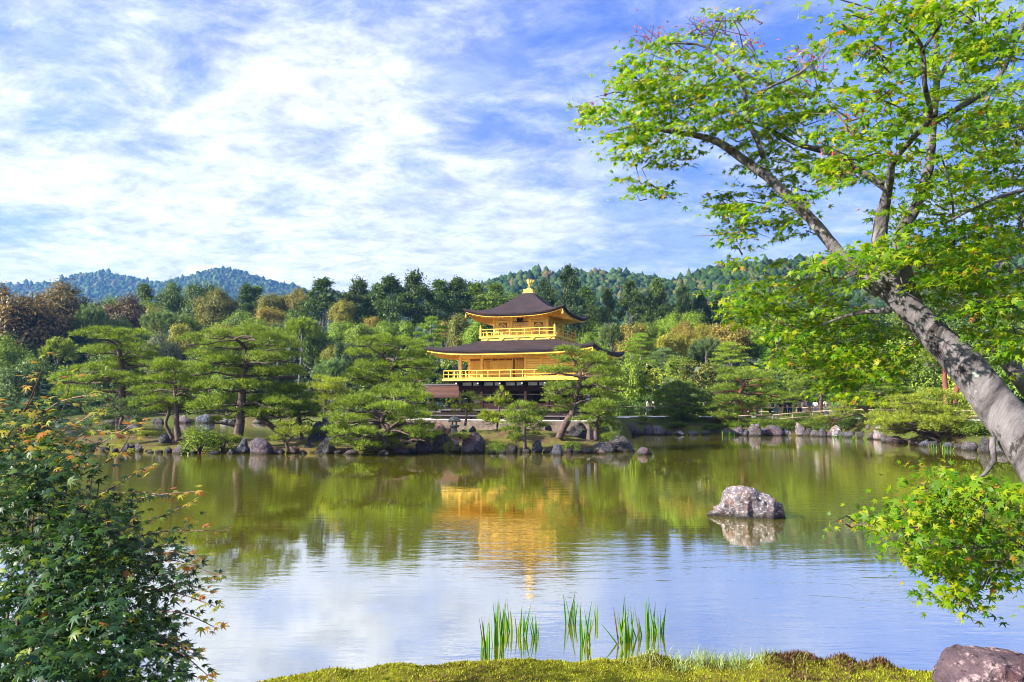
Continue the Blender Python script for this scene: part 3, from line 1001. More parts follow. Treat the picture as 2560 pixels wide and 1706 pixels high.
B3 = [-2.5, -0.86, 0.86, 2.5]
ARCH = [(-.36, 0), (-.345, .34), (-.33, .56), (-.29, .70), (-.21, .82), (-.10, .90), (0, .96), (.10, .90), (.21, .82), (.29, .70), (.33, .56), (.345, .34), (.36, 0)]
for sd in (0, 1, 3):
    for x in B3:
        w_ = .10
        part(side_box(sd, HW3, HW3, x - w_, x + w_, -.05, .045, Z3 - .02, 9.10), 'post', 'gold')
    for z0, z1 in ((Z3 - .01, Z3 + .10), (Z3 + 1.40, Z3 + 1.46), (8.93, 9.08)):
        part(side_box(sd, HW3, HW3, -HW3, HW3, -.04, .06, z0, z1), 'beam', 'gold')
    for bay in range(3):
        u0, u1 = B3[bay] + .10, B3[bay + 1] - .10
        if bay != 1:
            c = (u0 + u1) / 2
            for k in range(9):
                z0 = Z3 + .10 + k * .2025
                if z0 < Z3 + 1.22:      # boards beside the bell window
                    part(side_box(sd, HW3, HW3, u0, c - .40, -.06, .012 + .004 * (k % 2), z0, z0 + .184), 'wall_board', 'gold_wall')
                    part(side_box(sd, HW3, HW3, c + .40, u1, -.06, .012 + .004 * (k % 2), z0, z0 + .184), 'wall_board', 'gold_wall')
                else:
                    part(side_box(sd, HW3, HW3, u0, u1, -.06, .012 + .004 * (k % 2), z0, z0 + .184 if k < 8 else 9.02), 'wall_board', 'gold_wall')
            # bell window: frame, paper, bars
            zb = Z3 + .22
            outer = [(c + x * 1.12, zb + z * 1.06) for x, z in ARCH]
            inner = [(c + x, zb + z) for x, z in ARCH]
            fr = MB()
            for k in range(len(ARCH) - 1):
                q = [outer[k], outer[k + 1], inner[k + 1], inner[k]]
                fr.add([side_pt(sd, HW3, HW3, x, .07, z) for x, z in q] + [side_pt(sd, HW3, HW3, x, -.05, z) for x, z in q],
                       [(0, 1, 2, 3), (0, 4, 5, 1), (3, 2, 6, 7)])
            win = part(fr, 'bell_window', 'gold')
            part(MB().add([side_pt(sd, HW3, HW3, x, -.02, z) for x, z in inner], [tuple(range(len(inner)))]), 'pane', 'paper', win)
            for k in range(5):
                x = -.24 + .12 * k
                zt_ = np.interp(x, [a[0] for a in ARCH], [a[1] for a in ARCH]) - .01
                part(side_box(sd, HW3, HW3, c + x - .014, c + x + .014, -.015, .02, zb, zb + zt_), 'window_bar', 'gold', win)
            for z in (.16, .34, .52, .70):
                part(side_box(sd, HW3, HW3, c - .33 + (.07 if z > .6 else 0), c + .33 - (.07 if z > .6 else 0), -.012, .024, zb + z - .012, zb + z + .012), 'window_bar', 'gold', win)
            # boards over the arch corners
            part(side_box(sd, HW3, HW3, c - .40, c + .40, -.06, .008, zb + 1.04, zb + 1.09), 'wall_board', 'gold_wall')
        else:
            for s in (0, 1):
                a, b = (u0 + .02, (u0 + u1) / 2 - .012) if s == 0 else ((u0 + u1) / 2 + .012, u1 - .02)
                door = part(side_box(sd, HW3, HW3, a, b, -.05, .02, Z3 + .10, Z3 + 1.30), 'door', 'gold_wall')
                part(side_box(sd, HW3, HW3, a + .06, b - .06, .021, .028, Z3 + .96, Z3 + 1.24), 'pane', 'paper', door)
                for k in range(5):
                    x = a + .06 + (b - a - .12) * k / 4
                    part(side_box(sd, HW3, HW3, x - .022, x + .022, .022, .045, Z3 + .94, Z3 + 1.26), 'lattice_bar', 'gold', door)
                for z in (.95, 1.10, 1.25):
                    part(side_box(sd, HW3, HW3, a + .04, b - .04, .024, .050, Z3 + z - .02, Z3 + z + .02), 'lattice_bar', 'gold', door)
                for z in (.16, .50, .84):
                    part(side_box(sd, HW3, HW3, a + .04, b - .04, .021, .04, Z3 + z, Z3 + z + .05), 'door_rail', 'gold', door)
            part(side_box(sd, HW3, HW3, u0, u1, -.06, .012, Z3 + 1.45, Z3 + 1.66), 'wall_board', 'gold_wall')
# hanging plaque with its three characters
pl = part(MB().bar((.02, -2.62, 9.02), (.02, -2.82, 8.52), .40, .05, up=(0, 1, 0)), 'name_plaque', 'paint_black')
part(MB().bar((-.21, -2.66, 9.03), (-.21, -2.86, 8.50), .05, .07, up=(0, 1, 0)).bar((.25, -2.66, 9.03), (.25, -2.86, 8.50), .05, .07, up=(0, 1, 0)), 'plaque_frame', 'brownwood', pl)
try:
    cu = bpy.data.curves.new('plaque_text', 'FONT')
    cu.body = "\u7a76\n\u7adf\n\u9802"
    cu.size = .17
    cu.extrude = .004
    cu.align_x = 'CENTER'
    cu.space_line = .95
    cu.resolution_u = 2
    tmp = bpy.data.objects.new('tmp_text', cu)
    COL.objects.link(tmp)
    dg = bpy.context.evaluated_depsgraph_get()
    tme = bpy.data.meshes.new_from_object(tmp.evaluated_get(dg))
    bpy.data.objects.remove(tmp)
    tme.materials.clear()
    tx = link('plaque_lettering', tme, M['gold'], pl)
    tx.location = (.02, -2.715, 8.87)
    tx.rotation_euler = (math.radians(90 + 21), 0, 0)
except Exception as e_:
    print('text', e_)

# ---- second floor
Z2, HW2, HD2 = 3.5, 5.25, 4.0
part(MB().box(-6.42, -5.17, Z2 - .20, 6.42, 5.17, Z2 - .02), 'balcony_floor', 'gold')
part(MB().box(-6.25, -5.0, Z2 - .30, 6.25, 5.0, Z2 - .20), 'balcony_frame', 'darkwood')
for (a, b, n) in (((-6.3, -5.05), (6.3, -5.05), 12), ((6.3, -5.05), (6.3, 5.05), 10), ((-6.3, 5.05), (-6.3, -5.05), 10)):
    a, b = Vector((a[0], a[1], 0)), Vector((b[0], b[1], 0))
    for zz_, t in ((.70, .06), (.36, .036), (.05, .05)):
        part(MB().bar(a + Vector((0, 0, Z2 + zz_)), b + Vector((0, 0, Z2 + zz_)), t, t), 'rail', 'gold')
    for i in range(n + 1):
        p = a.lerp(b, i / n)
        part(MB().box(p.x - .026, p.y - .026, Z2, p.x + .026, p.y + .026, Z2 + .69), 'baluster', 'gold')
WT = 5.60
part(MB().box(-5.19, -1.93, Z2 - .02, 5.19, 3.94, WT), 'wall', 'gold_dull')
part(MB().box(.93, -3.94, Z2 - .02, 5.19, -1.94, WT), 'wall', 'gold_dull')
part(MB().box(-5.25, -4.0, WT - .24, 5.25, 4.0, WT - .06), 'ceiling_board', 'gold')
for x, y in ((-5.17, -3.92), (-3.12, -3.92), (-5.17, -1.90), (.95, -3.92), (2.38, -3.92), (3.80, -3.92), (5.17, -3.92), (5.17, -1.9), (5.17, .1), (5.17, 2.1), (5.17, 3.92), (-5.17, 3.92)):
    part(MB().box(x - .105, y - .105, Z2 - .02, x + .105, y + .105, WT - .02), 'post', 'gold')
part(MB().box(-5.25, -4.04, WT - .20, 5.25, -3.86, WT + .06), 'beam', 'gold')
part(MB().box(5.10, -4.0, WT - .20, 5.29, 4.0, WT + .06), 'beam', 'gold')
# flush right half of the front: horizontal boards between the posts
for x0, x1 in ((1.05, 2.28), (2.49, 3.69), (3.91, 5.06)):
    for k in range(9):
        z0 = Z2 + .02 + k * .208
        part(MB().box(x0, -3.99 - .004 * (k % 2), z0, x1, -3.90, z0 + .186), 'wall_board', 'gold_wall')
for y0, y1 in ((-3.81, -2.01), (-1.79, -.01), (.21, 1.99), (2.21, 3.81)):
    for k in range(9):
        z0 = Z2 + .02 + k * .208
        part(MB().box(5.15, y0, z0, 5.235 + .004 * (k % 2), y1, z0 + .186), 'wall_board', 'gold_wall')
part(MB().box(.84, -4.10, WT - .32, 5.35, -3.98, WT - .22), 'lintel', 'gold')
# recessed front wall: lattice window, sliding doors, second window
YB = -1.95


def lattice(x0, x1, z0, z1, nx, nz):
    fr = MB().box(x0 - .06, YB - .05, z0 - .06, x1 + .06, YB + .02, z0).box(x0 - .06, YB - .05, z1, x1 + .06, YB + .02, z1 + .06).box(x0 - .06, YB - .05, z0, x0, YB + .02, z1).box(x1, YB - .05, z0, x1 + .06, YB + .02, z1)
    win = part(fr, 'lattice_window', 'gold')
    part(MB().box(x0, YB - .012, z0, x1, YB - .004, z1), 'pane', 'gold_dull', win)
    for i in range(1, nx):
        x = x0 + (x1 - x0) * i / nx
        part(MB().box(x - .022, YB - .04, z0, x + .022, YB - .012, z1), 'lattice_bar', 'gold', win)
    for i in range(1, nz):
        z = z0 + (z1 - z0) * i / nz
        part(MB().box(x0, YB - .045, z - .020, x1, YB - .016, z + .020), 'lattice_bar', 'gold', win)


lattice(-5.02, -4.05, 4.42, 5.16, 9, 8)
lattice(-3.78, -3.10, 4.42, 5.16, 6, 8)
lattice(-.52, .72, 4.44, 5.18, 9, 8)
for x in (-3.92, -2.98, -2.30, -1.62, -.94, -.66):
    part(MB().box(x - .04, YB - .06, Z2 - .02, x + .04, YB + .01, WT - .24), 'mullion', 'gold')
for x0, x1 in ((-5.04, -4.56), (-4.53, -3.98), (-3.86, -3.42), (-3.39, -3.04), (-.60, .09), (.12, .80)):
    part(MB().box(x0, YB - .025, Z2 + .05, x1, YB + .01, 4.33), 'wall_panel', 'gold_wall')
for x0, x1 in ((-2.92, -2.36), (-2.24, -1.68), (-1.56, -1.00)):
    part(MB().box(x0, YB - .03, Z2 + .05, x1, YB + .01, 5.2), 'sliding_door', 'gold_wall')

# ---- first floor: dark timber
part(MB().box(-6.45, -5.75, .72, 6.45, 5.2, .86), 'veranda_floor', 'greywood')
part(MB().box(-6.30, -5.6, .20, 6.30, 5.1, .72), 'veranda_base', 'darkwood')
part(MB().box(-6.9, -6.7, .26, 6.9, -5.76, .36), 'lower_deck', 'greywood')
part(MB().box(-6.8, -6.55, .02, 6.8, -5.8, .26), 'step', 'darkwood')
for i in range(9):
    x = -6.3 + 12.6 * i / 8
    part(MB().box(x - .05, -6.72, .0, x + .05, -6.62, .30), 'deck_post', 'darkwood')
for i in range(7):
    x = -5.17 + 10.34 * i / 6 if False else (-5.17, -3.12, -1.08, .95, 2.98, 5.17, 5.17)[i]
    if i < 6:
        part(MB().box(x - .12, -4.02, .86, x + .12, -3.78, 3.20), 'post', 'brownwood')
for y in (-1.9, .1, 2.1, 3.92):
    part(MB().box(5.05, y - .12, .86, 5.29, y + .12, 3.20), 'post', 'brownwood')
    part(MB().box(-5.29, y - .12, .86, -5.05, y + .12, 3.20), 'post', 'brownwood')
part(MB().box(-5.3, -4.06, 2.46, 5.3, -3.84, 2.86), 'beam', 'brownwood')
part(MB().box(-5.3, -3.98, 2.06, 5.3, -3.88, 2.16), 'beam', 'darkwood')
part(MB().box(5.08, -3.8, 2.46, 5.27, 4.0, 2.86), 'beam', 'brownwood')
# white plaster band with brackets
for k in range(10):
    x0 = -5.05 + k * 1.022
    part(MB().box(x0 + .09, -3.96, 2.89, x0 + .93, -3.90, 3.18), 'plaster_panel', 'plaster')
part(MB().box(-5.2, -3.89, 2.86, 5.2, -3.70, 3.20), 'band_wall', 'darkwood')
for x in (-5.17, -3.12, -1.08, .95, 2.98, 5.17):
    part(MB().box(x - .10, -4.9, 3.02, x + .10, -4.0, 3.18).box(x - .24, -4.12, 2.90, x + .24, -4.0, 3.02), 'bracket', 'darkwood')
    part(MB().box(x - .07, -4.912, 3.04, x + .07, -4.902, 3.16), 'bracket_cap', 'plaster')
part(MB().box(-5.1, -1.95, .86, 5.1, -1.75, 3.2), 'inner_wall', 'interior')
part(MB().box(-5.0, 3.8, .86, 5.0, 3.95, 3.2), 'rear_wall', 'interior')
part(MB().box(-5.1, -4.0, 3.19, 5.1, 4.0, 3.21), 'ceiling_board', 'darkwood')
for k in range(6):
    x0 = -3.0 + k * 1.35
    part(MB().box(x0, -2.01, .90, x0 + 1.30, -1.955, 2.40), 'inner_panel', 'brownwood' if k % 2 else 'interior')
part(MB().box(-5.0, -3.96, .86, 5.0, -3.90, 1.34), 'low_wall', 'brownwood')
for k in range(4):
    y0 = -3.7 + k * 2.0
    for z0, z1 in ((.92, 1.62), (1.66, 2.42), (2.90, 3.18)):
        if k in (0, 2) or z0 > 2.5:
            part(MB().box(5.13, y0, z0, 5.19, y0 + 1.65, z1), 'plaster_panel', 'plaster')
        else:
            part(MB().box(5.13, y0, z0, 5.19, y0 + 1.65, z1), 'wall_panel', 'darkwood')
# white gravel terrace and its stone edge
tag(MB().box(-8.5, -8.1, -1.6, 7.6, -6.2, -.02).build('terrace', M['wallstone'], loc=PAV), kind='structure').rotation_euler = (0, 0, -TH)
tag(MB().box(-8.48, -8.06, -.018, 7.58, 6.0, .012).build('terrace_gravel', M['gravel'], loc=PAV), kind='structure').rotation_euler = (0, 0, -TH)

# ---- little fishing porch over the water, at the pavilion's west side
por = empty('fishing_porch', Matrix.Rotation(-TH, 4, 'Z') @ Vector((-8.0, -1.2, 0)) + Vector(PAV), -TH, 'low open wooden porch with brown bark roof, over the water beside the golden building', 'porch')
V, Fs = [], []
rows = []
for j in range(11):
    v = j / 10
    rows.append([(x, -2.05 * v, 3.02 - 1.02 * (1 - (1 - v) ** 1.4)) for x in np.linspace(-2.3 - .35 * v, 2.35, 13)])
rw = MB()
for s in (1, -1):
    V = [(x, y * s, z + (.10 * max(0, (-x - 1.6) / 1.0) ** 2)) for r_ in rows for x, y, z in r_]
    V += [(x, y * s, z - .14 + (.10 * max(0, (-x - 1.6) / 1.0) ** 2)) for x, y, z in rows[-1]]
    k = 13
    rw.add(V, [(j * k + i, (j + 1) * k + i, (j + 1) * k + i + 1, j * k + i + 1) for j in range(11) for i in range(k - 1)])
part(rw, 'roof', 'roof_brown', por)
part(MB().box(-2.35, -.16, 3.0, 2.35, .16, 3.14), 'ridge', 'greywood', por)
part(MB().box(-2.4, -1.86, 1.82, 2.3, 1.86, 1.92).box(-2.4, -1.86, 1.92, 2.3, -1.74, 2.0), 'eave_board', 'darkwood', por)
for x in (-2.1, -.2, 1.9):
    for y in (-1.5, 1.5):
        part(MB().box(x - .075, y - .075, -1.9, x + .075, y + .075, 1.85), 'post', 'darkwood', por)
part(MB().box(-2.6, -1.9, .50, 2.4, 1.9, .62), 'deck', 'greywood', por)
part(MB().box(-2.5, -1.8, .10, 2.4, 1.8, .50), 'deck_frame', 'darkwood', por)
for z in (.92, 1.16):
    part(MB().box(-2.2, -1.56, z, 2.0, -1.50, z + .05), 'rail', 'darkwood', por)
part(MB().box(-2.2, -1.54, 1.50, 2.0, -1.47, 1.60), 'rail', 'darkwood', por)
for i in range(5):
    x = -2.4 + i * 1.05
    part(MB().box(x - .03, -1.86, .55, x + .03, -1.80, .10), 'baluster', 'darkwood', por)

# ================================================================== forest
def crown_proto(kind, seed):
    """unit crown: x, y in about [-.5, .5], z in [0, 1]"""
    r = np.random.default_rng(seed)
    if kind == 'broad':
        nb, per, ls = 80, 230, .036
        th, ph = r.uniform(0, 6.283, nb), np.arccos(r.uniform(-.55, 1, nb))
        rad = r.uniform(.55, 1.0, nb) ** .6 * (1 + .16 * np.sin(3 * th + seed) + .12 * np.sin(5 * ph + seed))
        C = np.stack([.40 * rad * np.sin(ph) * np.cos(th), .40 * rad * np.sin(ph) * np.sin(th), .50 + .40 * rad * np.cos(ph)], 1)
        S = r.uniform(.07, .14, nb)
        out = unit(C - np.array([0, 0, .45]))
        pos = C[:, None] + r.normal(size=(nb, per, 3)) * S[:, None, None] * np.array([.62, .62, .45])
        nrm = unit(out[:, None] * .6 + unit(pos - C[:, None]) * .7 + np.array([0, 0, .45]) + .55 * r.normal(size=pos.shape))
        return leafquads(r, pos.reshape(-1, 3), nrm.reshape(-1, 3), ls * r.uniform(.6, 1.3, nb * per))
    if kind == 'airy':      # tall cypress with tiers, gaps and a visible stem
        nb, per, ls = 62, 100, .050
        h = r.uniform(0, 1, nb) ** .85
        R = .46 * (1 - h ** 2.6) ** .8 * (.50 + .50 * np.sin(np.pi * np.clip(h * .85 + .12, 0, 1))) * r.uniform(.7, 1.2, nb) + .03
        th = r.uniform(0, 6.283, nb)
        q = r.uniform(.35, 1, nb)
        C = np.stack([R * q * np.cos(th), R * q * np.sin(th), .05 + .90 * h - .05 * q], 1)
        S = r.uniform(.05, .105, nb)
        pos = C[:, None] + r.normal(size=(nb, per, 3)) * S[:, None, None] * np.array([.75, .75, .42])
        nrm = unit(np.array([0, 0, .7]) + unit(C - np.array([0, 0, .5]))[:, None] * .5 + .7 * r.normal(size=pos.shape))
        return leafquads(r, pos.reshape(-1, 3), nrm.reshape(-1, 3), ls * r.uniform(.6, 1.3, nb * per), .5)
    if kind == 'cedar':     # dense cone with drooping sprays
        nb, per, ls = 100, 90, .042
        h = r.uniform(0, 1, nb) ** .9
        R = .47 * (1 - h ** 1.4) ** .75 * (1 + .26 * r.normal(size=nb)) + .03
        th = r.uniform(0, 6.283, nb)
        q = r.uniform(.5, 1, nb)
        C = np.stack([R * q * np.cos(th), R * q * np.sin(th), .03 + .95 * h - .05 * q], 1)
        S = r.uniform(.04, .075, nb)
        pos = C[:, None] + r.normal(size=(nb, per, 3)) * S[:, None, None] * np.array([.8, .8, .55])
        nrm = unit(unit(C * np.array([1, 1, 0]))[:, None] * .8 + np.array([0, 0, .3]) + .6 * r.normal(size=pos.shape))
        return leafquads(r, pos.reshape(-1, 3), nrm.reshape(-1, 3), ls * r.uniform(.6, 1.3, nb * per), .45)
    if kind == 'soft':      # young pine: upswept plumes of needles
        nb, per = 90, 90
        th, ph = r.uniform(0, 6.283, nb), np.arccos(r.uniform(-.35, 1, nb))
        rad = r.uniform(.5, 1.0, nb) ** .6
        C = np.stack([.36 * rad * np.sin(ph) * np.cos(th), .36 * rad * np.sin(ph) * np.sin(th), .46 + .36 * rad * np.cos(ph)], 1)
        ax = unit(C - np.array([0, 0, .25]) + np.array([0, 0, .22]))
        t = r.uniform(0, 1, (nb, per, 1))
        pos = C[:, None] + ax[:, None] * (t - .3) * .16 + r.normal(size=(nb, per, 3)) * .012
        d = unit(ax[:, None] * .9 + .55 * r.normal(size=pos.shape))
        return needles(r, pos.reshape(-1, 3), d.reshape(-1, 3), r.uniform(.05, .10, nb * per), r.uniform(.009, .016, nb * per))
    if kind == 'layered':   # garden pine in flat clouds
        pos, d = [], []
        nb = 26
        for i in range(nb):
            h = i / (nb - 1)
            R = .44 * (1 - h ** 2.2) ** .6
            a = i * 2.4 + r.uniform(-.4, .4)
            q = r.uniform(.35, .95) if h < .93 else 0
            c = np.array([R * q * math.cos(a), R * q * math.sin(a), .08 + .86 * h])
            rr = r.uniform(.12, .19) * (1 - .3 * h)
            n = 420
            p = r.normal(size=(n, 3)) * .5
            p = p / np.maximum(1, np.linalg.norm(p[:, :2], axis=1, keepdims=True))
            pos.append(c + p * np.array([rr, rr, .028]))
            dd = unit(np.stack([p[:, 0] * .9, p[:, 1] * .9, .75 + 0 * p[:, 0]], 1) + .45 * r.normal(size=(n, 3)))
            d.append(dd)
        pos, d = np.concatenate(pos), np.concatenate(d)
        return needles(r, pos, d, r.uniform(.035, .06, len(pos)), r.uniform(.007, .012, len(pos)))


PROTO = {}
for k, (kd, ns) in {'broad': ('broad', 3), 'airy': ('airy', 3), 'cedar': ('cedar', 2), 'soft': ('soft', 2), 'layered': ('layered', 3)}.items():
    PROTO[k] = []
    for s in range(ns):
        V, Fc = crown_proto(kd, 11 * s + len(k))
        PROTO[k].append(np_mesh('crown_' + k, V, Fc))
        PROTO[k][-1].materials.append(M['pine'] if k in ('soft', 'layered') else M['leaf'])


def trunk_proto(seed, limbs):
    r = random.Random(seed)
    mb = MB()
    mb.tube([(0, 0, -.05), (.02 * r.uniform(-1, 1), .02, .3), (.03 * r.uniform(-1, 1), 0, .6), (0, 0, 1)], [.05, .036, .028, .010], 8)
    for i in range(limbs):
        z = r.uniform(.35, .85)
        a = r.uniform(0, 6.283)
        L = r.uniform(.12, .24)
        mb.tube([(0, 0, z), (L * .5 * math.cos(a), L * .5 * math.sin(a), z + .05), (L * math.cos(a), L * math.sin(a), z + .14)], [.014, .010, .004], 5)
    me = mb.mesh('trunk', True)
    me.materials.append(M['bark_grey'])
    return me


TRUNKS = [trunk_proto(s, 7) for s in range(3)]

TINT = dict(brown=(.125, .092, .030), tan=(.185, .165, .036), olive=(.125, .135, .026), yellow=(.20, .205, .025), green=(.135, .205, .022), mid=(.095, .155, .022), dark=(.060, .105, .022),
            deep=(.030, .062, .018), blue=(.115, .175, .075), red=(.080, .054, .026), bright=(.15, .23, .02), cedar=(.054, .092, .020), grey=(.12, .15, .09), pine=(.170, .240, .028), lime=(.24, .29, .035))
KIND_NAME = dict(broad='broadleaf_tree', airy='cypress_tree', cedar='cedar_tree', soft='young_pine', layered='garden_pine')
KIND_CAT = dict(broad='tree', airy='cypress', cedar='cedar', soft='pine', layered='pine')
tree_count = [0]


def tree(kind, px, ytop, ybot, wpx, d, tint, label, group=None):
    i = tree_count[0]
    tree_count[0] += 1
    r = random.Random(100 + i)
    if kind == 'broad' and label:
        ybot = ybot + .40 * (ybot - ytop)
    if kind in ('airy', 'cedar'):
        ytop -= 9
        wpx *= 1.32
    top, bot = P(px, ytop, d), P(px, ybot, d)
    gz_ = ground_z(top.x, d)
    wd = wpx / F * d
    root = empty(KIND_NAME[kind], (top.x, d, gz_), r.uniform(0, 6.28), label, KIND_CAT[kind], group)
    cr = link('crown', PROTO[kind][i % len(PROTO[kind])], None, root)
    hz = top.z - bot.z
    cr.scale = (wd * 1.06, wd * 1.06, hz)
    cr.location = (0, 0, bot.z - gz_)
    t = TINT[tint]
    v = r.uniform(.85, 1.18)
    v *= 1.2
    cr.color = (t[0] * v * r.uniform(.93, 1.07), t[1] * v, t[2] * v * r.uniform(.9, 1.1), 1)
    tr = link('trunk', TRUNKS[i % 3], None, root)
    th_ = (top.z - gz_) * .95
    fat = {'airy': .55, 'cedar': .6}.get(kind, 1.0) * min(1, 5.5 / max(th_, .5) + .35)
    tr.scale = (th_ * fat * .72, th_ * fat * .72, th_)
    return root


B, A, C, S, L = 'broad', 'airy', 'cedar', 'soft', 'layered'
BANDS = [(260, "behind the orange tipped bush"), (520, "below the two blue peaks"), (800, "behind the big thick-trunked pine"), (1120, "just left of the pavilion"), (1500, "behind the pavilion"),
         (1800, "just right of the pavilion"), (2200, "behind the walkers"), (9999, "behind the leaning maple trunk")]


def band(px):
    return next(t for lim, t in BANDS if px < lim)


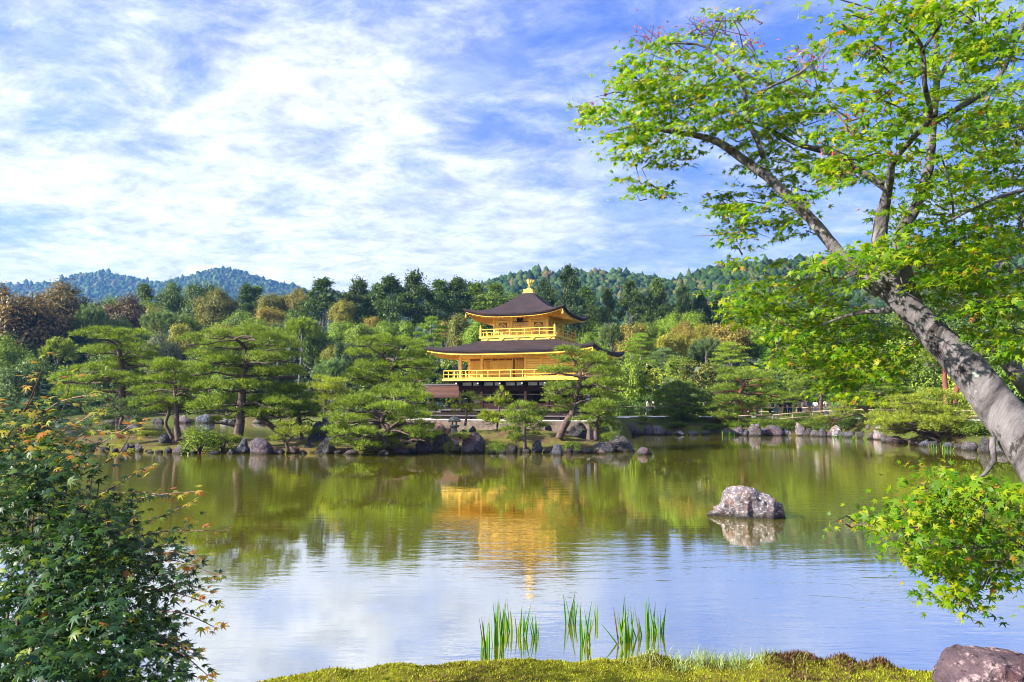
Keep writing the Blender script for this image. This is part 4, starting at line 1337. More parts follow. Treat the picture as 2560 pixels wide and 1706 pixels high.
FOREST = [
    # --- far treeline and the wood under it, from one side of the picture to the other
    (B, -8, 706, 860, 90, 150, 'brown', "brownish tree crown cut by the picture's left edge"),
    (B, 82, 716, 900, 205, 128, 'brown', "largest brown and green rounded tree, at the far left"),
    (B, 160, 711, 840, 150, 146, 'brown', "brownish tree behind the largest rounded brown one, under the blue mountain"),
    (S, 232, 752, 862, 95, 132, 'blue', "soft bluish green pine between two brown trees at left"),
    (B, 250, 744, 860, 70, 150, 'red', "narrow dark red-brown tree behind the soft bluish pine"),
    (B, 322, 742, 850, 105, 146, 'red', "dark red-brown domed tree below the saddle of the blue mountains"),
    (B, 388, 764, 850, 50, 142, 'tan', "small orange-tan crown beside the dark red-brown domed tree"),
    (A, 362, 713, 830, 62, 165, 'dark', "dark airy tree against the saddle between the two blue peaks"),
    (B, 432, 710, 820, 90, 168, 'dark', "dark green crown below the saddle, beside the airy tree"),
    (B, 503, 699, 830, 100, 166, 'dark', "broad dark green tree below the second blue peak"),
    (S, 405, 770, 856, 112, 128, 'blue', "wide pale bluish pine above the flat-topped pine at left"),
    (B, 545, 726, 810, 100, 150, 'olive', "olive yellow tree below the second blue peak"),
    (B, 457, 806, 880, 80, 118, 'yellow', "yellow-green tree between two tall garden pines at left"),
    (B, 604, 766, 840, 70, 136, 'mid', "round dark green tree over the big two-limbed garden pine"),
    (A, 615, 716, 830, 62, 166, 'dark', "dark airy tree rising under the mountain's right slope"),
    (A, 642, 722, 830, 62, 168, 'mid', "thin airy tree beside the mountain's right slope"),
    (B, 687, 724, 800, 88, 158, 'olive', "rounded olive-brown crown at the end of the mountain slope"),
    (B, 748, 723, 800, 62, 158, 'tan', "small tan crown just before the first tall cypress with bare stem"),
    (A, 811, 702, 828, 92, 150, 'cedar', "tall grey-green cypress with bare stem, first from the mountain slope"),
    (B, 857, 741, 815, 64, 146, 'yellow', "golden yellow tree between two tall grey-green cypresses"),
    (A, 899, 702, 815, 80, 156, 'cedar', "pointed dark conifer beside the golden yellow tree"),
    (A, 943, 716, 820, 66, 160, 'dark', "lower dark conifer behind the two tallest left cypresses"),
    (A, 977, 694, 822, 92, 150, 'cedar', "tall cypress with bare stem, second from the pavilion side"),
    (A, 1036, 685, 818, 90, 150, 'cedar', "tallest cypress left of the pavilion, with bare stem"),
    (A, 1098, 706, 820, 80, 158, 'dark', "dark conifer just left of the upper roof corner"),
    (A, 1142, 698, 810, 78, 160, 'dark', "dark conifer above the left end of the upper roof"),
    (A, 1190, 712, 800, 80, 160, 'mid', "dark green crown behind the upper roof's left slope"),
    (A, 1236, 716, 800, 76, 158, 'mid', "dark green crown behind the roof, left of the golden bird"),
    (B, 1285, 722, 800, 80, 170, 'mid', "dull green crown directly behind the golden bird"),
    (B, 1360, 700, 800, 66, 140, 'deep', "bushy dark tree right of the golden bird"),
    (C, 1421, 672, 820, 68, 138, 'deep', "tallest dark cedar, behind the upper roof's right slope"),
    (A, 1466, 722, 830, 66, 148, 'cedar', "dark conifer beside the tallest cedar"),
    (C, 1518, 728, 835, 52, 142, 'cedar', "pointed dark cedar right of the pavilion's upper roof"),
    (A, 1575, 708, 805, 62, 140, 'cedar', "cedar on a thin bare stem, right of the pavilion"),
    (C, 1606, 742, 835, 40, 150, 'deep', "small dark cedar between two taller ones, right of the pavilion"),
    (C, 1641, 703, 830, 70, 142, 'cedar', "broad full dark cedar, below the dip between the green hills"),
    (C, 1706, 718, 825, 52, 146, 'cedar', "slender dark cedar in front of the near green hill"),
    (C, 1750, 736, 825, 50, 148, 'deep', "dark cedar next to the maple's outermost mid branch"),
    (A, 1795, 742, 830, 66, 148, 'deep', "dark conifer half hidden by the maple's mid leaves"),
    (A, 1850, 745, 850, 80, 146, 'deep', "dark conifer behind the maple's mid leaves, deeper in"),
    # --- middle belt
    (S, 150, 836, 935, 100, 116, 'lime', "feathery yellow-green plant like bamboo, beside the big brown tree"),
    (B, 15, 846, 960, 95, 112, 'bright', "bright green tree at the left edge under the brown crown"),
    (B, 90, 885, 1010, 120, 110, 'mid', "dark green tree behind the orange tipped bush"),
    (B, 170, 905, 1020, 120, 110, 'mid', "deep green tree behind the flat-topped garden pine"),
    (B, 398, 838, 920, 90, 112, 'grey', "greyish leafed tree between the two tall garden pines at left"),
    (B, 674, 768, 835, 92, 142, 'tan', "pinkish tan tree under the mountain slope's end"),
    (S, 755, 786, 872, 104, 112, 'pine', "dense plume-needled pine with thick bare stem, left of centre"),
    (S, 700, 800, 880, 76, 122, 'blue', "pale pine behind the dense plume-needled one"),
    (B, 640, 790, 880, 92, 128, 'green', "green tree above the big garden pine's right shoulder"),
    (B, 560, 800, 880, 90, 126, 'yellow', "light yellow tree above the big garden pine's flat crown"),
    (S, 830, 888, 990, 108, 100, 'blue', "bluish soft pine dome beside the tilted upper garden pine"),
    (B, 867, 850, 940, 72, 108, 'deep', "black-green tree right behind the bluish soft pine dome"),
    (B, 834, 848, 920, 56, 112, 'yellow', "small golden tree above the bluish soft pine dome"),
    (B, 800, 826, 905, 90, 116, 'mid', "mid-green tree left of the small golden tree"),
    (B, 852, 800, 870, 78, 124, 'green', "light green tree below the golden yellow one"),
    (B, 905, 800, 880, 92, 122, 'green', "leafy green tree above the garden pine with twisting limbs"),
    (B, 960, 806, 880, 80, 124, 'green', "leafy green tree below the tall cypress stems"),
    (B, 1010, 800, 880, 74, 124, 'bright', "light green tree with a pale stem near the pavilion"),
    (B, 932, 786, 830, 40, 132, 'tan', "small tan crown among green trees left of the pavilion"),
    (L, 1078, 790, 912, 112, 98, 'green', "flat-tiered pine standing just behind the lower roof's left corner"),
    (L, 1046, 850, 975, 108, 92, 'pine', "flat-tiered pine touching the pavilion's golden balcony at left"),
    (B, 1150, 772, 870, 66, 112, 'olive', "tan-green tree behind the upper balcony's left end"),
    (B, 1195, 806, 880, 78, 108, 'green', "yellowish green tree under the upper balcony's left end"),
    (B, 1110, 800, 860, 50, 122, 'tan', "orange-tan tree under the upper roof's left corner"),
    (S, 1527, 800, 892, 74, 112, 'blue', "bluish plume pine right beside the upper balcony"),
    (B, 1472, 838, 900, 50, 110, 'mid', "small green tree behind the upper balcony's right post"),
    (B, 1580, 804, 890, 92, 112, 'tan', "golden tan rounded tree right of the lower roof"),
    (B, 1618, 800, 850, 60, 122, 'green', "flat green crown behind the golden tan rounded tree"),
    (B, 1682, 786, 850, 76, 124, 'bright', "bright green tree below the broad full cedar"),
    (B, 1732, 776, 850, 72, 124, 'bright', "taller bright green tree beside the maple's outermost leaves"),
    (B, 1678, 824, 890, 82, 116, 'yellow', "yellow-tan rounded tree below the bright green ones"),
    (B, 1712, 806, 870, 66, 120, 'tan', "pinkish tan tree between bright green crowns at right"),
    (B, 1762, 806, 880, 72, 118, 'yellow', "yellow-green tree beside the pinkish tan one"),
    (B, 1828, 796, 880, 112, 114, 'tan', "wide tan tree partly covered by the maple's leaves"),
    (B, 1905, 800, 890, 110, 116, 'green', "green tree behind the maple's lower mid leaves"),
    (S, 1766, 838, 925, 108, 106, 'blue', "loose blue-green pine in the middle right of the wood"),
    (L, 1600, 832, 920, 118, 104, 'pine', "flat pine with red stem above the yellow maple"),
    (L, 1660, 868, 950, 116, 100, 'blue', "grey-green flat pine above the yellow maple"),
    (L, 1822, 854, 945, 132, 98, 'pine', "flat wide pine under the maple's dense mid leaves"),
    (B, 1576, 876, 1030, 86, 86, 'bright', "tall bright green maple just right of the pavilion"),
    (B, 1632, 922, 1010, 132, 88, 'lime', "spreading yellow maple beside the fence"),
    (B, 1752, 900, 1000, 136, 88, 'olive', "broad olive-green tree behind the fence"),
    (B, 1700, 880, 960, 90, 94, 'green', "green tree between the yellow maple and the broad olive one"),
    (B, 1930, 900, 1010, 110, 88, 'mid', "dark green tree behind the walkers"),
    (B, 2000, 905, 1010, 110, 86, 'green', "green tree over the walkers' heads"),
    (B, 2090, 930, 1015, 120, 84, 'mid', "shaded green tree right above the walkers"),
    (L, 2200, 900, 1000, 150, 80, 'pine', "flat pine seen under the maple's lowest mid leaves"),
    (B, 2290, 900, 1020, 120, 80, 'green', "green tree to the left of the red pine stems"),
    (B, 2420, 880, 1030, 150, 78, 'lime', "light green tree behind the leaning maple trunk"),
    (B, 2540, 860, 1030, 170, 76, 'mid', "green tree in the gap right of the leaning trunk"),
    (B, 2150, 850, 960, 150, 100, 'mid', "green tree behind the maple's lower crown"),
    (B, 2300, 800, 930, 170, 104, 'green', "green tree behind the maple fork"),
    (B, 2470, 780, 920, 170, 108, 'mid', "green tree at the far right behind the maple"),
    (B, 2020, 820, 930, 140, 108, 'green', "green tree behind the maple's thin side branch"),
    (B, 2150, 760, 870, 150, 128, 'dark', "dark tree behind the maple's mid crown"),
    (B, 2000, 765, 860, 120, 130, 'dark', "dark tree behind the maple's mid crown, nearer its outer leaves"),
    (B, 2380, 740, 870, 170, 128, 'dark', "dark tree behind the maple near the picture's right side"),
]
for t_ in FOREST:
    tree(*t_)

# filling trees of the belt that nothing tells apart
r_ = random.Random(3)
for i in range(95):
    px = r_.uniform(-60, 2600) if i < 64 else r_.uniform(-60, 420)
    row = i % 5
    d = (108, 122, 136, 152, 166)[row] + r_.uniform(-5, 5)
    top = (905, 850, 800, 766, 748)[row] + r_.uniform(-12, 22)
    if 1120 < px < 1500 and row == 0:
        continue
    ft = r_.choice(('mid', 'mid', 'green', 'dark', 'green'))
    tree(B, px, top, top + 110, r_.uniform(85, 125), d, ft, "%s crown filling the wood %s, %s" % ({'mid': 'mid-green', 'green': 'light green', 'dark': 'dark green'}[ft], band(px), ('at its foot', 'in its lower half', 'in its middle', 'in its upper half', 'near the skyline')[row]), "plain green trees filling the wood")
# the lowest fringe of the wood at the far shore
for i in range(26):
    px = -20 + i * 42 + r_.uniform(-10, 10)
    p = P(px, 1000, 104)
    tree(B, px, 978 + r_.uniform(-14, 14), 1058, r_.uniform(70, 110), 106.5 + r_.uniform(0, 3), r_.choice(('mid', 'dark', 'green', 'pine')), "low leafy bush fringing the far shore " + band(px), "bushes along the far shore") if px < 1000 else None
for i in range(16):
    px = 1540 + i * 68 + r_.uniform(-10, 10)
    tree(B, px, 985 + r_.uniform(-14, 10), 1046, r_.uniform(70, 110), 84 + r_.uniform(0, 3), r_.choice(('mid', 'dark', 'green')), "low green bush behind the far fence of the path, " + band(px), "bushes behind the path")
# dense undergrowth closing the wood
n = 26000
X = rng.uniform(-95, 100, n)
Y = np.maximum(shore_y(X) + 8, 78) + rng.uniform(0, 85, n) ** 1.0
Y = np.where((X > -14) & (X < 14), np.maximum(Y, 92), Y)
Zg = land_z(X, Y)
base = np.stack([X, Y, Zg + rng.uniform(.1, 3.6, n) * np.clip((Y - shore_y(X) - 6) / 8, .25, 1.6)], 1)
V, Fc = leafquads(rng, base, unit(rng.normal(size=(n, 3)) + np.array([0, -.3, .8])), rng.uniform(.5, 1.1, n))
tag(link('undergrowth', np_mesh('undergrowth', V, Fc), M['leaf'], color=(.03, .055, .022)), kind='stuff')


# ================================================================== garden pines
def pine(name, px0, py0, d, trunk, pads, seed, label, tint='pine', dens=1.0, L=0.25, depth=1.0, bark='bark_pine', group=None, up=0.75, thick=1.0, sub=True):
    """trunk: (px, py, radius m) from the foot up; pads: (px, py, half width px, half height px[, depth shift m])"""
    r = np.random.default_rng(seed)
    rr = random.Random(seed)
    k = d / F
    foot = P(px0, py0, d)
    gz_ = ground_z(foot.x, d)
    root = empty(name, (foot.x, d, min(gz_, foot.z) if abs(gz_ - foot.z) < 1.2 else foot.z), 0, label, 'pine', group)
    o = Vector(root.location)
    tp = [P(x, y, d) - o for x, y, _ in trunk]
    tr_ = [q for _, _, q in trunk]
    tp[0].z -= .25
    for i in range(1, len(tp)):
        tp[i].y += rr.uniform(-.12, .12) * i * depth
    sp_, sr_ = resample(tp, tr_, .16)
    wood = MB().tube(sp_, sr_, 9, .18, seed)
    xs_ = [p[0] for p in pads]
    cx_, half = (min(xs_) + max(xs_)) / 2, (max(xs_) - min(xs_)) / 2 + 1
    todo = []
    for p in pads:
        x, y, rx, rz = p[:4]
        if len(p) > 4:
            sh = p[4]
        else:
            span = half * k * .75 * math.sqrt(max(0.05, 1 - ((x - cx_) / (half * 1.15)) ** 2)) * depth
            sh = rr.uniform(-1, 1) * span
        ty = sorted((q[1], q[0]) for q in trunk)
        on = abs(x - np.interp(y, [q[0] for q in ty], [q[1] for q in ty])) < rx * .95 and y > ty[0][0] - 6
        if on and rr.random() < .75:
            sh = abs(sh) + .25
        todo.append((x, y, rx, rz, sh))
        if sub and abs(sh) > .5 and rr.random() < (.12 if on else .6):
            todo.append((x + rr.uniform(-.4, .4) * rx, y + rr.uniform(-.3, .9) * rz, rx * rr.uniform(.7, 1), rz, -sh * rr.uniform(.6, 1)))
    t = TINT[tint]
    for x, y, rx, rz, sh in todo:
        c = P(x, y, d) - o + Vector((0, sh, 0))
        RX, RZ = rx * k * 1.0, rz * k * thick * .95
        # limb from the stem to the pad
        best = min(range(len(sp_)), key=lambda i: (sp_[i] - c).length + 1.3 * max(0, sp_[i].z - c.z + RZ * .2))
        s = sp_[best]
        dirv = c - s
        e = c + Vector((0, 0, -RZ * .75))
        mid1 = s.lerp(e, .35) + Vector((rr.uniform(-.12, .12), rr.uniform(-.12, .12), rr.uniform(-.02, .16) * dirv.length))
        mid2 = s.lerp(e, .7) + Vector((rr.uniform(-.12, .12), rr.uniform(-.12, .12), rr.uniform(-.04, .10) * dirv.length))
        br = max(.022, min(sr_[best] * .62, .02 + .028 * dirv.length))
        bp, bq = resample([s, mid1, mid2, e], [br, br * .8, br * .6, br * .35], .22)
        wood.tube(bp, bq, 6, .2, seed)
        for j in range(4):
            a = rr.uniform(0, 6.283)
            f_ = e + Vector((math.cos(a) * RX * .75, math.sin(a) * RX * .7, rr.uniform(-.1, .35) * RZ))
            g_ = e.lerp(f_, .5) + Vector((rr.uniform(-.08, .08), rr.uniform(-.08, .08), -.06 * RX))
            wood.tube([mid2.lerp(e, .5), g_, f_], [br * .42, br * .3, .008], 5)
        # needles
        area = math.pi * RX * RX * .85
        n = int(max(90, min(5200, area * 470 * dens)))
        m = int(max(5, min(60, area / .16)))
        q = np.sqrt(r.uniform(0.02, 1, m))
        a = r.uniform(0, 6.283, m)
        lob = 1 + .24 * np.sin(3 * a + rr.uniform(0, 6)) + .16 * np.sin(5 * a + rr.uniform(0, 6))
        sx_, sy_ = q * np.cos(a) * lob, q * np.sin(a) * lob
        sz_ = RZ * (1.15 * np.sqrt(np.clip(1 - q * q, 0, 1)) - .35 + r.normal(0, .28, m))
        SC = np.stack([sx_ * RX, sy_ * RX * .9, sz_], 1)
        sr2 = np.minimum(.30, RX * .42) * r.uniform(.6, 1.25, m)
        g = r.integers(0, m, n)
        t1 = unit(r.normal(size=(n, 3)) * np.array([1, 1, .55]) + np.array([0, 0, .35]))
        rad_ = r.uniform(.25, 1.0, n) ** .5
        pos = SC[g] + t1 * (sr2[g] * rad_)[:, None] * np.array([1, 1, .60])
        pos = pos + np.array(c)
        ax = unit(t1 * np.array([1, 1, .6]) + np.stack([sx_[g] * .5, sy_[g] * .5, np.full(n, up)], 1))
        dv = unit(ax + .45 * r.normal(size=(n, 3)))
        V, Fc = needles(r, pos, dv, L * r.uniform(.55, 1.15, n), L * .115 * r.uniform(.7, 1.4, n))
        v = rr.uniform(.86, 1.16)
        link('foliage_pad', np_mesh('foliage_pad', V, Fc), M['pine'], root, None, (t[0] * v, t[1] * v, t[2] * v))
    wood.build('trunk', M[bark], root, smooth=True)
    return root


# the flat-topped pine at left (far side of the pond's arm)
pine('garden_pine', 298, 1075, 50, [(300, 1090, .26), (300, 1040, .24), (302, 985, .23), (303, 930, .19), (303, 880, .14), (302, 862, .10)],
     [(275, 832, 48, 10), (330, 835, 40, 11), (250, 845, 30, 9), (300, 850, 50, 9), (232, 875, 38, 11), (285, 880, 55, 12), (355, 872, 42, 12), (380, 890, 25, 9), (310, 902, 60, 12), (215, 925, 48, 11), (265, 915, 45, 10),
      (370, 905, 38, 12), (395, 920, 28, 10), (180, 950, 40, 11), (235, 948, 45, 10), (300, 945, 50, 12), (355, 950, 46, 13), (175, 975, 40, 12), (240, 985, 50, 12), (345, 975, 50, 14), (200, 1000, 45, 14), (380, 985, 30, 12)],
     1, "tall flat-topped pine in even tiers, nearest to the orange tipped bush", dens=.9)
pine('garden_pine', 300, 1085, 46.5, [(300, 1086, .12), (298, 1060, .11), (302, 1040, .10), (296, 1020, .06)],
     [(285, 1005, 30, 14), (315, 1012, 28, 13), (255, 1035, 36, 14), (335, 1035, 36, 14), (350, 1055, 26, 9), (240, 1055, 30, 10), (295, 1050, 30, 9), (265, 1078, 30, 12)],
     2, "small loose pine standing in front of the flat-topped tall one", 'blue', dens=.8)
pine('garden_pine', 441, 1088, 45.5, [(447, 1092, .22), (443, 1065, .17), (441, 1030, .15), (440, 990, .12), (437, 950, .08), (432, 925, .05)],
     [(430, 915, 42, 12), (395, 925, 34, 13), (465, 925, 30, 12), (380, 950, 34, 12), (425, 945, 48, 13), (480, 955, 36, 14), (365, 980, 30, 13), (410, 975, 44, 14), (460, 982, 44, 14), (505, 985, 28, 12), (375, 1005, 36, 13),
      (430, 1005, 46, 14), (490, 1012, 40, 13), (395, 1022, 38, 12), (460, 1028, 44, 11)],
     3, "dense rounded pine with two dark stems at the island's left", dens=.95)
pine('garden_pine', 424, 1082, 46, [(432, 1088, .12), (420, 1072, .11), (418, 1055, .10), (424, 1030, .10), (425, 1000, .06)],
     [(415, 1018, 34, 9), (380, 1030, 26, 8)], 4, "thin curved pine stem leaning beside the two-stemmed pine", dens=.7)
pine('garden_pine', 598, 1085, 44.5, [(594, 1088, .30), (599, 1060, .27), (602, 1020, .24), (603, 970, .22), (604, 930, .19), (612, 900, .16), (606, 870, .11), (600, 850, .08)],
     [(540, 838, 40, 12), (595, 830, 46, 13), (655, 838, 48, 13), (505, 855, 34, 12), (560, 862, 46, 13), (635, 866, 50, 14), (700, 858, 44, 13), (500, 890, 36, 12), (550, 900, 46, 13), (610, 905, 46, 13), (675, 900, 50, 14),
      (725, 895, 34, 13), (515, 930, 38, 13), (570, 935, 40, 13), (660, 938, 50, 15), (715, 935, 40, 14), (540, 968, 40, 13), (640, 970, 52, 14), (700, 975, 44, 14), (560, 1000, 40, 13), (650, 1005, 55, 15), (715, 1010, 38, 14),
      (530, 1020, 34, 11), (620, 1032, 40, 12), (690, 1035, 44, 13)],
     5, "big tall pine with bare twisting upper limbs and a thick straight trunk", dens=1.0)
pine('garden_pine', 640, 1084, 45.5, [(720, 1088, .20), (690, 1075, .19), (668, 1060, .18), (652, 1042, .15), (645, 1020, .10)],
     [(690, 1000, 46, 14), (735, 985, 40, 14), (660, 1015, 40, 12), (710, 1030, 46, 14), (760, 1020, 40, 14), (675, 1050, 34, 9)],
     6, "pine with a fallen-looking slanting trunk beside the thick straight one", 'mid', dens=.9)
pine('garden_pine', 752, 1082, 47, [(755, 1088, .12), (752, 1060, .11), (748, 1030, .09), (748, 1000, .06)],
     [(735, 985, 34, 13), (765, 1000, 34, 14), (725, 1015, 36, 13), (770, 1030, 38, 14), (740, 1045, 36, 11), (790, 1045, 30, 12), (755, 1065, 30, 9)],
     7, "dark small pine in front of the grey upright slabs", 'mid', dens=.85)
pine('garden_pine', 812, 1042, 52, [(812, 1050, .11), (812, 1020, .10), (811, 985, .07), (812, 965, .05)],
     [(805, 950, 28, 9), (845, 960, 28, 10), (780, 970, 34, 10), (825, 975, 40, 10), (860, 985, 26, 9), (790, 992, 32, 10), (835, 998, 36, 10), (785, 1015, 30, 10), (845, 1022, 34, 10)],
     8, "light yellow-green small pine with open tiers above the grey slabs", 'lime', dens=.8)
pine('garden_pine', 968, 985, 48, [(945, 1062, .22), (955, 1020, .21), (968, 985, .19), (965, 955, .18), (975, 930, .15), (990, 905, .12), (965, 895, .08), (958, 880, .06)],
     [(915, 860, 34, 12), (960, 852, 42, 13), (1005, 862, 36, 12), (895, 885, 30, 11), (940, 880, 44, 13), (1000, 890, 44, 14), (1045, 890, 30, 13), (910, 915, 36, 12), (955, 918, 40, 11), (1030, 920, 42, 14), (1065, 915, 26, 12), (900, 938, 36, 12),
      (960, 945, 44, 12), (1020, 950, 46, 13), (1060, 945, 30, 12), (920, 962, 36, 10), (1010, 972, 44, 10)],
     9, "pine with twisted bare limbs left of the lower roof, above a low sprawling one", dens=.95, group=None)
pine('garden_pine', 965, 1100, 42.4, [(968, 1108, .22), (962, 1090, .20), (972, 1072, .18), (955, 1058, .15), (965, 1035, .12), (985, 1010, .10), (980, 990, .06)],
     [(900, 1000, 40, 12), (950, 985, 44, 12), (1005, 990, 46, 13), (1055, 1000, 34, 12), (865, 1015, 34, 11), (920, 1022, 46, 12), (985, 1020, 46, 13), (1045, 1025, 44, 13), (850, 1045, 30, 12), (895, 1052, 46, 13), (940, 1048, 36, 11),
      (1010, 1045, 46, 12), (1065, 1045, 28, 12), (860, 1078, 40, 14), (915, 1082, 46, 15), (1000, 1075, 46, 12), (1050, 1075, 36, 12), (880, 1105, 46, 14), (930, 1108, 46, 14), (1010, 1100, 50, 13), (1060, 1092, 40, 11), (865, 1095, 26, 12), (970, 1118, 44, 9)],
     10, "low sprawling bright pine with crooked bare limbs at the island's front", 'pine', dens=1.15)
pine('garden_pine', 1166, 1040, 49, [(1163, 1055, .09), (1166, 1035, .08), (1165, 1015, .05)],
     [(1168, 994, 20, 8), (1142, 1005, 16, 7), (1195, 1003, 20, 8), (1150, 1022, 24, 9), (1180, 1022, 24, 9), (1165, 1032, 24, 7)],
     11, "tiny bright pine beside the stone lantern", 'lime', dens=1.0, up=1.0)
pine('garden_pine', 1240, 1060, 46, [(1242, 1068, .07), (1246, 1040, .06), (1248, 1010, .045), (1250, 985, .02)],
     [(1250, 982, 8, 15), (1248, 1000, 16, 15), (1228, 1005, 10, 12), (1268, 1004, 10, 13), (1250, 1022, 24, 13), (1215, 1040, 16, 12), (1240, 1042, 24, 12), (1272, 1032, 12, 12), (1225, 1052, 24, 10), (1206, 1048, 8, 10)],
     12, "upright feathery yellow-green young pine before the dark ground floor", 'lime', dens=1.5, up=2.2, L=.28, thick=1.1)
pine('garden_pine', 1308, 1108, 43.2, [(1313, 1112, .12), (1310, 1085, .10), (1311, 1060, .08), (1306, 1040, .06), (1300, 1028, .04)],
     [(1300, 1022, 30, 10), (1330, 1018, 20, 9), (1275, 1040, 30, 10), (1310, 1042, 34, 9), (1345, 1036, 26, 8), (1362, 1030, 12, 7), (1285, 1062, 34, 11), (1325, 1052, 30, 7), (1335, 1066, 28, 9), (1275, 1078, 24, 8), (1310, 1085, 26, 8), (1350, 1070, 20, 8), (1290, 1095, 22, 8)],
     13, "small pine with thin straight stem rooted in the hump of bare earth", 'pine', dens=1.1, up=1.0)
pine('garden_pine', 1402, 1080, 46.5, [(1398, 1086, .26), (1408, 1070, .24), (1420, 1050, .22), (1432, 1030, .20), (1440, 1000, .16), (1447, 970, .16), (1450, 945, .14), (1447, 925, .11), (1440, 905, .07)],
     [(1415, 878, 26, 9), (1450, 886, 34, 11), (1490, 892, 26, 10), (1395, 898, 26, 9), (1440, 905, 36, 10), (1500, 912, 40, 12), (1375, 930, 26, 9), (1400, 925, 28, 10), (1450, 928, 34, 10), (1510, 932, 40, 12), (1540, 945, 28, 10),
      (1390, 968, 30, 12), (1430, 960, 24, 10), (1500, 962, 40, 12), (1545, 970, 24, 11), (1440, 985, 30, 9), (1380, 1005, 32, 12), (1420, 1012, 28, 11), (1490, 990, 36, 11), (1530, 1000, 30, 11), (1450, 1025, 34, 10), (1410, 1030, 34, 9), (1500, 1020, 34, 10)],
     14, "large leaning pine standing in front of the pavilion's right half", dens=.95)
pine('garden_pine', 1489, 1085, 45, [(1490, 1092, .14), (1490, 1065, .12), (1494, 1045, .08), (1500, 1030, .05)],
     [(1500, 1015, 28, 10), (1530, 1022, 22, 10), (1475, 1030, 28, 10), (1515, 1038, 30, 10), (1465, 1050, 24, 9), (1500, 1055, 34, 10), (1535, 1050, 20, 10), (1470, 1068, 26, 9), (1520, 1070, 32, 10), (1535, 1080, 16, 8)],
     15, "small pine at the island's right tip, below the pavilion's corner", 'pine', dens=1.0)
pine('garden_pine', 648, 1110, 42.8, [(722, 1118, .11), (716, 1108, .10), (724, 1098, .08), (735, 1090, .04)],
     [(700, 1085, 26, 8), (738, 1078, 30, 8), (720, 1066, 24, 7), (755, 1088, 18, 7), (700, 1100, 20, 6)],
     16, "dwarf bright pine bending over the island's front rocks", 'lime', dens=1.1)
pine('garden_pine', 540, 1052, 47, [(590, 1056, .09), (560, 1060, .07), (530, 1058, .04)], [(555, 1050, 22, 6, .1), (530, 1054, 16, 5, -.1), (580, 1047, 14, 5, 0)],
     17, "low branch-like pine spreading over water left of the thick trunk", 'lime', dens=1.1)
# right bank
pine('garden_pine', 1870, 1052, 68.0, [(1886, 1064, .30), (1874, 1050, .28), (1862, 1030, .24), (1853, 1008, .20), (1852, 985, .18), (1856, 965, .16), (1850, 950, .09)],
     [(1830, 930, 34, 9), (1870, 935, 38, 9), (1905, 940, 26, 9), (1815, 950, 30, 9), (1855, 945, 40, 9), (1905, 958, 36, 10), (1800, 975, 28, 10), (1835, 972, 34, 10), (1885, 980, 40, 11), (1930, 985, 26, 10), (1810, 1000, 36, 11),
      (1870, 1002, 36, 10), (1915, 1008, 32, 10), (1795, 1020, 32, 11), (1830, 1025, 34, 10), (1890, 1022, 36, 9), (1795, 1042, 30, 9), (1840, 1042, 24, 8)],
     20, "tiered pine with curved reddish trunk on the right bank, before the walkers", 'pine', dens=.7, L=.30, bark='bark_red')
pine('garden_pine', 1710, 1040, 71, [(1708, 1052, .2), (1706, 1030, .18), (1704, 1005, .14), (1702, 985, .08)],
     [(1700, 968, 40, 11), (1670, 985, 34, 11), (1735, 985, 36, 11), (1690, 1000, 46, 12), (1745, 1008, 36, 11), (1665, 1012, 34, 11), (1715, 1025, 46, 12), (1760, 1030, 30, 10), (1660, 1036, 40, 10), (1700, 1046, 40, 9)],
     21, "dark rounded pine at the water behind the green reeds", 'mid', dens=.7, L=.30)
pine('garden_pine', 2056, 1052, 67, [(2060, 1058, .2), (2054, 1035, .18), (2050, 1010, .16), (2048, 985, .13), (2046, 950, .07)],
     [(2020, 915, 34, 10), (2060, 925, 34, 11), (2000, 940, 34, 11), (2040, 945, 40, 11), (2085, 955, 34, 11), (1990, 965, 34, 11), (2030, 972, 40, 12), (2080, 982, 36, 11), (1985, 992, 34, 10), (2025, 1000, 40, 10), (2075, 1005, 36, 9)],
     22, "pine with dark double stem rising among the walkers", 'pine', dens=.7, L=.30)
pine('garden_pine', 2171, 1058, 60, [(2171, 1066, .19), (2171, 1045, .17), (2168, 1025, .13), (2150, 1015, .08)],
     [(2130, 995, 36, 10), (2175, 998, 36, 10), (2210, 1005, 26, 9), (2110, 1012, 30, 10), (2155, 1012, 40, 10), (2200, 1020, 30, 8), (2110, 1030, 30, 10), (2100, 1042, 20, 8)],
     23, "low yellow-green pine right of the walkers, with short black stem", 'lime', dens=.75, L=.28)
pine('garden_pine', 2365, 1085, 51, [(2362, 1100, .30), (2368, 1075, .26), (2372, 1050, .20), (2350, 1030, .14), (2320, 1015, .09)],
     [(2260, 1000, 40, 10), (2310, 990, 40, 11), (2360, 1000, 36, 11), (2220, 1020, 36, 10), (2270, 1022, 46, 12), (2330, 1018, 50, 12), (2385, 1025, 36, 11), (2210, 1045, 36, 11), (2260, 1048, 46, 12), (2320, 1042, 50, 12), (2380, 1045, 40, 11),
      (2215, 1065, 34, 11), (2260, 1072, 44, 12), (2310, 1068, 46, 12), (2240, 1085, 36, 9)],
     24, "wide low pine on the right bank beside the leaning maple trunk", 'lime', dens=.85, L=.26)
for (x0, y1, lean, lb) in ((2365, 900, 0, "red-barked bare pine stem beside the leaning maple trunk"), (2384, 900, 12, "second red-barked pine stem, half behind the leaning maple trunk")):
    pine('red_pine', x0, 1040, 58, [(x0, 1048, .24), (x0 + lean * .3, 1000, .22), (x0 + lean, 940, .18), (x0 + lean, y1, .14)], [(x0 - 20, 905, 50, 12), (x0 + 40, 915, 46, 12), (x0 + 10, 885, 50, 12)], 25 + lean, lb, 'pine', dens=.6, bark='bark_red', L=.3)


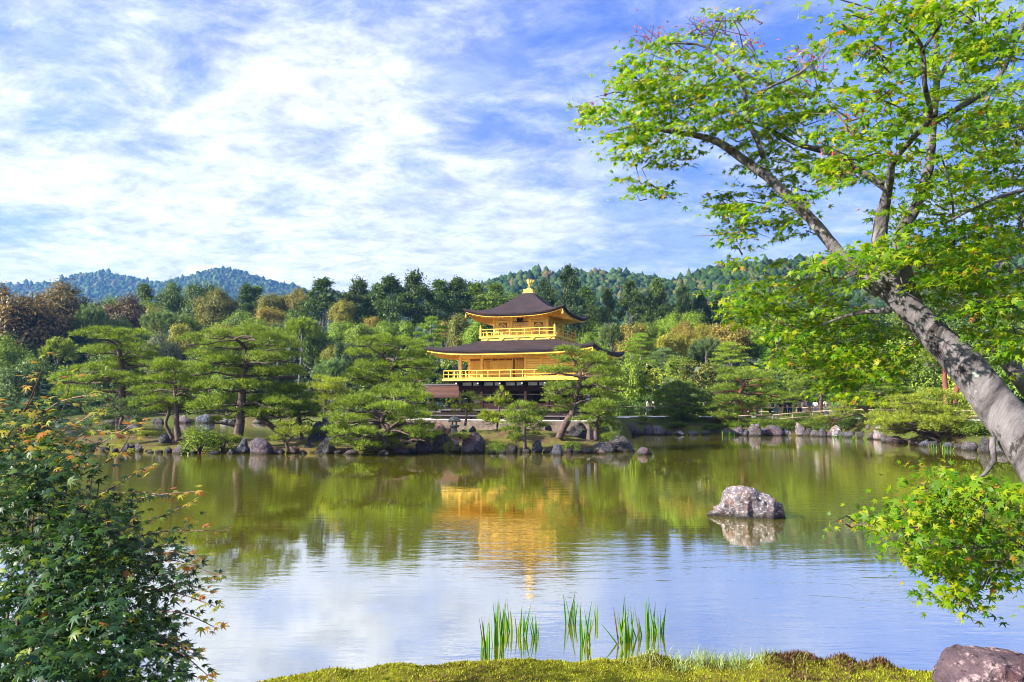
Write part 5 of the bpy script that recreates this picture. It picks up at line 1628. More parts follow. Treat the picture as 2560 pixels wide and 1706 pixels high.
# ================================================================== near maple
mp = empty('maple_tree', P(2640, 1290, 4.4), 0, "near leaning maple with lichen spotted grey trunk and bright leaves over the pond", 'maple')
MO = Vector(mp.location)


RS = .68


def limb(name, pts, mat='bark_maple', n=12, step=.05, lump=.10, parent=mp, cap=True):
    """pts: (px, py, radius px, distance)"""
    q = [P(x, y, d) - MO for x, y, r, d in pts]
    rr = [r / F * d * RS for x, y, r, d in pts]
    a, b = resample(q, rr, step)
    return MB().tube(a, b, n, lump, 3, cap).build(name, M[mat], parent, smooth=True)


limb('trunk', [(2740, 1360, 92, 4.3), (2650, 1235, 84, 4.42), (2565, 1115, 76, 4.58), (2487, 1008, 70, 4.75), (2412, 915, 64, 4.9), (2340, 842, 54, 5.0), (2270, 770, 44, 5.1), (2215, 725, 34, 5.2), (2180, 705, 26, 5.25)], n=28, step=.035, lump=.07)
limb('branch', [(2200, 730, 24, 5.2), (2169, 708, 25, 5.25), (2100, 636, 23, 5.4), (2026, 547, 20, 5.5), (1932, 454, 18, 5.6), (1878, 414, 17, 5.7), (1794, 355, 14, 5.8), (1715, 335, 9, 5.9), (1646, 325, 8, 6.0), (1597, 315, 6, 6.0), (1538, 276, 3.5, 6.0), (1500, 245, 1.5, 6.0)], lump=.14)
limb('branch', [(1908, 394, 10, 5.62), (1892, 350, 9, 5.6), (1873, 306, 9, 5.6), (1863, 237, 8, 5.6), (1839, 182, 6, 5.6), (1765, 118, 5, 5.7), (1720, 110, 4, 5.7), (1666, 108, 2.5, 5.7), (1610, 120, 1.2, 5.8)], n=8)
limb('branch', [(1770, 122, 4, 5.7), (1790, 80, 3, 5.7), (1810, 40, 1.5, 5.7)], n=6)
limb('branch', [(1871, 261, 6, 5.6), (1918, 222, 5, 5.5), (1992, 187, 4, 5.4), (2056, 133, 2.5, 5.3), (2080, 90, 1.2, 5.3)], n=6)
limb('branch', [(2215, 470, 16, 5.5), (2150, 425, 14, 5.7), (2080, 385, 12, 5.9), (1992, 360, 10, 6.1), (1918, 320, 6, 6.2), (1850, 300, 3, 6.2)], n=8)
limb('branch', [(2290, 800, 30, 5.1), (2235, 715, 27, 5.15), (2200, 616, 28, 5.2), (2205, 545, 25, 5.2), (2216, 490, 18, 5.1), (2226, 444, 14, 4.95), (2233, 404, 13, 4.8), (2282, 345, 11, 4.6), (2325, 296, 10, 4.4), (2312, 212, 9, 4.2), (2302, 113, 7, 4.1), (2238, 49, 5, 4.0), (2154, 15, 3, 4.0), (2100, 0, 2, 4.0)], n=14, step=.04)
limb('branch', [(2304, 130, 6, 4.1), (2351, 64, 5, 4.0), (2386, 30, 4, 3.9), (2440, -10, 3, 3.9)], n=8)
limb('branch', [(2310, 815, 30, 5.1), (2275, 720, 25, 5.3), (2250, 600, 24, 5.4), (2292, 513, 19, 5.45), (2322, 419, 17, 5.5), (2332, 320, 13, 5.5), (2342, 197, 11, 5.5), (2337, 49, 9, 5.5), (2315, -30, 8, 5.5)], n=14, step=.04)
limb('branch', [(2328, 310, 11, 5.5), (2435, 246, 11, 5.4), (2499, 187, 11, 5.3), (2534, 113, 9, 5.2), (2560, 60, 8, 5.1), (2590, -20, 7, 5.0)], n=10)
limb('branch', [(2340, 210, 8, 5.5), (2376, 148, 7, 5.4), (2410, 99, 6, 5.4), (2430, 20, 5, 5.3)], n=8)
limb('branch', [(2360, 560, 4, 5.0), (2485, 498, 5, 4.9), (2580, 470, 8, 4.9)], n=6)
limb('branch', [(2225, 775, 14, 5.1), (2190, 778, 10, 5.2), (2150, 782, 8, 5.3), (2100, 795, 5, 5.5), (2050, 815, 2.5, 5.7)], n=8)
limb('branch', [(2480, 1095, 11, 4.62), (2481, 1120, 11, 4.6), (2486, 1150, 10, 4.6), (2465, 1182, 7, 4.65), (2440, 1200, 5, 4.7), (2380, 1260, 4, 4.8), (2300, 1330, 2.5, 4.9)], n=8)
limb('branch', [(2440, 1200, 4, 4.7), (2460, 1300, 3, 4.7), (2420, 1400, 2.5, 4.7), (2400, 1480, 1.5, 4.7)], n=6)
limb('branch', [(2440, 800, 14, 6.2), (2500, 880, 22, 6.1), (2570, 970, 32, 6.0), (2680, 1090, 45, 5.9)], n=16, step=.05, lump=.08)
limb('branch', [(2375, 700, 6, 5.5), (2385, 600, 5, 5.3), (2378, 480, 4, 5.2), (2350, 380, 2.5, 5.1)], n=6)

# leaf clouds: (px, py, rx, ry, distance, depth spread, leaves per 1000 px2)
CLOUD = []


def cl_(d, dens, *els, spread=.45):
    for e in els:
        CLOUD.append((*e, d, spread, dens))


cl_(6.0, 5.2, (1500, 285, 60, 30), (1560, 300, 70, 45), (1620, 250, 90, 60), (1660, 300, 90, 60), (1560, 350, 70, 45), (1600, 400, 60, 55), (1620, 465, 70, 42), (1700, 215, 90, 60), (1740, 290, 80, 60), (1650, 170, 90, 50), (1590, 200, 60, 40),
    (1760, 190, 90, 55), (1830, 250, 90, 60), (1700, 400, 60, 36), (1800, 310, 80, 45), (1730, 120, 60, 26))
cl_(6.0, 2.0, (1640, 110, 80, 40), (1760, 70, 100, 46), (1850, 110, 70, 50), (1600, 150, 50, 40), (1880, 40, 40, 20))
cl_(6.2, 5.0, (1930, 250, 80, 60), (1990, 240, 70, 60), (1900, 330, 90, 50), (1980, 340, 90, 60), (2040, 300, 80, 50), (1950, 410, 90, 50), (2040, 400, 80, 50), (1870, 390, 60, 35), (2000, 470, 70, 40), (2110, 430, 60, 45), (1880, 180, 60, 40))
cl_(6.0, 2.2, (1990, 170, 80, 50), (2060, 120, 50, 50), (2050, 200, 60, 50))
cl_(6.0, 5.0, (1810, 500, 60, 36), (1880, 510, 80, 46), (1850, 560, 70, 40), (1930, 560, 80, 40), (1990, 570, 40, 26), (1830, 600, 36, 30), (1840, 640, 30, 22), (1960, 500, 60, 36))
cl_(4.0, 2.7, (2180, 40, 90, 40), (2260, 30, 90, 45), (2350, 50, 90, 50), (2160, 110, 50, 36), (2440, 60, 90, 60), (2510, 60, 70, 60), (2500, 140, 80, 60), (2430, 150, 70, 50), (2200, 150, 60, 40), (2130, 60, 40, 26))
cl_(4.3, 2.9, (2150, 260, 80, 40), (2220, 250, 80, 45), (2100, 320, 70, 36), (2180, 330, 90, 45), (2090, 400, 60, 36), (2150, 400, 80, 40), (2100, 440, 50, 26), (2270, 290, 70, 40))
cl_(5.6, 4.6, (2230, 170, 80, 50), (2290, 160, 70, 50), (2370, 220, 80, 50), (2440, 240, 80, 60), (2260, 390, 60, 40), (2380, 320, 80, 50), (2460, 350, 90, 50), (2390, 430, 80, 50), (2470, 440, 90, 50), (2530, 360, 40, 60), (2350, 500, 70, 40), (2440, 520, 90, 45), (2520, 480, 60, 50), (2400, 590, 90, 45), (2500, 570, 70, 45), (2290, 440, 50, 36))
cl_(4.9, 3.9, (2060, 660, 50, 30), (2140, 640, 80, 45), (2220, 640, 80, 45), (2300, 640, 80, 50), (2380, 660, 90, 50), (2470, 660, 90, 60), (2540, 680, 50, 60), (2420, 740, 90, 50), (2510, 770, 70, 50), (2540, 840, 40, 50), (2110, 690, 70, 34))
cl_(6.0, 4.2, (2250, 700, 80, 40), (2340, 730, 80, 46))
cl_(6.6, 5.6, (1830, 735, 50, 30), (1890, 770, 80, 40), (1900, 720, 50, 30), (1960, 740, 80, 46), (2030, 720, 80, 50), (1950, 800, 90, 50), (2030, 800, 90, 50), (2110, 800, 90, 46), (1930, 850, 70, 40), (2000, 870, 90, 46), (2080, 870, 80, 46), (2150, 870, 70, 40), (1990, 680, 60, 36), (2060, 900, 60, 36), (2190, 830, 60, 40), (1990, 920, 60, 26))
cl_(6.4, 5.4, (2100, 920, 60, 36), (2150, 930, 60, 40), (2200, 920, 60, 40), (2110, 970, 60, 30), (2170, 985, 50, 24), (2240, 900, 60, 40), (2260, 850, 60, 40), (2060, 960, 30, 20))
cl_(5.9, 4.6, (2430, 820, 60, 36), (2500, 850, 60, 50), (2545, 920, 40, 50))
cl_(5.7, 4.4, (2520, 230, 60, 60), (2540, 320, 50, 60), (2480, 290, 70, 50), (2545, 420, 40, 50), (2420, 390, 70, 45), (2530, 540, 60, 50), (2460, 620, 90, 45), (2320, 590, 70, 40), (2550, 620, 40, 50), (2360, 640, 90, 45), (2550, 760, 40, 60), (2400, 700, 90, 45), (2240, 560, 60, 40))
cl_(4.8, 3.9, (2335, 1180, 46, 24), (2310, 1215, 50, 24), (2280, 1265, 60, 30), (2350, 1240, 70, 32), (2190, 1305, 50, 18), (2130, 1308, 40, 14), (2240, 1320, 50, 26), (2300, 1310, 70, 36), (2420, 1225, 70, 36), (2490, 1245, 60, 40), (2380, 1300, 80, 40), (2460, 1320, 80, 50),
    (2260, 1365, 50, 30), (2330, 1370, 80, 40), (2410, 1390, 80, 46), (2490, 1400, 60, 40), (2360, 1435, 70, 36), (2430, 1455, 60, 36), (2390, 1490, 46, 24), (2420, 1515, 24, 16), (2540, 1360, 30, 24), (2540, 1280, 26, 40), spread=.35)
SPRAYS = []
pos, nrm, tip, siz, sd_ = [], [], [], [], []
r = np.random.default_rng(17)
for (x, y, rx, ry, d, sp_, dens) in CLOUD:
    n = int(math.pi * rx * ry * dens / 1000 * (5.6 if y > 600 or x > 2300 else 5.3))
    # several flat sprays inside each cloud
    ns = max(3, n // 30)
    qs = np.sqrt(r.uniform(0, 1, ns))
    aa = r.uniform(0, 6.283, ns)
    sx, sy, sdp = x + rx * qs * np.cos(aa), y + ry * qs * np.sin(aa), d + r.normal(0, sp_, ns)
    g = r.integers(0, ns, n)
    c0 = np.array([P(a, b, max(3.5, e))[:] for a, b, e in zip(sx, sy, sdp)])
    for q_ in c0:
        hub = np.array(P(x + rx * .25, y + ry * .35, d)[:])
        SPRAYS.append((hub * .45 + q_ * .55 + r.normal(0, .02, 3), q_))
    spray_n = unit(np.array([-.25, -.22, 1.0]) + .30 * r.normal(size=(ns, 3)))
    off = r.normal(size=(n, 3)) * np.array([.082, .10, .020])
    nn = spray_n[g]
    off = off - nn * np.sum(off * nn, 1, keepdims=True) * .8
    pos.append(c0[g] + off)
    nrm.append(unit(nn + .42 * r.normal(size=(n, 3))))
    tip.append(unit(off * 4 + np.array([-.4, -.3, -.25]) + .5 * r.normal(size=(n, 3))))
    siz.append(r.uniform(.042, .082, n))
    sd_.append(np.full(n, y))
pos, nrm, tip, siz, yy_ = map(np.concatenate, (pos, nrm, tip, siz, sd_))
R = frames(r, nrm, tip)
pl_ = pos - np.array(MO)
n = len(pos)
print('maple leaves', n)
order = r.permutation(n)
young = order[: int(n * .03)]
rest = order[int(n * .03):]
# the 300 that show largest are leaves of their own
near_ = rest[np.argsort((np.linalg.norm(pos[rest] - np.array([0, 0, CH]), axis=1) / siz[rest]))]
solo, bulk = near_[:300], near_[300:]
V, Fc = star_batch(LEAF5, R[bulk], pl_[bulk], siz[bulk])
tag(link('foliage', np_mesh('foliage', V, Fc), M['maple'], mp), kind='stuff')
V, Fc = star_batch(LEAF5, R[young], pl_[young], siz[young] * .8)
tag(link('young_foliage', np_mesh('young_foliage', V, Fc), M['maple_tip'], mp), kind='stuff')
ME5 = [np_mesh('leaf', *LEAF5) for _ in range(1)]


def solo_mat(name, cols, trans, tc_):
    m, N = new_mat(name)
    rnd = N.n('ShaderNodeObjectInfo').outputs['Random']
    c = N.ramp(rnd, cols)
    b = N.n('ShaderNodeBsdfPrincipled', {'Base Color': c, 'Roughness': .5, 'Specular IOR Level': .2})
    t = N.n('ShaderNodeBsdfTranslucent', {'Color': N.mix(1.0, c, tc_, 'MULTIPLY')})
    finish(N, N.n('ShaderNodeMixShader', {0: trans, 1: b.outputs[0], 2: t.outputs[0]}).outputs[0])
    return m


M['maple_solo'] = solo_mat('single_maple_leaf', [(0.0, (0.06, 0.16, 0.012)), (0.5, (0.14, 0.25, 0.012)), (1.0, (0.26, 0.29, 0.015))], .52, (1.25, 1.3, .45))
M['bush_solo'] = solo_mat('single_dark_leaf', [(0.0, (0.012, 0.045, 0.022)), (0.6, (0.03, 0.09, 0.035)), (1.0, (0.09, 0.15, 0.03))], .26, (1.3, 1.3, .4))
M['tip_solo'] = solo_mat('single_orange_leaf', [(0.0, (0.42, 0.09, 0.035)), (0.4, (0.46, 0.22, 0.03)), (0.8, (0.42, 0.34, 0.03)), (1.0, (0.24, 0.28, 0.03))], .5, (1.2, 1.1, .5))


def solo_leaves(idx, pos, R, siz, me, parent, mat, me2=None, tipset=None):
    for i in idx:
        use = me2 if (tipset is not None and tipset[i]) else me
        o = bpy.data.objects.new('leaf', use)
        COL.objects.link(o)
        o.parent = parent
        m4 = Matrix([[*R[i][k], 0] for k in range(3)] + [[0, 0, 0, 1]])
        o.matrix_local = Matrix.Translation(Vector(pos[i])) @ m4 @ Matrix.Scale(float(siz[i]), 4)


ME5[0].materials.append(M['maple_solo'])
solo_leaves(solo, pl_, R, siz, ME5[0], mp, None)
# winged seeds and bare twigs in the thin upper sprays
sx = []
tw = MB()
rr = random.Random(5)
for (x, y, rx, ry, d, n_) in ((1640, 90, 110, 60, 6.0, 90), (1780, 60, 110, 50, 6.0, 120), (1870, 110, 70, 60, 5.9, 60), (2020, 150, 100, 70, 6.0, 110), (1480, 270, 60, 40, 6.0, 40), (1560, 210, 70, 50, 6.0, 40), (2150, 300, 90, 60, 4.3, 40), (2100, 390, 80, 40, 4.3, 36), (2300, 1260, 100, 60, 4.8, 50), (1950, 230, 120, 70, 6.0, 50)):
    for k in range(n_):
        p = P(x + rr.gauss(0, .34) * rx, y + rr.gauss(0, .34) * ry, d + rr.gauss(0, .18)) - MO
        sx.append(p[:])
    for k in range(n_ // 7):
        c = P(x + rr.gauss(0, .35) * rx, y + ry * .6, d + rr.gauss(0, .2)) - MO
        e = P(x + rr.gauss(0, .35) * rx, y - ry * rr.uniform(.0, .45), d + rr.gauss(0, .15)) - MO
        tw.tube([c, c.lerp(e, .5) + Vector((rr.gauss(0, .03), 0, rr.gauss(0, .03))), e], [.0035, .0025, .0010], 4)
for (x, y, rx, ry, d, sp_, dens) in CLOUD:
    for k in range(3):
        c = P(x + rr.gauss(0, .3) * rx + 12, y + rr.gauss(0, .3) * ry + 8, d + rr.gauss(0, .2)) - MO
        e = P(x + rr.gauss(0, .8) * rx, y + rr.gauss(0, .6) * ry, d + rr.gauss(0, .3)) - MO
        tw.tube([c, c.lerp(e, .5) + Vector((rr.gauss(0, .04), 0, rr.gauss(0, .03))), e], [.006, .004, .0015], 4)
for a_, b_ in SPRAYS:
    a_, b_ = Vector(a_) - MO, Vector(b_) - MO
    tw.tube([a_, a_.lerp(b_, .5) + Vector((0, 0, .02)), b_], [.0035, .0025, .001], 4)
tw.build('twigs_fine' if False else 'twig', M['twig'], mp)['kind'] = 'stuff'
sx = np.array(sx)
V, Fc = leafquads(r, sx, unit(r.normal(size=sx.shape)), r.uniform(.02, .042, len(sx)), .35)
tag(link('seeds', np_mesh('seeds', V, Fc), M['maple_seed'], mp), kind='stuff')

# ================================================================== near bush at the left
bu = empty('maple_bush', Vector((-2.3, 3.2, 1.2)), 0, "near dark-leaved maple bush with orange and red young tips at the pond's edge", 'bush')
BO = np.array(bu.location)
pos, nrm, tip, siz, young = [], [], [], [], []
r = np.random.default_rng(23)
BCL = [(60, 1075, 110, 50, 3.3), (150, 1090, 80, 40, 3.3), (40, 1140, 110, 60, 3.3), (120, 1160, 90, 50, 3.2), (30, 1220, 110, 60, 3.2), (130, 1220, 90, 44, 3.2), (230, 1245, 60, 28, 3.3), (90, 1290, 150, 60, 3.1), (230, 1290, 100, 40, 3.2), (300, 1285, 40, 20, 3.2),
       (60, 1370, 150, 70, 3.1), (210, 1370, 130, 60, 3.1), (320, 1380, 90, 46, 3.2), (390, 1400, 50, 36, 3.2), (80, 1450, 160, 70, 3.0), (230, 1450, 120, 60, 3.0), (340, 1460, 80, 40, 3.1), (60, 1540, 160, 70, 2.9), (200, 1540, 130, 60, 3.0), (300, 1540, 80, 50, 3.0),
       (80, 1630, 170, 70, 2.8), (230, 1630, 130, 60, 2.9), (340, 1610, 70, 50, 3.0), (120, 1700, 180, 60, 2.8), (290, 1700, 120, 50, 2.9), (395, 1560, 50, 40, 3.1), (410, 1650, 50, 40, 3.0), (440, 1450, 40, 30, 3.2), (20, 1030, 60, 40, 3.4), (100, 1030, 50, 30, 3.4), (420, 1690, 50, 30, 2.9), (200, 1330, 120, 40, 3.1)]
for (x, y, rx, ry, d) in BCL:
    n = int(math.pi * rx * ry * 13.5 / 1000)
    ns = max(2, n // 9)
    qs, aa = np.sqrt(r.uniform(0, 1, ns)), r.uniform(0, 6.283, ns)
    c0 = np.array([P(x + rx * q * math.cos(a), y + ry * q * math.sin(a), d + e)[:] for q, a, e in zip(qs, aa, r.normal(0.1, .22, ns))])
    sn = unit(np.array([.12, -.30, 1.0]) + .20 * r.normal(size=(ns, 3)))
    g = r.integers(0, ns, n)
    off = r.normal(size=(n, 3)) * np.array([.06, .06, .012])
    nn = sn[g]
    off -= nn * np.sum(off * nn, 1, keepdims=True) * .8
    pos.append(c0[g] + off)
    nrm.append(unit(nn + .30 * r.normal(size=(n, 3))))
    tip.append(unit(off * 6 + np.array([.35, -.35, -.30]) + .4 * r.normal(size=(n, 3))))
    siz.append(r.uniform(.036, .060, n))
    young.append(r.uniform(0, 1, n) < (.008 if y > 1250 else (.07 if y > 1100 else .28)))  # upper clumps get more yellow-green leaves: sunlight put into the colour
tw = MB()
rr = random.Random(9)
SPRIG = [((20, 1090), (70, 1010), (118, 890), 3.2), ((60, 1080), (140, 1010), (235, 985), 3.2), ((100, 1110), (190, 1060), (260, 1020), 3.2), ((150, 1180), (250, 1110), (345, 1055), 3.1), ((180, 1200), (290, 1140), (330, 1075), 3.1), ((200, 1280), (280, 1220), (375, 1165), 3.1),
         ((220, 1330), (340, 1250), (500, 1228), 3.1), ((240, 1340), (380, 1300), (485, 1255), 3.1), ((260, 1370), (400, 1330), (560, 1328), 3.1), ((270, 1400), (420, 1360), (480, 1290), 3.1), ((300, 1440), (420, 1400), (545, 1440), 3.1), ((300, 1470), (430, 1480), (545, 1520), 3.0),
         ((320, 1540), (440, 1530), (540, 1570), 3.0), ((320, 1600), (430, 1620), (520, 1690), 2.9), ((300, 1560), (400, 1590), (490, 1640), 3.0), ((340, 1400), (430, 1380), (515, 1395), 3.1), ((80, 1100), (150, 1040), (180, 935), 3.3), ((40, 1060), (90, 980), (70, 940), 3.3), ((340, 1500), (440, 1460), (520, 1480), 3.05),
         ((250, 1250), (330, 1230), (420, 1240), 3.15), ((150, 1130), (220, 1080), (300, 1085), 3.2), ((280, 1420), (390, 1440), (470, 1410), 3.1)]
for (a, b, c, d) in SPRIG:
    p0, p1, p2 = (P(*q, d + e) for q, e in ((a, .12), (b, .04), (c, -.02)))
    q, rd = resample([p0, p1, p2], [.0042, .003, .0012], .03)
    tw.tube([v - Vector(BO) for v in q], rd, 5)
    m = len(q)
    for i in range(2, m):
        t = i / (m - 1)
        for s in (-1, 1):
            if rr.random() < .12:
                continue
            dv = (q[i] - q[i - 1]).normalized()
            side = dv.cross(Vector((0, 0, 1))).normalized() * s
            o_ = q[i] + side * .025
            pos.append(np.array([o_[:]]) + r.normal(0, .006, (1, 3)))
            nrm.append(unit(np.array([[rr.gauss(0, .3), -.25 + rr.gauss(0, .3), 1]])))
            tip.append(unit(np.array([(side * .8 + dv * .8 + Vector((0, 0, -.25)))[:]])))
            siz.append(np.array([rr.uniform(.038, .064) * (1.05 - .3 * t) * (1.2 if c[1] < 1100 else 1.0)]))
            young.append(np.array([rr.random() < (.10 + .75 * t * t)]))
    for k in range(3):
        pos.append(np.array([q[-1][:]]) + r.normal(0, .012, (1, 3)))
        nrm.append(unit(np.array([[rr.gauss(0, .4), -.3, 1]])))
        tip.append(unit(np.array([[rr.gauss(.4, .6), rr.gauss(0, .4), .1]])))
        siz.append(np.array([.04]))
        young.append(np.array([True]))
# stems rising through the bush
for k in range(16):
    x = rr.uniform(-60, 330)
    a, b, c = P(x * .6 - 40, 1780, 3.0 + rr.uniform(0, .3)), P(x * .8, 1500, 3.05 + rr.uniform(0, .3)), P(x, rr.uniform(1150, 1350) + max(0, x - 150) * .4, 3.2)
    q, rd = resample([a, b, c], [.007, .005, .002], .05)
    tw.tube([v - Vector(BO) for v in q], rd, 6)
tw.build('stem', M['twig_red'], bu)
pos, nrm, tip, siz, young = map(np.concatenate, (pos, nrm, tip, siz, young))
R = frames(r, nrm, tip)
pl_ = pos - BO
n = len(pos)
print('bush leaves', n)
order = np.argsort(np.linalg.norm(pos - np.array([0, 0, CH]), axis=1) / siz + r.uniform(0, 25, n))
solo, bulk = order[:300], order[300:]
yb = bulk[young[bulk]]
gb = bulk[~young[bulk]]
V, Fc = star_batch(LEAF7, R[gb], pl_[gb], siz[gb])
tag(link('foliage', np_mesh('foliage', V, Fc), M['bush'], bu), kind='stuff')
V, Fc = star_batch(LEAF7, R[yb], pl_[yb], siz[yb])
tag(link('young_foliage', np_mesh('young_foliage', V, Fc), M['bush_tip'], bu), kind='stuff')  # young tips, plus upper leaves coloured as if sunlit
m7, m7b = np_mesh('leaf', *LEAF7), np_mesh('young_sunlit_leaf', *LEAF7)
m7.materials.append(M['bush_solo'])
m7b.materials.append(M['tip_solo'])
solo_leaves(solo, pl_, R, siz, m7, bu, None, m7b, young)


# ================================================================== rocks
def rock_mesh(seed, sub=3, flat=0.0):
    r = random.Random(seed)
    bm = bmesh.new()
    bmesh.ops.create_icosphere(bm, subdivisions=sub, radius=1)
    cuts = []
    for i in range(9):
        a, z = r.uniform(0, 6.283), r.uniform(-.3, 1)
        n = Vector((math.cos(a), math.sin(a), z)).normalized()
        cuts.append((n, r.uniform(.62, .92)))
    so = Vector((seed * 3.7, seed * 1.3, 0))
    for v in bm.verts:
        p = v.co.copy()
        for n, dd in cuts:
            k = p.dot(n) - dd
            if k > 0:
                p -= n * k * .9
        w = mnoise.fractal(p * 1.7 + so, 1.0, 2.0, 5) * .20 + mnoise.fractal(p * 5 + so, .8, 2.1, 3) * .05
        v.co = p * (1 + w)
    me = bpy.data.meshes.new('rock')
    bm.to_mesh(me)
    bm.free()
    for p in me.polygons:
        p.use_smooth = True
    return me


ROCKS = [rock_mesh(s) for s in range(12)]
for m_ in ROCKS:
    m_.materials.append(M['rock'])
rock_n = [0]
GREY, BLUE, PALE, PURP, RUST, DARK = (1, 1, 1), (.80, .92, 1.1), (2.2, 2.15, 2.15), (.98, .82, .95), (1.4, .95, .8), (.5, .5, .5)


def bank_d(px):
    a = ray(px, 1000)[0]
    for dd in np.arange(40, 75, .2):
        if dd > float(shore_y(a * dd)) + .95:
            return dd
    return 75


def rock(px, ybot, wpx, hpx, tone, label, zb=0.0, d=None, group=None, name='rock', dep=.75):
    i = rock_n[0]
    rock_n[0] += 1
    r = random.Random(500 + i)
    g = G(px, ybot, zb) if d is None else P(px, ybot, d)
    k = g.y / F
    if d is not None:
        g.z = max(0, min(g.z, ground_z(g.x, g.y) + .02))
    else:
        g.y -= .25
        if px > 1780 and 1080 < ybot < 1140:
            q = min(g.y, bank_d(px) + .1)
            g = Vector((ray(px, 1000)[0] * q, q, 0))
    o = link(name, ROCKS[(i * 5) % 12], None, None)
    wx, hz = wpx * k / 2, hpx * k
    o.location = (g.x, g.y + wx * dep * .25, g.z + hz * .30)
    if px < 1600 and ybot > 1120:
        wx, hz = wx * .92, hz * .88
    o.scale = (wx * 1.02, wx * dep * 1.0, hz * .80)
    o.rotation_euler = (r.uniform(-.22, .22), r.uniform(-.3, .3), r.choice((0, math.pi)) + r.uniform(-.35, .35))
    o.color = (*tone, 1)
    return tag(o, label, 'rock', group)


IG = 'small rocks along the island edge'
BG = 'small rocks along the right bank'
rock(412, 1086, 34, 20, BLUE, "dark boulder just behind the two-stemmed pine's foot", .35, 47)
rock(458, 1057, 30, 16, GREY, "grey far-shore boulder seen between the pine stems")
rock(514, 1058, 50, 19, BLUE, "large smooth far-shore boulder left of the thick straight pine trunk")
rock(391, 1057, 22, 10, DARK, "small dark rock on the far shore, left of the grey boulders")
rock(563, 1057, 20, 10, PALE, "small pale rock on the far shore beside the large smooth boulder")
rock(627, 1056, 32, 11, BLUE, "flat grey far-shore rock right of the thick straight pine trunk")
rock(181, 1074, 26, 20, BLUE, "dark boulder in the water behind the orange tipped bush", 0)
rock(330, 1086, 26, 17, DARK, "dark stump-like rock beside the small loose pine", .3, 45)
rock(205, 1127, 32, 16, DARK, "dark rock at the island's far left waterline", group=None)
rock(265, 1128, 26, 11, DARK, "low dark rock on the island edge left of two squarish ones")
rock(321, 1129, 25, 19, BLUE, "squarish blue-grey rock at the island's left edge, first of two")
rock(352, 1129, 23, 21, GREY, "squarish pale-streaked rock at the island's left edge, second of two")
rock(380, 1132, 19, 6, PALE, "flat whitish stone just above the water on the island's left edge")
rock(423, 1132, 24, 14, DARK, "black rock beside the purple one under the mounded azalea")
rock(454, 1134, 50, 19, PURP, "long purple-grey rock in front of the mounded azalea")
rock(607, 1133, 44, 36, BLUE, "blue-grey boulder touching the biggest boulder of the island")
rock(657, 1135, 70, 41, PURP, "biggest rounded boulder on the island's left half, right of the azalea")
rock(733, 1133, 38, 17, RUST, "brown stained low rock under the dwarf bright pine")
rock(773, 1130, 30, 24, DARK, "dark angular rock between the dwarf pine and a pale boulder")
rock(815, 1134, 54, 42, GREY, "pale cracked boulder left of the low sprawling pine")
rock(792, 1086, 42, 42, BLUE, "broad upright blue-grey slab behind the bare earth", .5, 46.6)
rock(826, 1086, 38, 56, BLUE, "tall pointed upright slab, taller of the two blue-grey ones", .5, 46.8)
rock(880, 1136, 48, 12, PURP, "flat dark stone in the water under the sprawling pine, longer one")
rock(917, 1137, 32, 10, RUST, "flat brown stone in the water under the sprawling pine, shorter one")
rock(1062, 1132, 54, 33, PURP, "dark purple rock sloping into the water right of the sprawling pine")
rock(1110, 1131, 62, 50, DARK, "black ivy-grown rock mass at the middle of the island's front")
rock(1108, 1092, 84, 34, PALE, "wide pale-topped rock on the earth below the stone lantern", .75, 44.4)
rock(1095, 1057, 44, 29, RUST, "craggy reddish rock left of the stone lantern", .95, 51.5)
rock(1122, 1057, 26, 17, RUST, "small reddish block between the craggy rock and the stone lantern", .95, 51.4)
rock(1186, 1132, 76, 49, PURP, "big flat-topped purple boulder at the island's front centre")
rock(1278, 1132, 34, 21, DARK, "black rock left of the thin straight pine stem")
rock(1315, 1132, 28, 13, GREY, "low grey rock right under the thin straight pine stem")
rock(1343, 1132, 29, 32, BLUE, "upright blue-grey rock on the waterline of the island's right half")
rock(1395, 1121, 32, 27, BLUE, "tilted grey rock above the waterline beside a leafy shrub", .2, 41.8)
rock(1390, 1133, 38, 12, DARK, "low black rock under the tilted grey one")
rock(1466, 1132, 38, 13, DARK, "low dark rock right of the leafy shrub on the island")
rock(1510, 1131, 64, 27, GREY, "broad grey rock at the island's right tip, left of a darker one")
rock(1548, 1129, 76, 38, DARK, "largest dark rock at the island's very right tip")
rock(1504, 1135, 29, 9, RUST, "small reddish stone in the water under the island's right tip")
rock(1610, 1137, 38, 17, PURP, "dark low rock standing in the water off the island's right tip")
rock(1371, 1069, 20, 24, DARK, "dark pointed stone standing before the pavilion's white gravel", .55, 52)
rock(1447, 1086, 54, 33, DARK, "dark slanting wedge of rock behind the leaning pine's foot", .4, 48.5)
rock(1408, 1072, 30, 18, RUST, "brown rock under the leaning pine trunk, on the pavilion side", .5, 52)
rock(1183, 1058, 20, 13, DARK, "small dark pointed stone right of the stone lantern", .95, 51)
rock(1160, 1057, 18, 8, GREY, "small grey stones at the stone lantern's right side", .95, 51)
rock(1300, 1070, 40, 6, GREY, "flat grey stone before the pavilion's terrace", .6, 52)
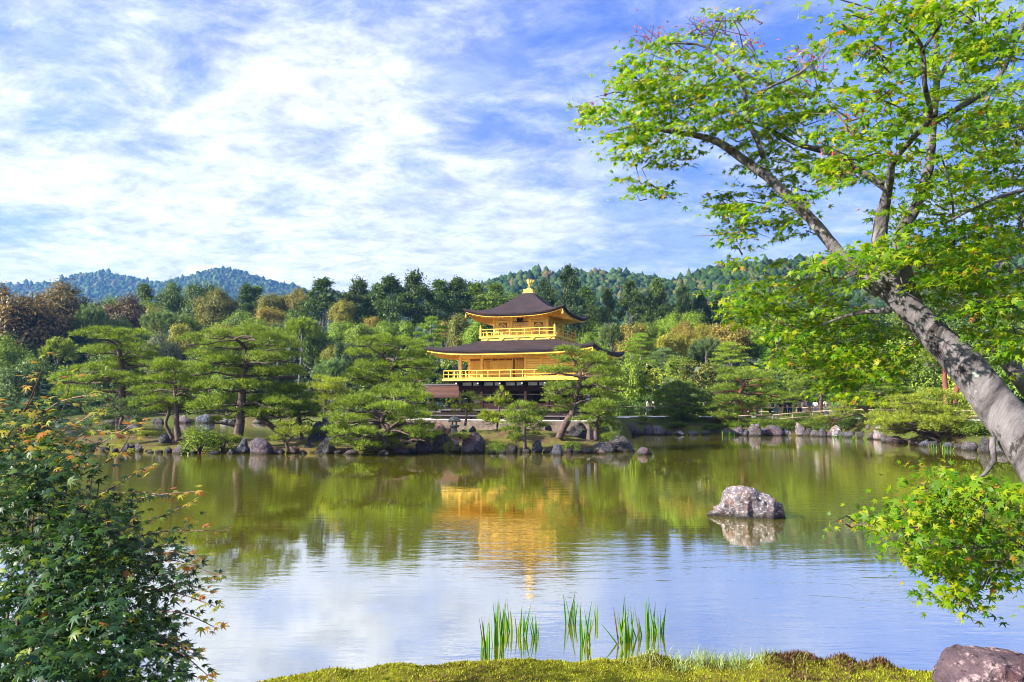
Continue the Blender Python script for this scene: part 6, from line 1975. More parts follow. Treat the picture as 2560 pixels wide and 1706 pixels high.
for i, (x, y, w_, h_) in enumerate(((232, 1128, 22, 9), (292, 1129, 20, 9), (402, 1132, 22, 8), (486, 1134, 26, 8), (540, 1135, 40, 9), (580, 1135, 22, 12), (700, 1135, 30, 14), (760, 1134, 22, 9), (850, 1135, 26, 9), (960, 1138, 40, 14), (1005, 1135, 44, 18), (1030, 1133, 26, 12),
                                  (1085, 1132, 30, 16), (1142, 1131, 26, 20), (1230, 1132, 26, 14), (1258, 1132, 24, 13), (1297, 1132, 18, 10), (1368, 1132, 26, 13), (1420, 1132, 26, 14), (1440, 1132, 26, 11), (1490, 1132, 24, 10), (1575, 1130, 24, 9))):
    rock(x, y, w_, h_, (DARK, GREY, PURP, BLUE)[i % 4], "small dark stone filling the rocky edge of the pine island", group=IG)
# right bank
for i, (x, yb, w_, h_) in enumerate(((1556, 1087, 26, 14), (1574, 1083, 20, 24), (1594, 1084, 34, 15), (1621, 1083, 24, 24), (1646, 1083, 40, 22), (1672, 1083, 20, 10), (1700, 1084, 30, 10), (1735, 1085, 28, 10), (1765, 1086, 26, 12))):
    rock(x, yb, w_, h_, (BLUE, GREY, DARK)[i % 3], "grey rock of the low bank beside the pavilion's gravel corner", 0, 65.6, 'rocks under the pavilion corner bank')
rock(1815, 1085, 28, 15, GREY, "small light rock left of the rounded boulders on the right bank")
rock(1848, 1088, 28, 20, PURP, "purple-brown rock beside the biggest rounded boulder on the right bank")
rock(1886, 1090, 44, 28, GREY, "biggest rounded boulder on the right bank, below the curved pine trunk")
rock(1864, 1090, 14, 14, BLUE, "small stone leaning on the biggest rounded boulder of the right bank")
rock(1935, 1089, 56, 22, PURP, "long flat purple boulder on the right bank")
rock(1971, 1085, 18, 11, PALE, "small pale stone among shrubs on the right bank", .1)
rock(1998, 1086, 27, 29, PALE, "pale rounded upright rock among shrubs on the right bank")
rock(2055, 1092, 20, 20, BLUE, "pointed rock at the waterline under the double-stemmed pine")
rock(2087, 1088, 30, 24, PALE, "pale hollowed slanting rock beside the dark purple bush")
rock(2104, 1091, 40, 11, GREY, "flat grey rock below the pale hollowed one")
rock(2198, 1098, 34, 30, PALE, "white rounded rock beside the wide low pine", 0)
rock(2209, 1106, 18, 20, GREY, "narrow grey stone at the water under the white rock")
rock(2245, 1108, 46, 13, RUST, "orange moss covered low rock at the bank")
rock(2290, 1113, 40, 12, RUST, "mossy dark low rock under the wide low pine")
rock(2330, 1118, 36, 14, DARK, "dark rock between two tufts of water reeds")
rock(2367, 1120, 24, 14, BLUE, "small grey rock behind the rightmost reeds")
rock(2420, 1126, 46, 19, GREY, "flat grey rock left of the dark one by the leaning maple trunk")
rock(2459, 1132, 38, 37, DARK, "dark speckled rock right beside the leaning maple trunk")
for i, (x, yb, w_, h_) in enumerate(((1790, 1086, 22, 9), (1835, 1087, 20, 8), (1910, 1089, 24, 10), (1962, 1089, 24, 9), (2022, 1090, 26, 10), (2036, 1091, 20, 9), (2072, 1092, 20, 8), (2125, 1093, 26, 9), (2150, 1095, 26, 9), (2178, 1098, 24, 9), (2225, 1107, 22, 8), (2310, 1116, 26, 9), (2395, 1123, 26, 9), (2500, 1134, 40, 12), (2545, 1137, 40, 12))):
    rock(x, yb, w_ * 1.2, h_ * 1.7, (DARK, GREY, PURP, BLUE)[i % 4], "small stone filling the edge of the right bank", group=BG)
# far shore on the left, behind the island
for i in range(16):
    x = 90 + i * 62
    rock(x, 1058, 24 + (i * 7) % 16, 8 + (i * 5) % 7, (GREY, BLUE, DARK)[i % 3], "low grey stone on the far shore behind the island", group='stones on the far shore')


# the two near stones have their own, finer shapes
def big_rock(name, label, verts_fn, loc, mat, color, sub=5):
    bm = bmesh.new()
    bmesh.ops.create_icosphere(bm, subdivisions=sub, radius=1)
    for v in bm.verts:
        v.co = verts_fn(v.co.copy())
    me = bpy.data.meshes.new(name)
    bm.to_mesh(me)
    bm.free()
    for p in me.polygons:
        p.use_smooth = True
    o = link(name, me, M[mat], None, loc, color)
    return tag(o, label, 'rock')


g1 = G(1878, 1296, 0)
kk = g1.y / F


def pond_rock(p):
    so = Vector((4.2, 1.1, 9))
    # height profile along x copied from the outline: nose at left, step, dome, steep right side
    x = p.x * 1.02
    prof = np.interp(x, [-1.05, -.96, -.85, -.72, -.60, -.56, -.48, -.36, -.20, -.02, .18, .36, .52, .68, .80, .92, 1.05], [.02, .10, .20, .28, .33, .58, .70, .72, .82, .86, .82, .77, .69, .58, .42, .20, .0])
    cap = math.sqrt(max(1 - p.x * p.x, .03))
    zz_ = p.z / cap
    h = prof * .86
    q = Vector((x, p.y / cap, (1 - (1 - min(1, max(0, zz_))) ** 1.6) * h if zz_ > 0 else zz_ * .3))
    dep = np.interp(x, [-1.05, -.7, -.3, .5, .95, 1.05], [.08, .30, .62, .66, .42, .15])
    q.y = math.copysign(min(1, abs(q.y) * 1.25) ** .7, q.y) * dep
    # plan face cut steeply towards the viewer, dark ledge at right
    w = mnoise.fractal(q * 2.2 + so, 1.0, 2.0, 5) * .12 + mnoise.fractal(q * 7 + so, .9, 2.1, 4) * .055
    rid = abs(mnoise.noise(Vector((q.x * 5.5, q.y * 2, q.z * 1.2)) + so)) * .20
    n = q.normalized()
    q += n * (w - rid * (1 if abs(p.z) < .75 else .3))
    return Vector((q.x * 97 * kk, q.y * 97 * kk, q.z * 97 * kk))


br_ = big_rock('boulder', "grey white and purplish boulder standing alone in the middle of the pond", pond_rock, (g1.x, g1.y + .45, 0), 'rock_near', (2.0, 1.85, 1.85))
g2 = P(2500, 1690, 4.3)


def bank_rock(p):
    so = Vector((1.2, 7.1, 3))
    q = Vector((p.x, p.y * .7, p.z))
    for n, dd in ((Vector((-.55, -.5, .65)), .62), (Vector((.1, -.2, 1)), .70), (Vector((.4, -.8, .35)), .66), (Vector((-.9, 0, .2)), .85)):
        n = n.normalized()
        k = q.dot(n) - dd
        if k > 0:
            q -= n * k * .92
    w = mnoise.fractal(q * 2.0 + so, 1.0, 2.0, 5) * .10 + mnoise.fractal(q * 8 + so, .9, 2.1, 4) * .03
    q += q.normalized() * w
    return Vector((q.x * .31, q.y * .26, q.z * .18))


big_rock('bank_stone', "purplish grey stone on the mossy bank at the bottom right corner", bank_rock, (g2.x, g2.y + .12, 1.50), 'rock_near', (1.75, 1.25, 1.35))


# ================================================================== shrubs, reeds, plants
def shrub_mesh(seed, n=2600, ls=.055):
    r = np.random.default_rng(seed)
    nb = 26
    th, ph = r.uniform(0, 6.283, nb), np.arccos(r.uniform(-.1, 1, nb))
    q = r.uniform(.6, 1, nb)
    C = np.stack([.40 * q * np.sin(ph) * np.cos(th), .40 * q * np.sin(ph) * np.sin(th), .12 + .72 * q * np.cos(ph)], 1)
    g = r.integers(0, nb, n)
    pos = C[g] + r.normal(size=(n, 3)) * np.array([.085, .085, .09])
    nrm = unit(unit(pos - np.array([0, 0, .1])) + .6 * r.normal(size=(n, 3)) + np.array([0, 0, .3]))
    V, Fc = leafquads(r, pos, nrm, ls * r.uniform(.6, 1.4, n), .5)
    me = np_mesh('foliage', V, Fc)
    me.materials.append(M['leaf'])
    return me


SHRUBS = [shrub_mesh(s) for s in range(4)]
stem_mb = MB()
for i in range(7):
    a = i * .9
    stem_mb.tube([(0, 0, -.1), (.1 * math.cos(a), .1 * math.sin(a), .3), (.26 * math.cos(a), .26 * math.sin(a), .7)], [.025, .018, .006], 5)
STEM = stem_mb.mesh('stem', True)
STEM.materials.append(M['bark_grey'])
sh_n = [0]


def shrub(px, ytop, ybot, wpx, d, tint, label, group=None, name='shrub'):
    i = sh_n[0]
    sh_n[0] += 1
    hpx = ybot - ytop
    if px > 1795 and not group and ybot < 1115:
        d = max(bank_d(px) + .9, min(d, bank_d(px) + 1.0 + max(0, 1086 - ybot) * .09))
        b = P(px, ybot, d)
        b.z = ground_z(b.x, d) - .08
        t = b + Vector((0, 0, hpx / F * d))
    else:
        t, b = P(px, ytop, d), P(px, ybot, d)
    root = empty(name, (b.x, d, b.z), i * 1.3, label, 'shrub', group)
    f = link('foliage', SHRUBS[i % 4], None, root)
    w_ = wpx / F * d * (1.2 if px > 1600 else 1.0)
    f.scale = (w_ * 1.05, w_ * .9, (t.z - b.z) * 1.05)
    c = TINT[tint]
    f.color = (c[0] * 1.0, c[1] * 1.0, c[2] * 1.0, 1)
    s = link('stem', STEM, None, root)
    s.scale = (w_ * .8, w_ * .8, (t.z - b.z) * .9)
    return root


shrub(500, 1062, 1128, 110, 43.2, 'bright', "large mounded azalea, bright on its left side, at the island's edge")
shrub(556, 1072, 1128, 80, 43.4, 'green', "darker mounded azalea joined to the right of the large bright one")
shrub(592, 1082, 1108, 46, 43.8, 'lime', "small yellow-green azalea above the blue-grey boulder")
shrub(367, 1074, 1090, 60, 46, 'lime', "low yellow-green plant mound left of the two-stemmed pine")
shrub(1243, 1100, 1132, 62, 42.4, 'green', "leafy green shrub at the waterline right of the flat-topped boulder")
shrub(1436, 1098, 1124, 60, 42.6, 'green', "leafy green shrub on the island's right half beside a tilted rock")
shrub(1520, 1076, 1100, 40, 44, 'bright', "fresh green plant on the rocks of the island's right tip")
shrub(1150, 1076, 1096, 60, 43.6, 'lime', "yellow-green creeping plant on the dark rock mass")
shrub(1125, 1098, 1130, 46, 42.4, 'olive', "ivy hanging over the dark rock mass at the waterline")
shrub(995, 1038, 1056, 54, 47.5, 'tan', "orange mossy mound behind the sprawling pine")
shrub(970, 1032, 1046, 46, 48.5, 'yellow', "yellow low plant behind the sprawling pine's upper limbs")
shrub(790, 1066, 1082, 44, 46.2, 'bright', "small green plant at the foot of the upright slabs")
shrub(1290, 1090, 1106, 30, 43.4, 'yellow', "mossy yellow plant left of the thin straight pine stem")
shrub(920, 1118, 1136, 60, 42.2, 'green', "green low growth at the water under the sprawling pine")
shrub(1605, 1017, 1032, 32, 72, 'bright', "small clipped tree by the fence near the pavilion")
shrub(1612, 1036, 1052, 36, 69, 'green', "round shrub on the bare mound beside the white gravel")
shrub(1530, 1020, 1032, 30, 72, 'lime', "small yellow shrub by the fence next to the pavilion's corner")
shrub(1545, 1060, 1078, 36, 66, 'green', "green shrub at the gravel corner by the water")
shrub(1967, 1034, 1064, 48, 64.5, 'green', "pointed upright shrub in front of the walkers")
shrub(1914, 1046, 1070, 64, 64.5, 'bright', "low bright azalea right of the curved pine's foot")
shrub(1955, 1060, 1082, 70, 63.8, 'green', "low dark azalea above the long flat purple boulder")
shrub(2026, 1062, 1088, 54, 62.6, 'green', "low azalea between the pale rounded rock and the pointed rock")
shrub(2042, 1044, 1062, 24, 64.5, 'mid', "ball-shaped shrub left of the double-stemmed pine")
shrub(2068, 1056, 1078, 50, 62.5, 'mid', "wide shrub at the double-stemmed pine's right side")
shrub(2090, 1028, 1062, 56, 63.5, 'red', "dark purple-leaved bush right of the double-stemmed pine")
shrub(2122, 1040, 1068, 54, 61.5, 'dark', "dark green bush left of the low yellow-green pine")
shrub(2172, 1070, 1086, 40, 57, 'mid', "small green shrub left of the white rounded rock")
shrub(1812, 1054, 1070, 34, 66.5, 'bright', "small bright shrub by the bank, left of the curved pine")
shrub(1838, 1056, 1076, 36, 66, 'bright', "second small bright shrub by the bank, nearer the curved pine")
shrub(1860, 1050, 1066, 26, 66.5, 'mid', "small dark shrub right at the curved pine's foot")
shrub(2212, 1078, 1102, 44, 52.5, 'bright', "bright plant growing over the white rounded rock")
shrub(2290, 1072, 1106, 90, 50.5, 'green', "big leafy shrub under the wide low pine, left part")
shrub(2340, 1078, 1110, 60, 49.5, 'mid', "dark leafy shrub under the wide low pine, near its trunk")
shrub(2402, 1058, 1100, 66, 52, 'lime', "yellow-green shrub right of the wide low pine's trunk")
shrub(2440, 1056, 1102, 76, 51, 'green', "leafy shrub nearly touching the leaning maple trunk")
shrub(2520, 1050, 1110, 110, 50, 'mid', "shrub seen behind the leaning maple trunk")
shrub(2410, 1028, 1056, 50, 56, 'tan', "orange tinged bush beside the red pine stems")
shrub(1690, 1050, 1068, 50, 68.5, 'mid', "dark shrub behind the green reeds")
shrub(1780, 1056, 1072, 44, 67, 'mid', "dark shrub by the bank right of the green reeds")
for i in range(24):
    px = 1800 + i * 28 + random.uniform(-9, 9) if i < 16 else 2250 + (i - 16) * 38
    q = 0
    xx = 0
    for dd in np.arange(40, 75, .25):
        xx = ray(px, 1000)[0] * dd
        if dd > float(shore_y(xx)) + 1.2:
            q = dd
            break
    q += random.uniform(1.2, 3.2)
    zg = ground_z(ray(px, 1000)[0] * q, q)
    yb = 1000 + (CH - zg) / q * F
    shrub(px, yb - random.uniform(15, 24), yb + 3, random.uniform(34, 52), q, ('green', 'bright', 'mid', 'green', 'lime')[i % 5], "low %s azalea between the larger shrubs on the right bank, %s" % (('green', 'bright', 'dark', 'green', 'lime')[i % 5], 'below the walkers' if px < 2120 else 'beside the wide low pine' if px < 2360 else 'near the leaning maple trunk'), 'azaleas on the right bank')
for i in range(12):
    shrub(1570 + i * 66, 1022, 1040, 44, 76 + (i % 3), ('green', 'mid', 'bright')[i % 3], "low shrub lining the far side of the path", 'shrubs lining the path')


# reeds: every blade its own leaf
def blade_mesh(seed):
    r = random.Random(seed)
    b = r.uniform(-.12, .12)
    V, Fs = [], []
    k = 6
    for i in range(k):
        t = i / (k - 1)
        w_ = .5 * (1 - t ** 2.2) * (.75 + .5 * min(1, t * 3)) + .0
        x = b * t * t
        V += [(x - w_ * .045, -.012 * (1 - t), t), (x, .012 * (1 - t), t), (x + w_ * .045, -.012 * (1 - t), t)]
    for i in range(k - 1):
        for j in range(2):
            a = i * 3 + j
            Fs.append((a, a + 1, a + 4, a + 3))
    me = bpy.data.meshes.new('leaf')
    me.from_pydata(V, [], Fs)
    me.materials.append(M['reed_solo'])
    return me


M['reed_solo'] = solo_mat('iris_blade', [(0.0, (0.22, 0.15, 0.04)), (0.05, (0.20, 0.16, 0.04)), (0.07, (0.04, 0.17, 0.012)), (0.5, (0.11, 0.32, 0.012)), (1.0, (0.32, 0.44, 0.02))], .4, (1.3, 1.3, .4))
BLADES = [blade_mesh(s) for s in range(6)]


def reeds(px0, px1, ytop, ybase, n, label, seed, z=0.0, spread=.10, lean=.06, wmul=1.0, group=None):
    r = random.Random(seed)
    g = G((px0 + px1) / 2, ybase, z)
    k = g.y / F
    root = empty('iris_plant', g, 0, label, 'water plant', group)
    H = (ybase - ytop) * k
    for i in range(n):
        o = bpy.data.objects.new('leaf', BLADES[r.randrange(6)])
        COL.objects.link(o)
        o.parent = root
        x = (i + .5) / n * (px1 - px0) * k - (px1 - px0) * k / 2
        hh = H * r.uniform(.52, 1.0) if i != n // 2 else H
        o.location = (x * .8, r.uniform(-spread, spread), -.08)
        ln_ = lean * (3.2 if r.random() < .16 else 1)
        o.rotation_euler = (r.gauss(0, ln_), r.gauss(0, ln_) + x * .25, r.uniform(-.8, .8))
        wv = r.uniform(.34, .60) * wmul * (hh / .7) ** .2
        o.scale = (wv, wv, hh + .08)
    return root


reeds(1195, 1226, 1536, 1640, 8, "short iris clump nearest the moss, leftmost in the pond", 1)
reeds(1230, 1262, 1500, 1612, 10, "tall iris clump beside the leftmost short one", 2)
reeds(1261, 1284, 1505, 1577, 8, "farther slim iris clump, third from the left", 3)
reeds(1288, 1322, 1511, 1592, 9, "light green iris clump, fourth from the left", 4)
reeds(1330, 1348, 1531, 1594, 6, "small iris clump at the right end of the left group", 5)
reeds(1411, 1442, 1475, 1559, 9, "farthest iris clump, tallest tip, start of the middle group", 6)
reeds(1449, 1480, 1500, 1608, 10, "near iris clump of the middle group", 7)
reeds(1486, 1496, 1504, 1562, 3, "few thin iris blades right of the middle group", 8)
reeds(1541, 1586, 1493, 1604, 15, "densest iris clump, left part of the right-hand group", 9)
reeds(1588, 1612, 1515, 1594, 5, "leaning thin iris blades inside the right-hand group", 10, lean=.14)
reeds(1612, 1662, 1493, 1583, 14, "wide iris clump at the right end of the near irises", 11)
SG = 'water reeds off the right bank'
for i, (a, b, yt, yb, n) in enumerate(((1680, 1732, 1060, 1079, 16), (1738, 1778, 1060, 1079, 14), (1800, 1842, 1074, 1090, 14), (2080, 2092, 1084, 1098, 6), (2094, 2112, 1082, 1102, 9), (2122, 2146, 1084, 1103, 10), (2157, 2168, 1086, 1102, 5), (2322, 2346, 1104, 1124, 9), (2352, 2384, 1104, 1128, 12), (1640, 1672, 1066, 1082, 9))):
    lb = ("green reeds before the dark rounded pine, left tuft", "green reeds before the dark rounded pine, right tuft", "reeds left of the biggest rounded boulder on the right bank", "narrow reed tuft under the pale hollowed rock", "full reed tuft right of the pale hollowed rock",
          "yellow-lit reed tuft on the bank's moss", "thin reed tuft left of the white rounded rock", "dark reed tuft under the wide low pine", "reed tuft beside the wide low pine's trunk", "sparse reeds by the pavilion corner bank")[i]
    reeds(a, b, yt, yb, n, lb, 30 + i, wmul=1.6, group=SG)

# ================================================================== lantern, fences, path, wall
lz = P(1136, 1057, 51)
lan = empty('stone_lantern', (lz.x, lz.y, min(lz.z, ground_z(lz.x, lz.y))), 0, "grey mushroom-roofed stone lantern beside the tiny bright pine", 'lantern')
k_ = 51 / F
MB().lathe([(.27, -.1), (.25, .10), (.20, .30), (.17, .42)], 12).build('foot', M['stone'], lan, smooth=True)
MB().lathe([(.20, .42), (.34, .47), (.36, .55), (.30, .60)], 12).build('platform', M['stone'], lan, smooth=True)
fb = MB()
for a in range(4):
    fb.box(-.17 if a % 2 == 0 else .09, -.17 if a < 2 else .09, .60, -.09 if a % 2 == 0 else .17, -.09 if a < 2 else .17, .84)
fb.build('fire_box', M['stone'], lan)
MB().lathe([(.44, .82), (.46, .86), (.42, .96), (.30, 1.08), (.14, 1.15), (.05, 1.17), (.07, 1.22), (.05, 1.28), (.01, 1.31)], 16).build('cap', M['stone'], lan, smooth=True)


def path(pts, wds, name='gravel_path', lift=.025):
    q, wv = resample([Vector((x, y, 0)) for x, y in pts], wds, .8)
    V, Fs = [], []
    for i, p in enumerate(q):
        t = (q[min(i + 1, len(q) - 1)] - q[max(i - 1, 0)]).normalized()
        s = Vector((-t.y, t.x, 0))
        for j in range(5):
            u = (j / 4 - .5) * wv[i]
            a = p + s * u
            V.append((a.x, a.y, float(land_z(a.x, a.y)) + lift + .03 * (1 - abs(j - 2) / 2)))
    for i in range(len(q) - 1):
        for j in range(4):
            Fs.append((i * 5 + j, i * 5 + j + 1, (i + 1) * 5 + j + 1, (i + 1) * 5 + j))
    return tag(MB().add(V, Fs).build(name, M['gravel'], smooth=True), kind='structure')


path([(6.5, 65.5), (9.0, 70.5), (12, 74.0), (19, 74.2), (24, 71.5), (30, 69), (36, 64), (44, 58)], [3.0, 3.4, 3.0, 3.4, 4.6, 4.6, 4.2, 4.0])


def fence(pts, h, label, nper=2.0, rails=(1.0, .52)):
    """bamboo rail fence along world points"""
    a0 = Vector((*pts[0], ground_z(*pts[0])))
    root = empty('bamboo_fence', a0, 0, label, 'fence')
    for i in range(len(pts) - 1):
        a, b = Vector(pts[i]), Vector(pts[i + 1])
        n = max(1, round((b - a).length / nper))
        for j in range(n + (1 if i == len(pts) - 2 else 0)):
            p = a.lerp(b, j / n)
            z = ground_z(p.x, p.y)
            MB().tube([Vector((p.x, p.y, z - .15)) - a0, Vector((p.x, p.y, z + h + .05)) - a0], .05, 7).build('post', M['bamboo'], root, smooth=True)
        for f_ in rails:
            pa = Vector((a.x, a.y - .06, ground_z(a.x, a.y) + h * f_)) - a0
            pb = Vector((b.x, b.y - .06, ground_z(b.x, b.y) + h * f_)) - a0
            MB().tube([pa, pa.lerp(pb, .5) + Vector((0, 0, .015)), pb], .048, 7).build('rail', M['bamboo'], root, smooth=True)
    return root


def fp(px, d):
    a, _ = ray(px, 1000)
    return (a * d, d)


fence([fp(1545, 77.5), fp(1660, 77.5), fp(1774, 77)], .95, "bamboo rail fence behind the small clipped tree near the pavilion")
fence([fp(1846, 67.5), fp(1930, 67), fp(2030, 66.3), fp(2120, 64.5), fp(2200, 62.5), fp(2260, 61)], .85, "bamboo rail fence in front of the walkers on the right bank")
fence([fp(1860, 76.5), fp(1990, 75.5), fp(2110, 74)], .95, "bamboo rail fence behind the walkers")
fence([fp(2290, 58.5), fp(2390, 57), fp(2480, 56)], .85, "bamboo rail fence end beyond the wide low pine")
gw = P(1600, 1000, 92)
wl = empty('garden_wall', (gw.x, 92, ground_z(gw.x, 92)), 0, "white plastered garden wall glimpsed between trunks right of the pavilion", 'wall')
MB().box(-4.2, -.2, -.2, 4.6, .2, 2.55).build('wall_face', M['plaster'], wl)
MB().add([(-4.4, -.5, 2.5), (4.8, -.5, 2.5), (4.8, 0, 2.8), (-4.4, 0, 2.8), (-4.4, .5, 2.5), (4.8, .5, 2.5)], [(0, 1, 2, 3), (3, 2, 5, 4), (0, 4, 5, 1), (0, 3, 4), (1, 5, 2)]).build('wall_roof', M['greywood'], wl)
gw = P(2065, 1020, 82)
wl = empty('ticket_hut', (gw.x, 82, ground_z(gw.x, 82)), 0, "low tan walled hut with thin roof behind the walkers", 'hut')
MB().box(-2.6, 0, -.2, 2.4, 2, 2.2).build('wall', plain('tan_wall', (.40, .30, .20), .8) if False else M['wallstone'], wl)
MB().box(-3.0, -.5, 2.2, 2.8, 2.4, 2.34).build('roof', M['greywood'], wl)
MB().box(-1.2, -.03, 1.0, .2, -.002, 1.8).build('window', M['interior'], wl)


# ================================================================== people
def skin_graph(verts, edges, name, sub=1):
    me = bpy.data.meshes.new(name)
    me.from_pydata([v[:3] for v in verts], edges, [])
    o = bpy.data.objects.new('tmp', me)
    COL.objects.link(o)
    md = o.modifiers.new('s', 'SKIN')
    for i, v in enumerate(verts):
        sv = me.skin_vertices[0].data[i]
        sv.radius = (v[3], v[4] if len(v) > 4 else v[3])
        sv.use_root = (i == 0)
    sb = o.modifiers.new('b', 'SUBSURF')
    sb.levels = sb.render_levels = sub
    dg = bpy.context.evaluated_depsgraph_get()
    out = bpy.data.meshes.new_from_object(o.evaluated_get(dg))
    out.name = name
    bpy.data.objects.remove(o)
    for p in out.polygons:
        p.use_smooth = True
    return out


def pose(hand_l, hand_r, stride=.0, bow=0.0):
    """joints of a 1.68 m person facing -y"""
    J = {}
    J['pelvis'] = (0, 0, .92, .125, .10)
    J['waist'] = (0, -.01, 1.06, .115, .09)
    J['chest'] = (0, -.02 - bow * .3, 1.26, .145, .10)
    J['neckb'] = (0, -.01 - bow * .5, 1.40, .07, .06)
    J['neck'] = (0, -.02 - bow * .6, 1.47, .05)
    J['head'] = (0, -.04 - bow, 1.555, .078, .09)
    J['crown'] = (0, -.03 - bow, 1.635, .06, .07)
    for s, n, h in ((-1, 'l', hand_l), (1, 'r', hand_r)):
        J['sh' + n] = (s * .17, -.01 - bow * .4, 1.36, .058)
        e, w = h
        J['el' + n] = (s * e[0], e[1], e[2], .042)
        J['wr' + n] = (s * w[0], w[1], w[2], .028)
        d = (Vector((s * w[0], w[1], w[2])) - Vector((s * e[0], e[1], e[2]))).normalized()
        pm = Vector((s * w[0], w[1], w[2])) + d * .06
        J['pa' + n] = (*pm, .034, .02)
        for k in range(4):
            q = pm + d * (.085 - abs(k - 1.5) * .012) + Vector((s * 0, (k - 1.5) * .018, -.01))
            J['f%d' % k + n] = (*q, .008)
        q = pm + d * .02 + Vector((-s * .03, -.03, .01))
        J['th' + n] = (*q, .009)
        st = stride * s
        J['hi' + n] = (s * .095, 0, .86, .095)
        J['kn' + n] = (s * .105, -.03 - st * .5, .49, .062)
        J['an' + n] = (s * .11, .03 - st, .09, .038)
        J['to' + n] = (s * .125, -.13 - st, .035, .035, .028)
    return J


def person(px, ydeg, d, P_, top, low, label, hair=(.02, .015, .012), shorts=False, hat=None, scale=1.0, skin=(.50, .30, .21), skirt=False):
    J = POSES[P_]
    a, _ = ray(px, 1000)
    x = a * d
    root = empty('person', (x, d, ground_z(x, d) + .03), math.radians(ydeg), label, 'person')
    root.scale = (scale,) * 3
    link('body', BODY[P_], None, root, None, skin)
    link('shirt', SHIRT[P_], None, root, None, top)
    link('shorts' if shorts else 'trousers', (SHORTS if shorts else TROUS)[P_], None, root, None, low)
    link('hair', HAIR[P_], None, root, None, hair)
    for s in (-1, 1):
        an = J['an' + ('l' if s < 0 else 'r')]
        link('shoe', SHOE, None, root, (an[0], an[1] - .05, 0), (.06, .06, .07))
    if hat:
        h = J['crown']
        link('hat', HAT, None, root, (h[0], h[1], h[2] + .0), hat)
    return root


m_, N_m = new_mat('cloth_and_skin')
b_ = N_m.n('ShaderNodeBsdfPrincipled', {'Base Color': N_m.n('ShaderNodeObjectInfo').outputs['Color'], 'Roughness': .75, 'Specular IOR Level': .25})
finish(N_m, b_.outputs[0])
M['cloth'] = m_
POSES = [pose(((.24, .02, 1.10), (.26, -.06, .86)), ((.24, .02, 1.10), (.26, -.06, .86)), .0),
         pose(((.27, -.10, 1.14), (.10, -.28, 1.34)), ((.27, -.10, 1.14), (.10, -.28, 1.34)), .02, .02),
         pose(((.25, .0, 1.10), (.16, -.24, 1.12)), ((.24, .03, 1.10), (.25, -.08, .86)), .12, .03),
         pose(((.24, .06, 1.11), (.26, -.10, .90)), ((.24, -.04, 1.10), (.25, .04, .86)), .20, .0)]
BODY, SHIRT, TROUS, SHORTS, HAIR = [], [], [], [], []
for J in POSES:
    def graph(names, pairs, grow=0.0, over={}):
        idx = {n: i for i, n in enumerate(names)}
        vs = []
        for n in names:
            v = over.get(n, J[n])
            vs.append((*v[:3], *(q + grow for q in v[3:])))
        return vs, [(idx[a], idx[b]) for a, b in pairs]
    arm = [('neckb', 'sh%s'), ('sh%s', 'el%s'), ('el%s', 'wr%s'), ('wr%s', 'pa%s'), ('pa%s', 'f0%s'), ('pa%s', 'f1%s'), ('pa%s', 'f2%s'), ('pa%s', 'f3%s'), ('pa%s', 'th%s')]
    leg = [('pelvis', 'hi%s'), ('hi%s', 'kn%s'), ('kn%s', 'an%s'), ('an%s', 'to%s')]
    pr = [('pelvis', 'waist'), ('waist', 'chest'), ('chest', 'neckb'), ('neckb', 'neck'), ('neck', 'head'), ('head', 'crown')]
    for n in 'lr':
        pr += [tuple(q % n if '%' in q else q for q in e) for e in arm + leg]
    BODY.append(skin_graph(*graph(list(J), pr), 'body'))
    nm = ['pelvis', 'waist', 'chest', 'neckb', 'shl', 'shr', 'ell', 'elr']
    mid_el = {('el' + n): tuple((Vector(J['sh' + n][:3]).lerp(Vector(J['el' + n][:3]), .75))) + (.052,) for n in 'lr'}
    SHIRT.append(skin_graph(*graph(nm, [('pelvis', 'waist'), ('waist', 'chest'), ('chest', 'neckb'), ('neckb', 'shl'), ('neckb', 'shr'), ('shl', 'ell'), ('shr', 'elr')], .014, mid_el), 'shirt'))
    nm = ['pelvis', 'hil', 'hir', 'knl', 'knr', 'anl', 'anr']
    TROUS.append(skin_graph(*graph(nm, [('pelvis', 'hil'), ('pelvis', 'hir'), ('hil', 'knl'), ('hir', 'knr'), ('knl', 'anl'), ('knr', 'anr')], .020), 'trousers'))
    SHORTS.append(skin_graph(*graph(['pelvis', 'hil', 'hir', 'knl', 'knr'], [('pelvis', 'hil'), ('pelvis', 'hir'), ('hil', 'knl'), ('hir', 'knr')], .024), 'shorts'))
    h = J['head']
    hm = MB().lathe([(.090, -.02), (.100, .03), (.096, .075), (.07, .115), (.02, .135)], 12, (h[0], h[1] + .018, h[2]))
    HAIR.append(hm.mesh('hair', True))
for lst in (BODY, SHIRT, TROUS, SHORTS, HAIR):
    for me_ in lst:
        me_.materials.clear()
        me_.materials.append(M['cloth'])
SHOE = MB().box(-.045, -.13, .0, .045, .09, .075).mesh('shoe')
SHOE.materials.append(M['cloth'])
HAT = MB().lathe([(.17, -.03), (.17, -.02), (.09, .0), (.085, .07), (.03, .10)], 14).mesh('hat', True)
HAT.materials.append(M['cloth'])
WHITE, NAVY, TEAL, JEAN, BLACK, KHAKI, GRY = (.75, .75, .76), (.02, .03, .07), (.08, .24, .28), (.10, .22, .38), (.02, .02, .022), (.42, .30, .18), (.35, .36, .40)
PD = 68.8
person(1924, 78, PD, 1, WHITE, BLACK, "person in white shirt and black shorts holding a camera up, walking group's left end", shorts=True)
person(1939, 10, PD + 1.2, 2, TEAL, JEAN, "person in teal top and pale blue jeans among the walkers")
person(1950, -20, PD + .3, 0, BLACK, KHAKI, "person in black top and khaki shorts beside the one in blue jeans", shorts=True)
person(1962, 160, PD + 1.6, 0, NAVY, NAVY, "person in navy clothes seen from the back, behind the pointed shrub")
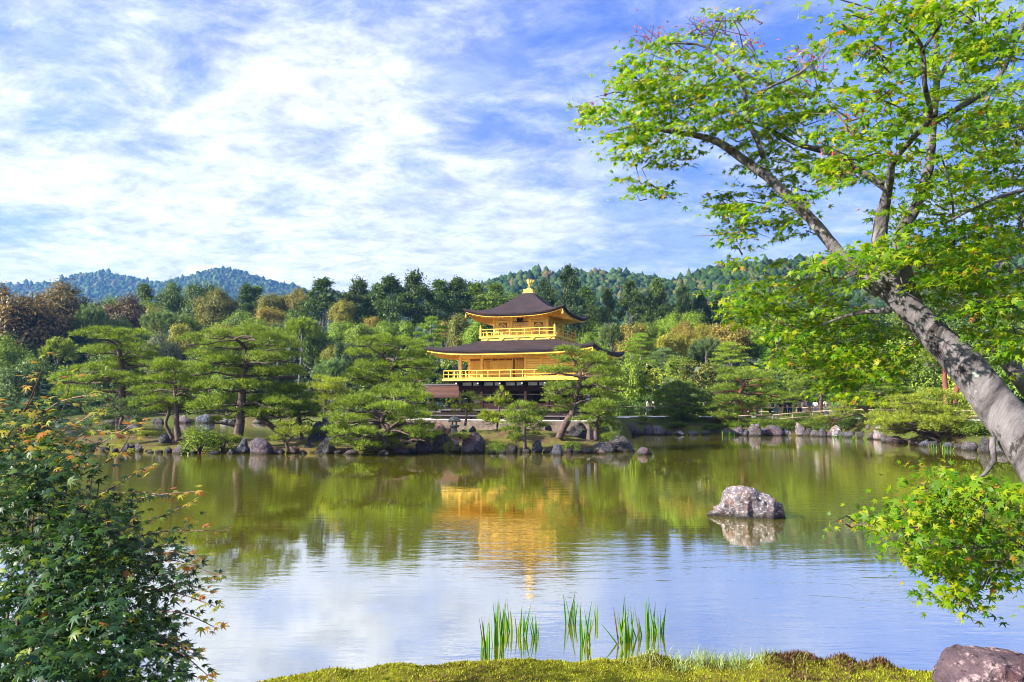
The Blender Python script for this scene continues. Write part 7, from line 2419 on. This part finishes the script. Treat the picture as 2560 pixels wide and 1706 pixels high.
person(1974, 170, PD + 1.0, 3, BLACK, NAVY, "person in black jacket and dark trousers right of the navy clothed one")
person(1998, 30, PD, 2, GRY, NAVY, "person in grey top and dark trousers standing alone before the rail")
person(2024, -40, PD + .2, 2, (.05, .16, .34), KHAKI, "person in blue top and khaki shorts left of the double-stemmed pine", shorts=True)
person(2038, 150, PD + 1.4, 0, WHITE, GRY, "person in white top and grey trousers just left of the double-stemmed pine")
person(2064, 20, PD + 1.2, 0, (.66, .55, .40), GRY, "person in cream top half hidden behind the double-stemmed pine")
person(2080, 70, PD - .8, 1, (.42, .60, .58), JEAN, "person in pale mint shirt and jeans right of the double-stemmed pine")
person(2096, 120, PD - .6, 0, (.06, .18, .42), NAVY, "person in bright blue top beside the dark purple bush")
person(2110, 200, PD - .4, 3, (.45, .30, .20), BLACK, "person in tan hat at the right end of the walkers", hat=(.50, .38, .22))
person(1892, 40, PD + 1.2, 0, (.45, .60, .50), GRY, "person in pale green top partly behind the curved pine")
person(1618, 60, 79.6, 2, WHITE, GRY, "person in white shirt behind the fence near the small clipped tree")
person(1632, 110, 79.9, 0, (.70, .68, .72), NAVY, "second white-shirted person behind the fence, right of the first")
person(1764, 30, 79.2, 0, BLACK, BLACK, "person in black alone at the fence's right end")
person(1697, 80, 79.6, 3, GRY, NAVY, "person in grey walking behind the dark rounded pine")
wx = P(1092, 1010, 84)
for (px, c, lb) in ((1092, (.12, .30, .55), "person in bright blue seen through the open porch"), (1078, (.30, .08, .08), "person in dark red seen through the open porch")):
    q = person(px, 20, 84, 0, c, NAVY, lb)
    q.location.z = 1.35
for (px, d, ang, lb) in ((1931, PD + .25, 78, "dark backpack on the white-shirted person with the camera"), (1955, PD + .62, -20, "black backpack on the person in black top")):
    a, _ = ray(px, 1000)
    bp = empty('backpack', (a * d, d, ground_z(a * d, d) + .03), math.radians(ang), lb, 'backpack')
    MB().lathe([(.10, 1.02), (.135, 1.06), (.14, 1.25), (.12, 1.36), (.05, 1.41)], 10, (0, .0, 0)).build('bag', M['cloth'], bp, smooth=True, color=(.02, .022, .03))
    MB().bar((-.08, -.10, 1.36), (-.08, -.10, 1.12), .03).bar((.08, -.10, 1.36), (.08, -.10, 1.12), .03).build('strap', M['cloth'], bp, color=(.02, .022, .03))

# ================================================================== air
if HAZE:
    hm, N = new_mat('thin_haze')
    pv = N.n('ShaderNodeVolumePrincipled', {'Color': (.16, .42, 1.0, 1), 'Density': HAZE, 'Anisotropy': .25})
    out = N.n('ShaderNodeOutputMaterial')
    N.nt.links.new(pv.outputs[0], out.inputs['Volume'])
    hz = MB().box(-5200, -600, -2.2, 5200, 7200, 420).build('haze', hm)
    tag(hz, kind='stuff')
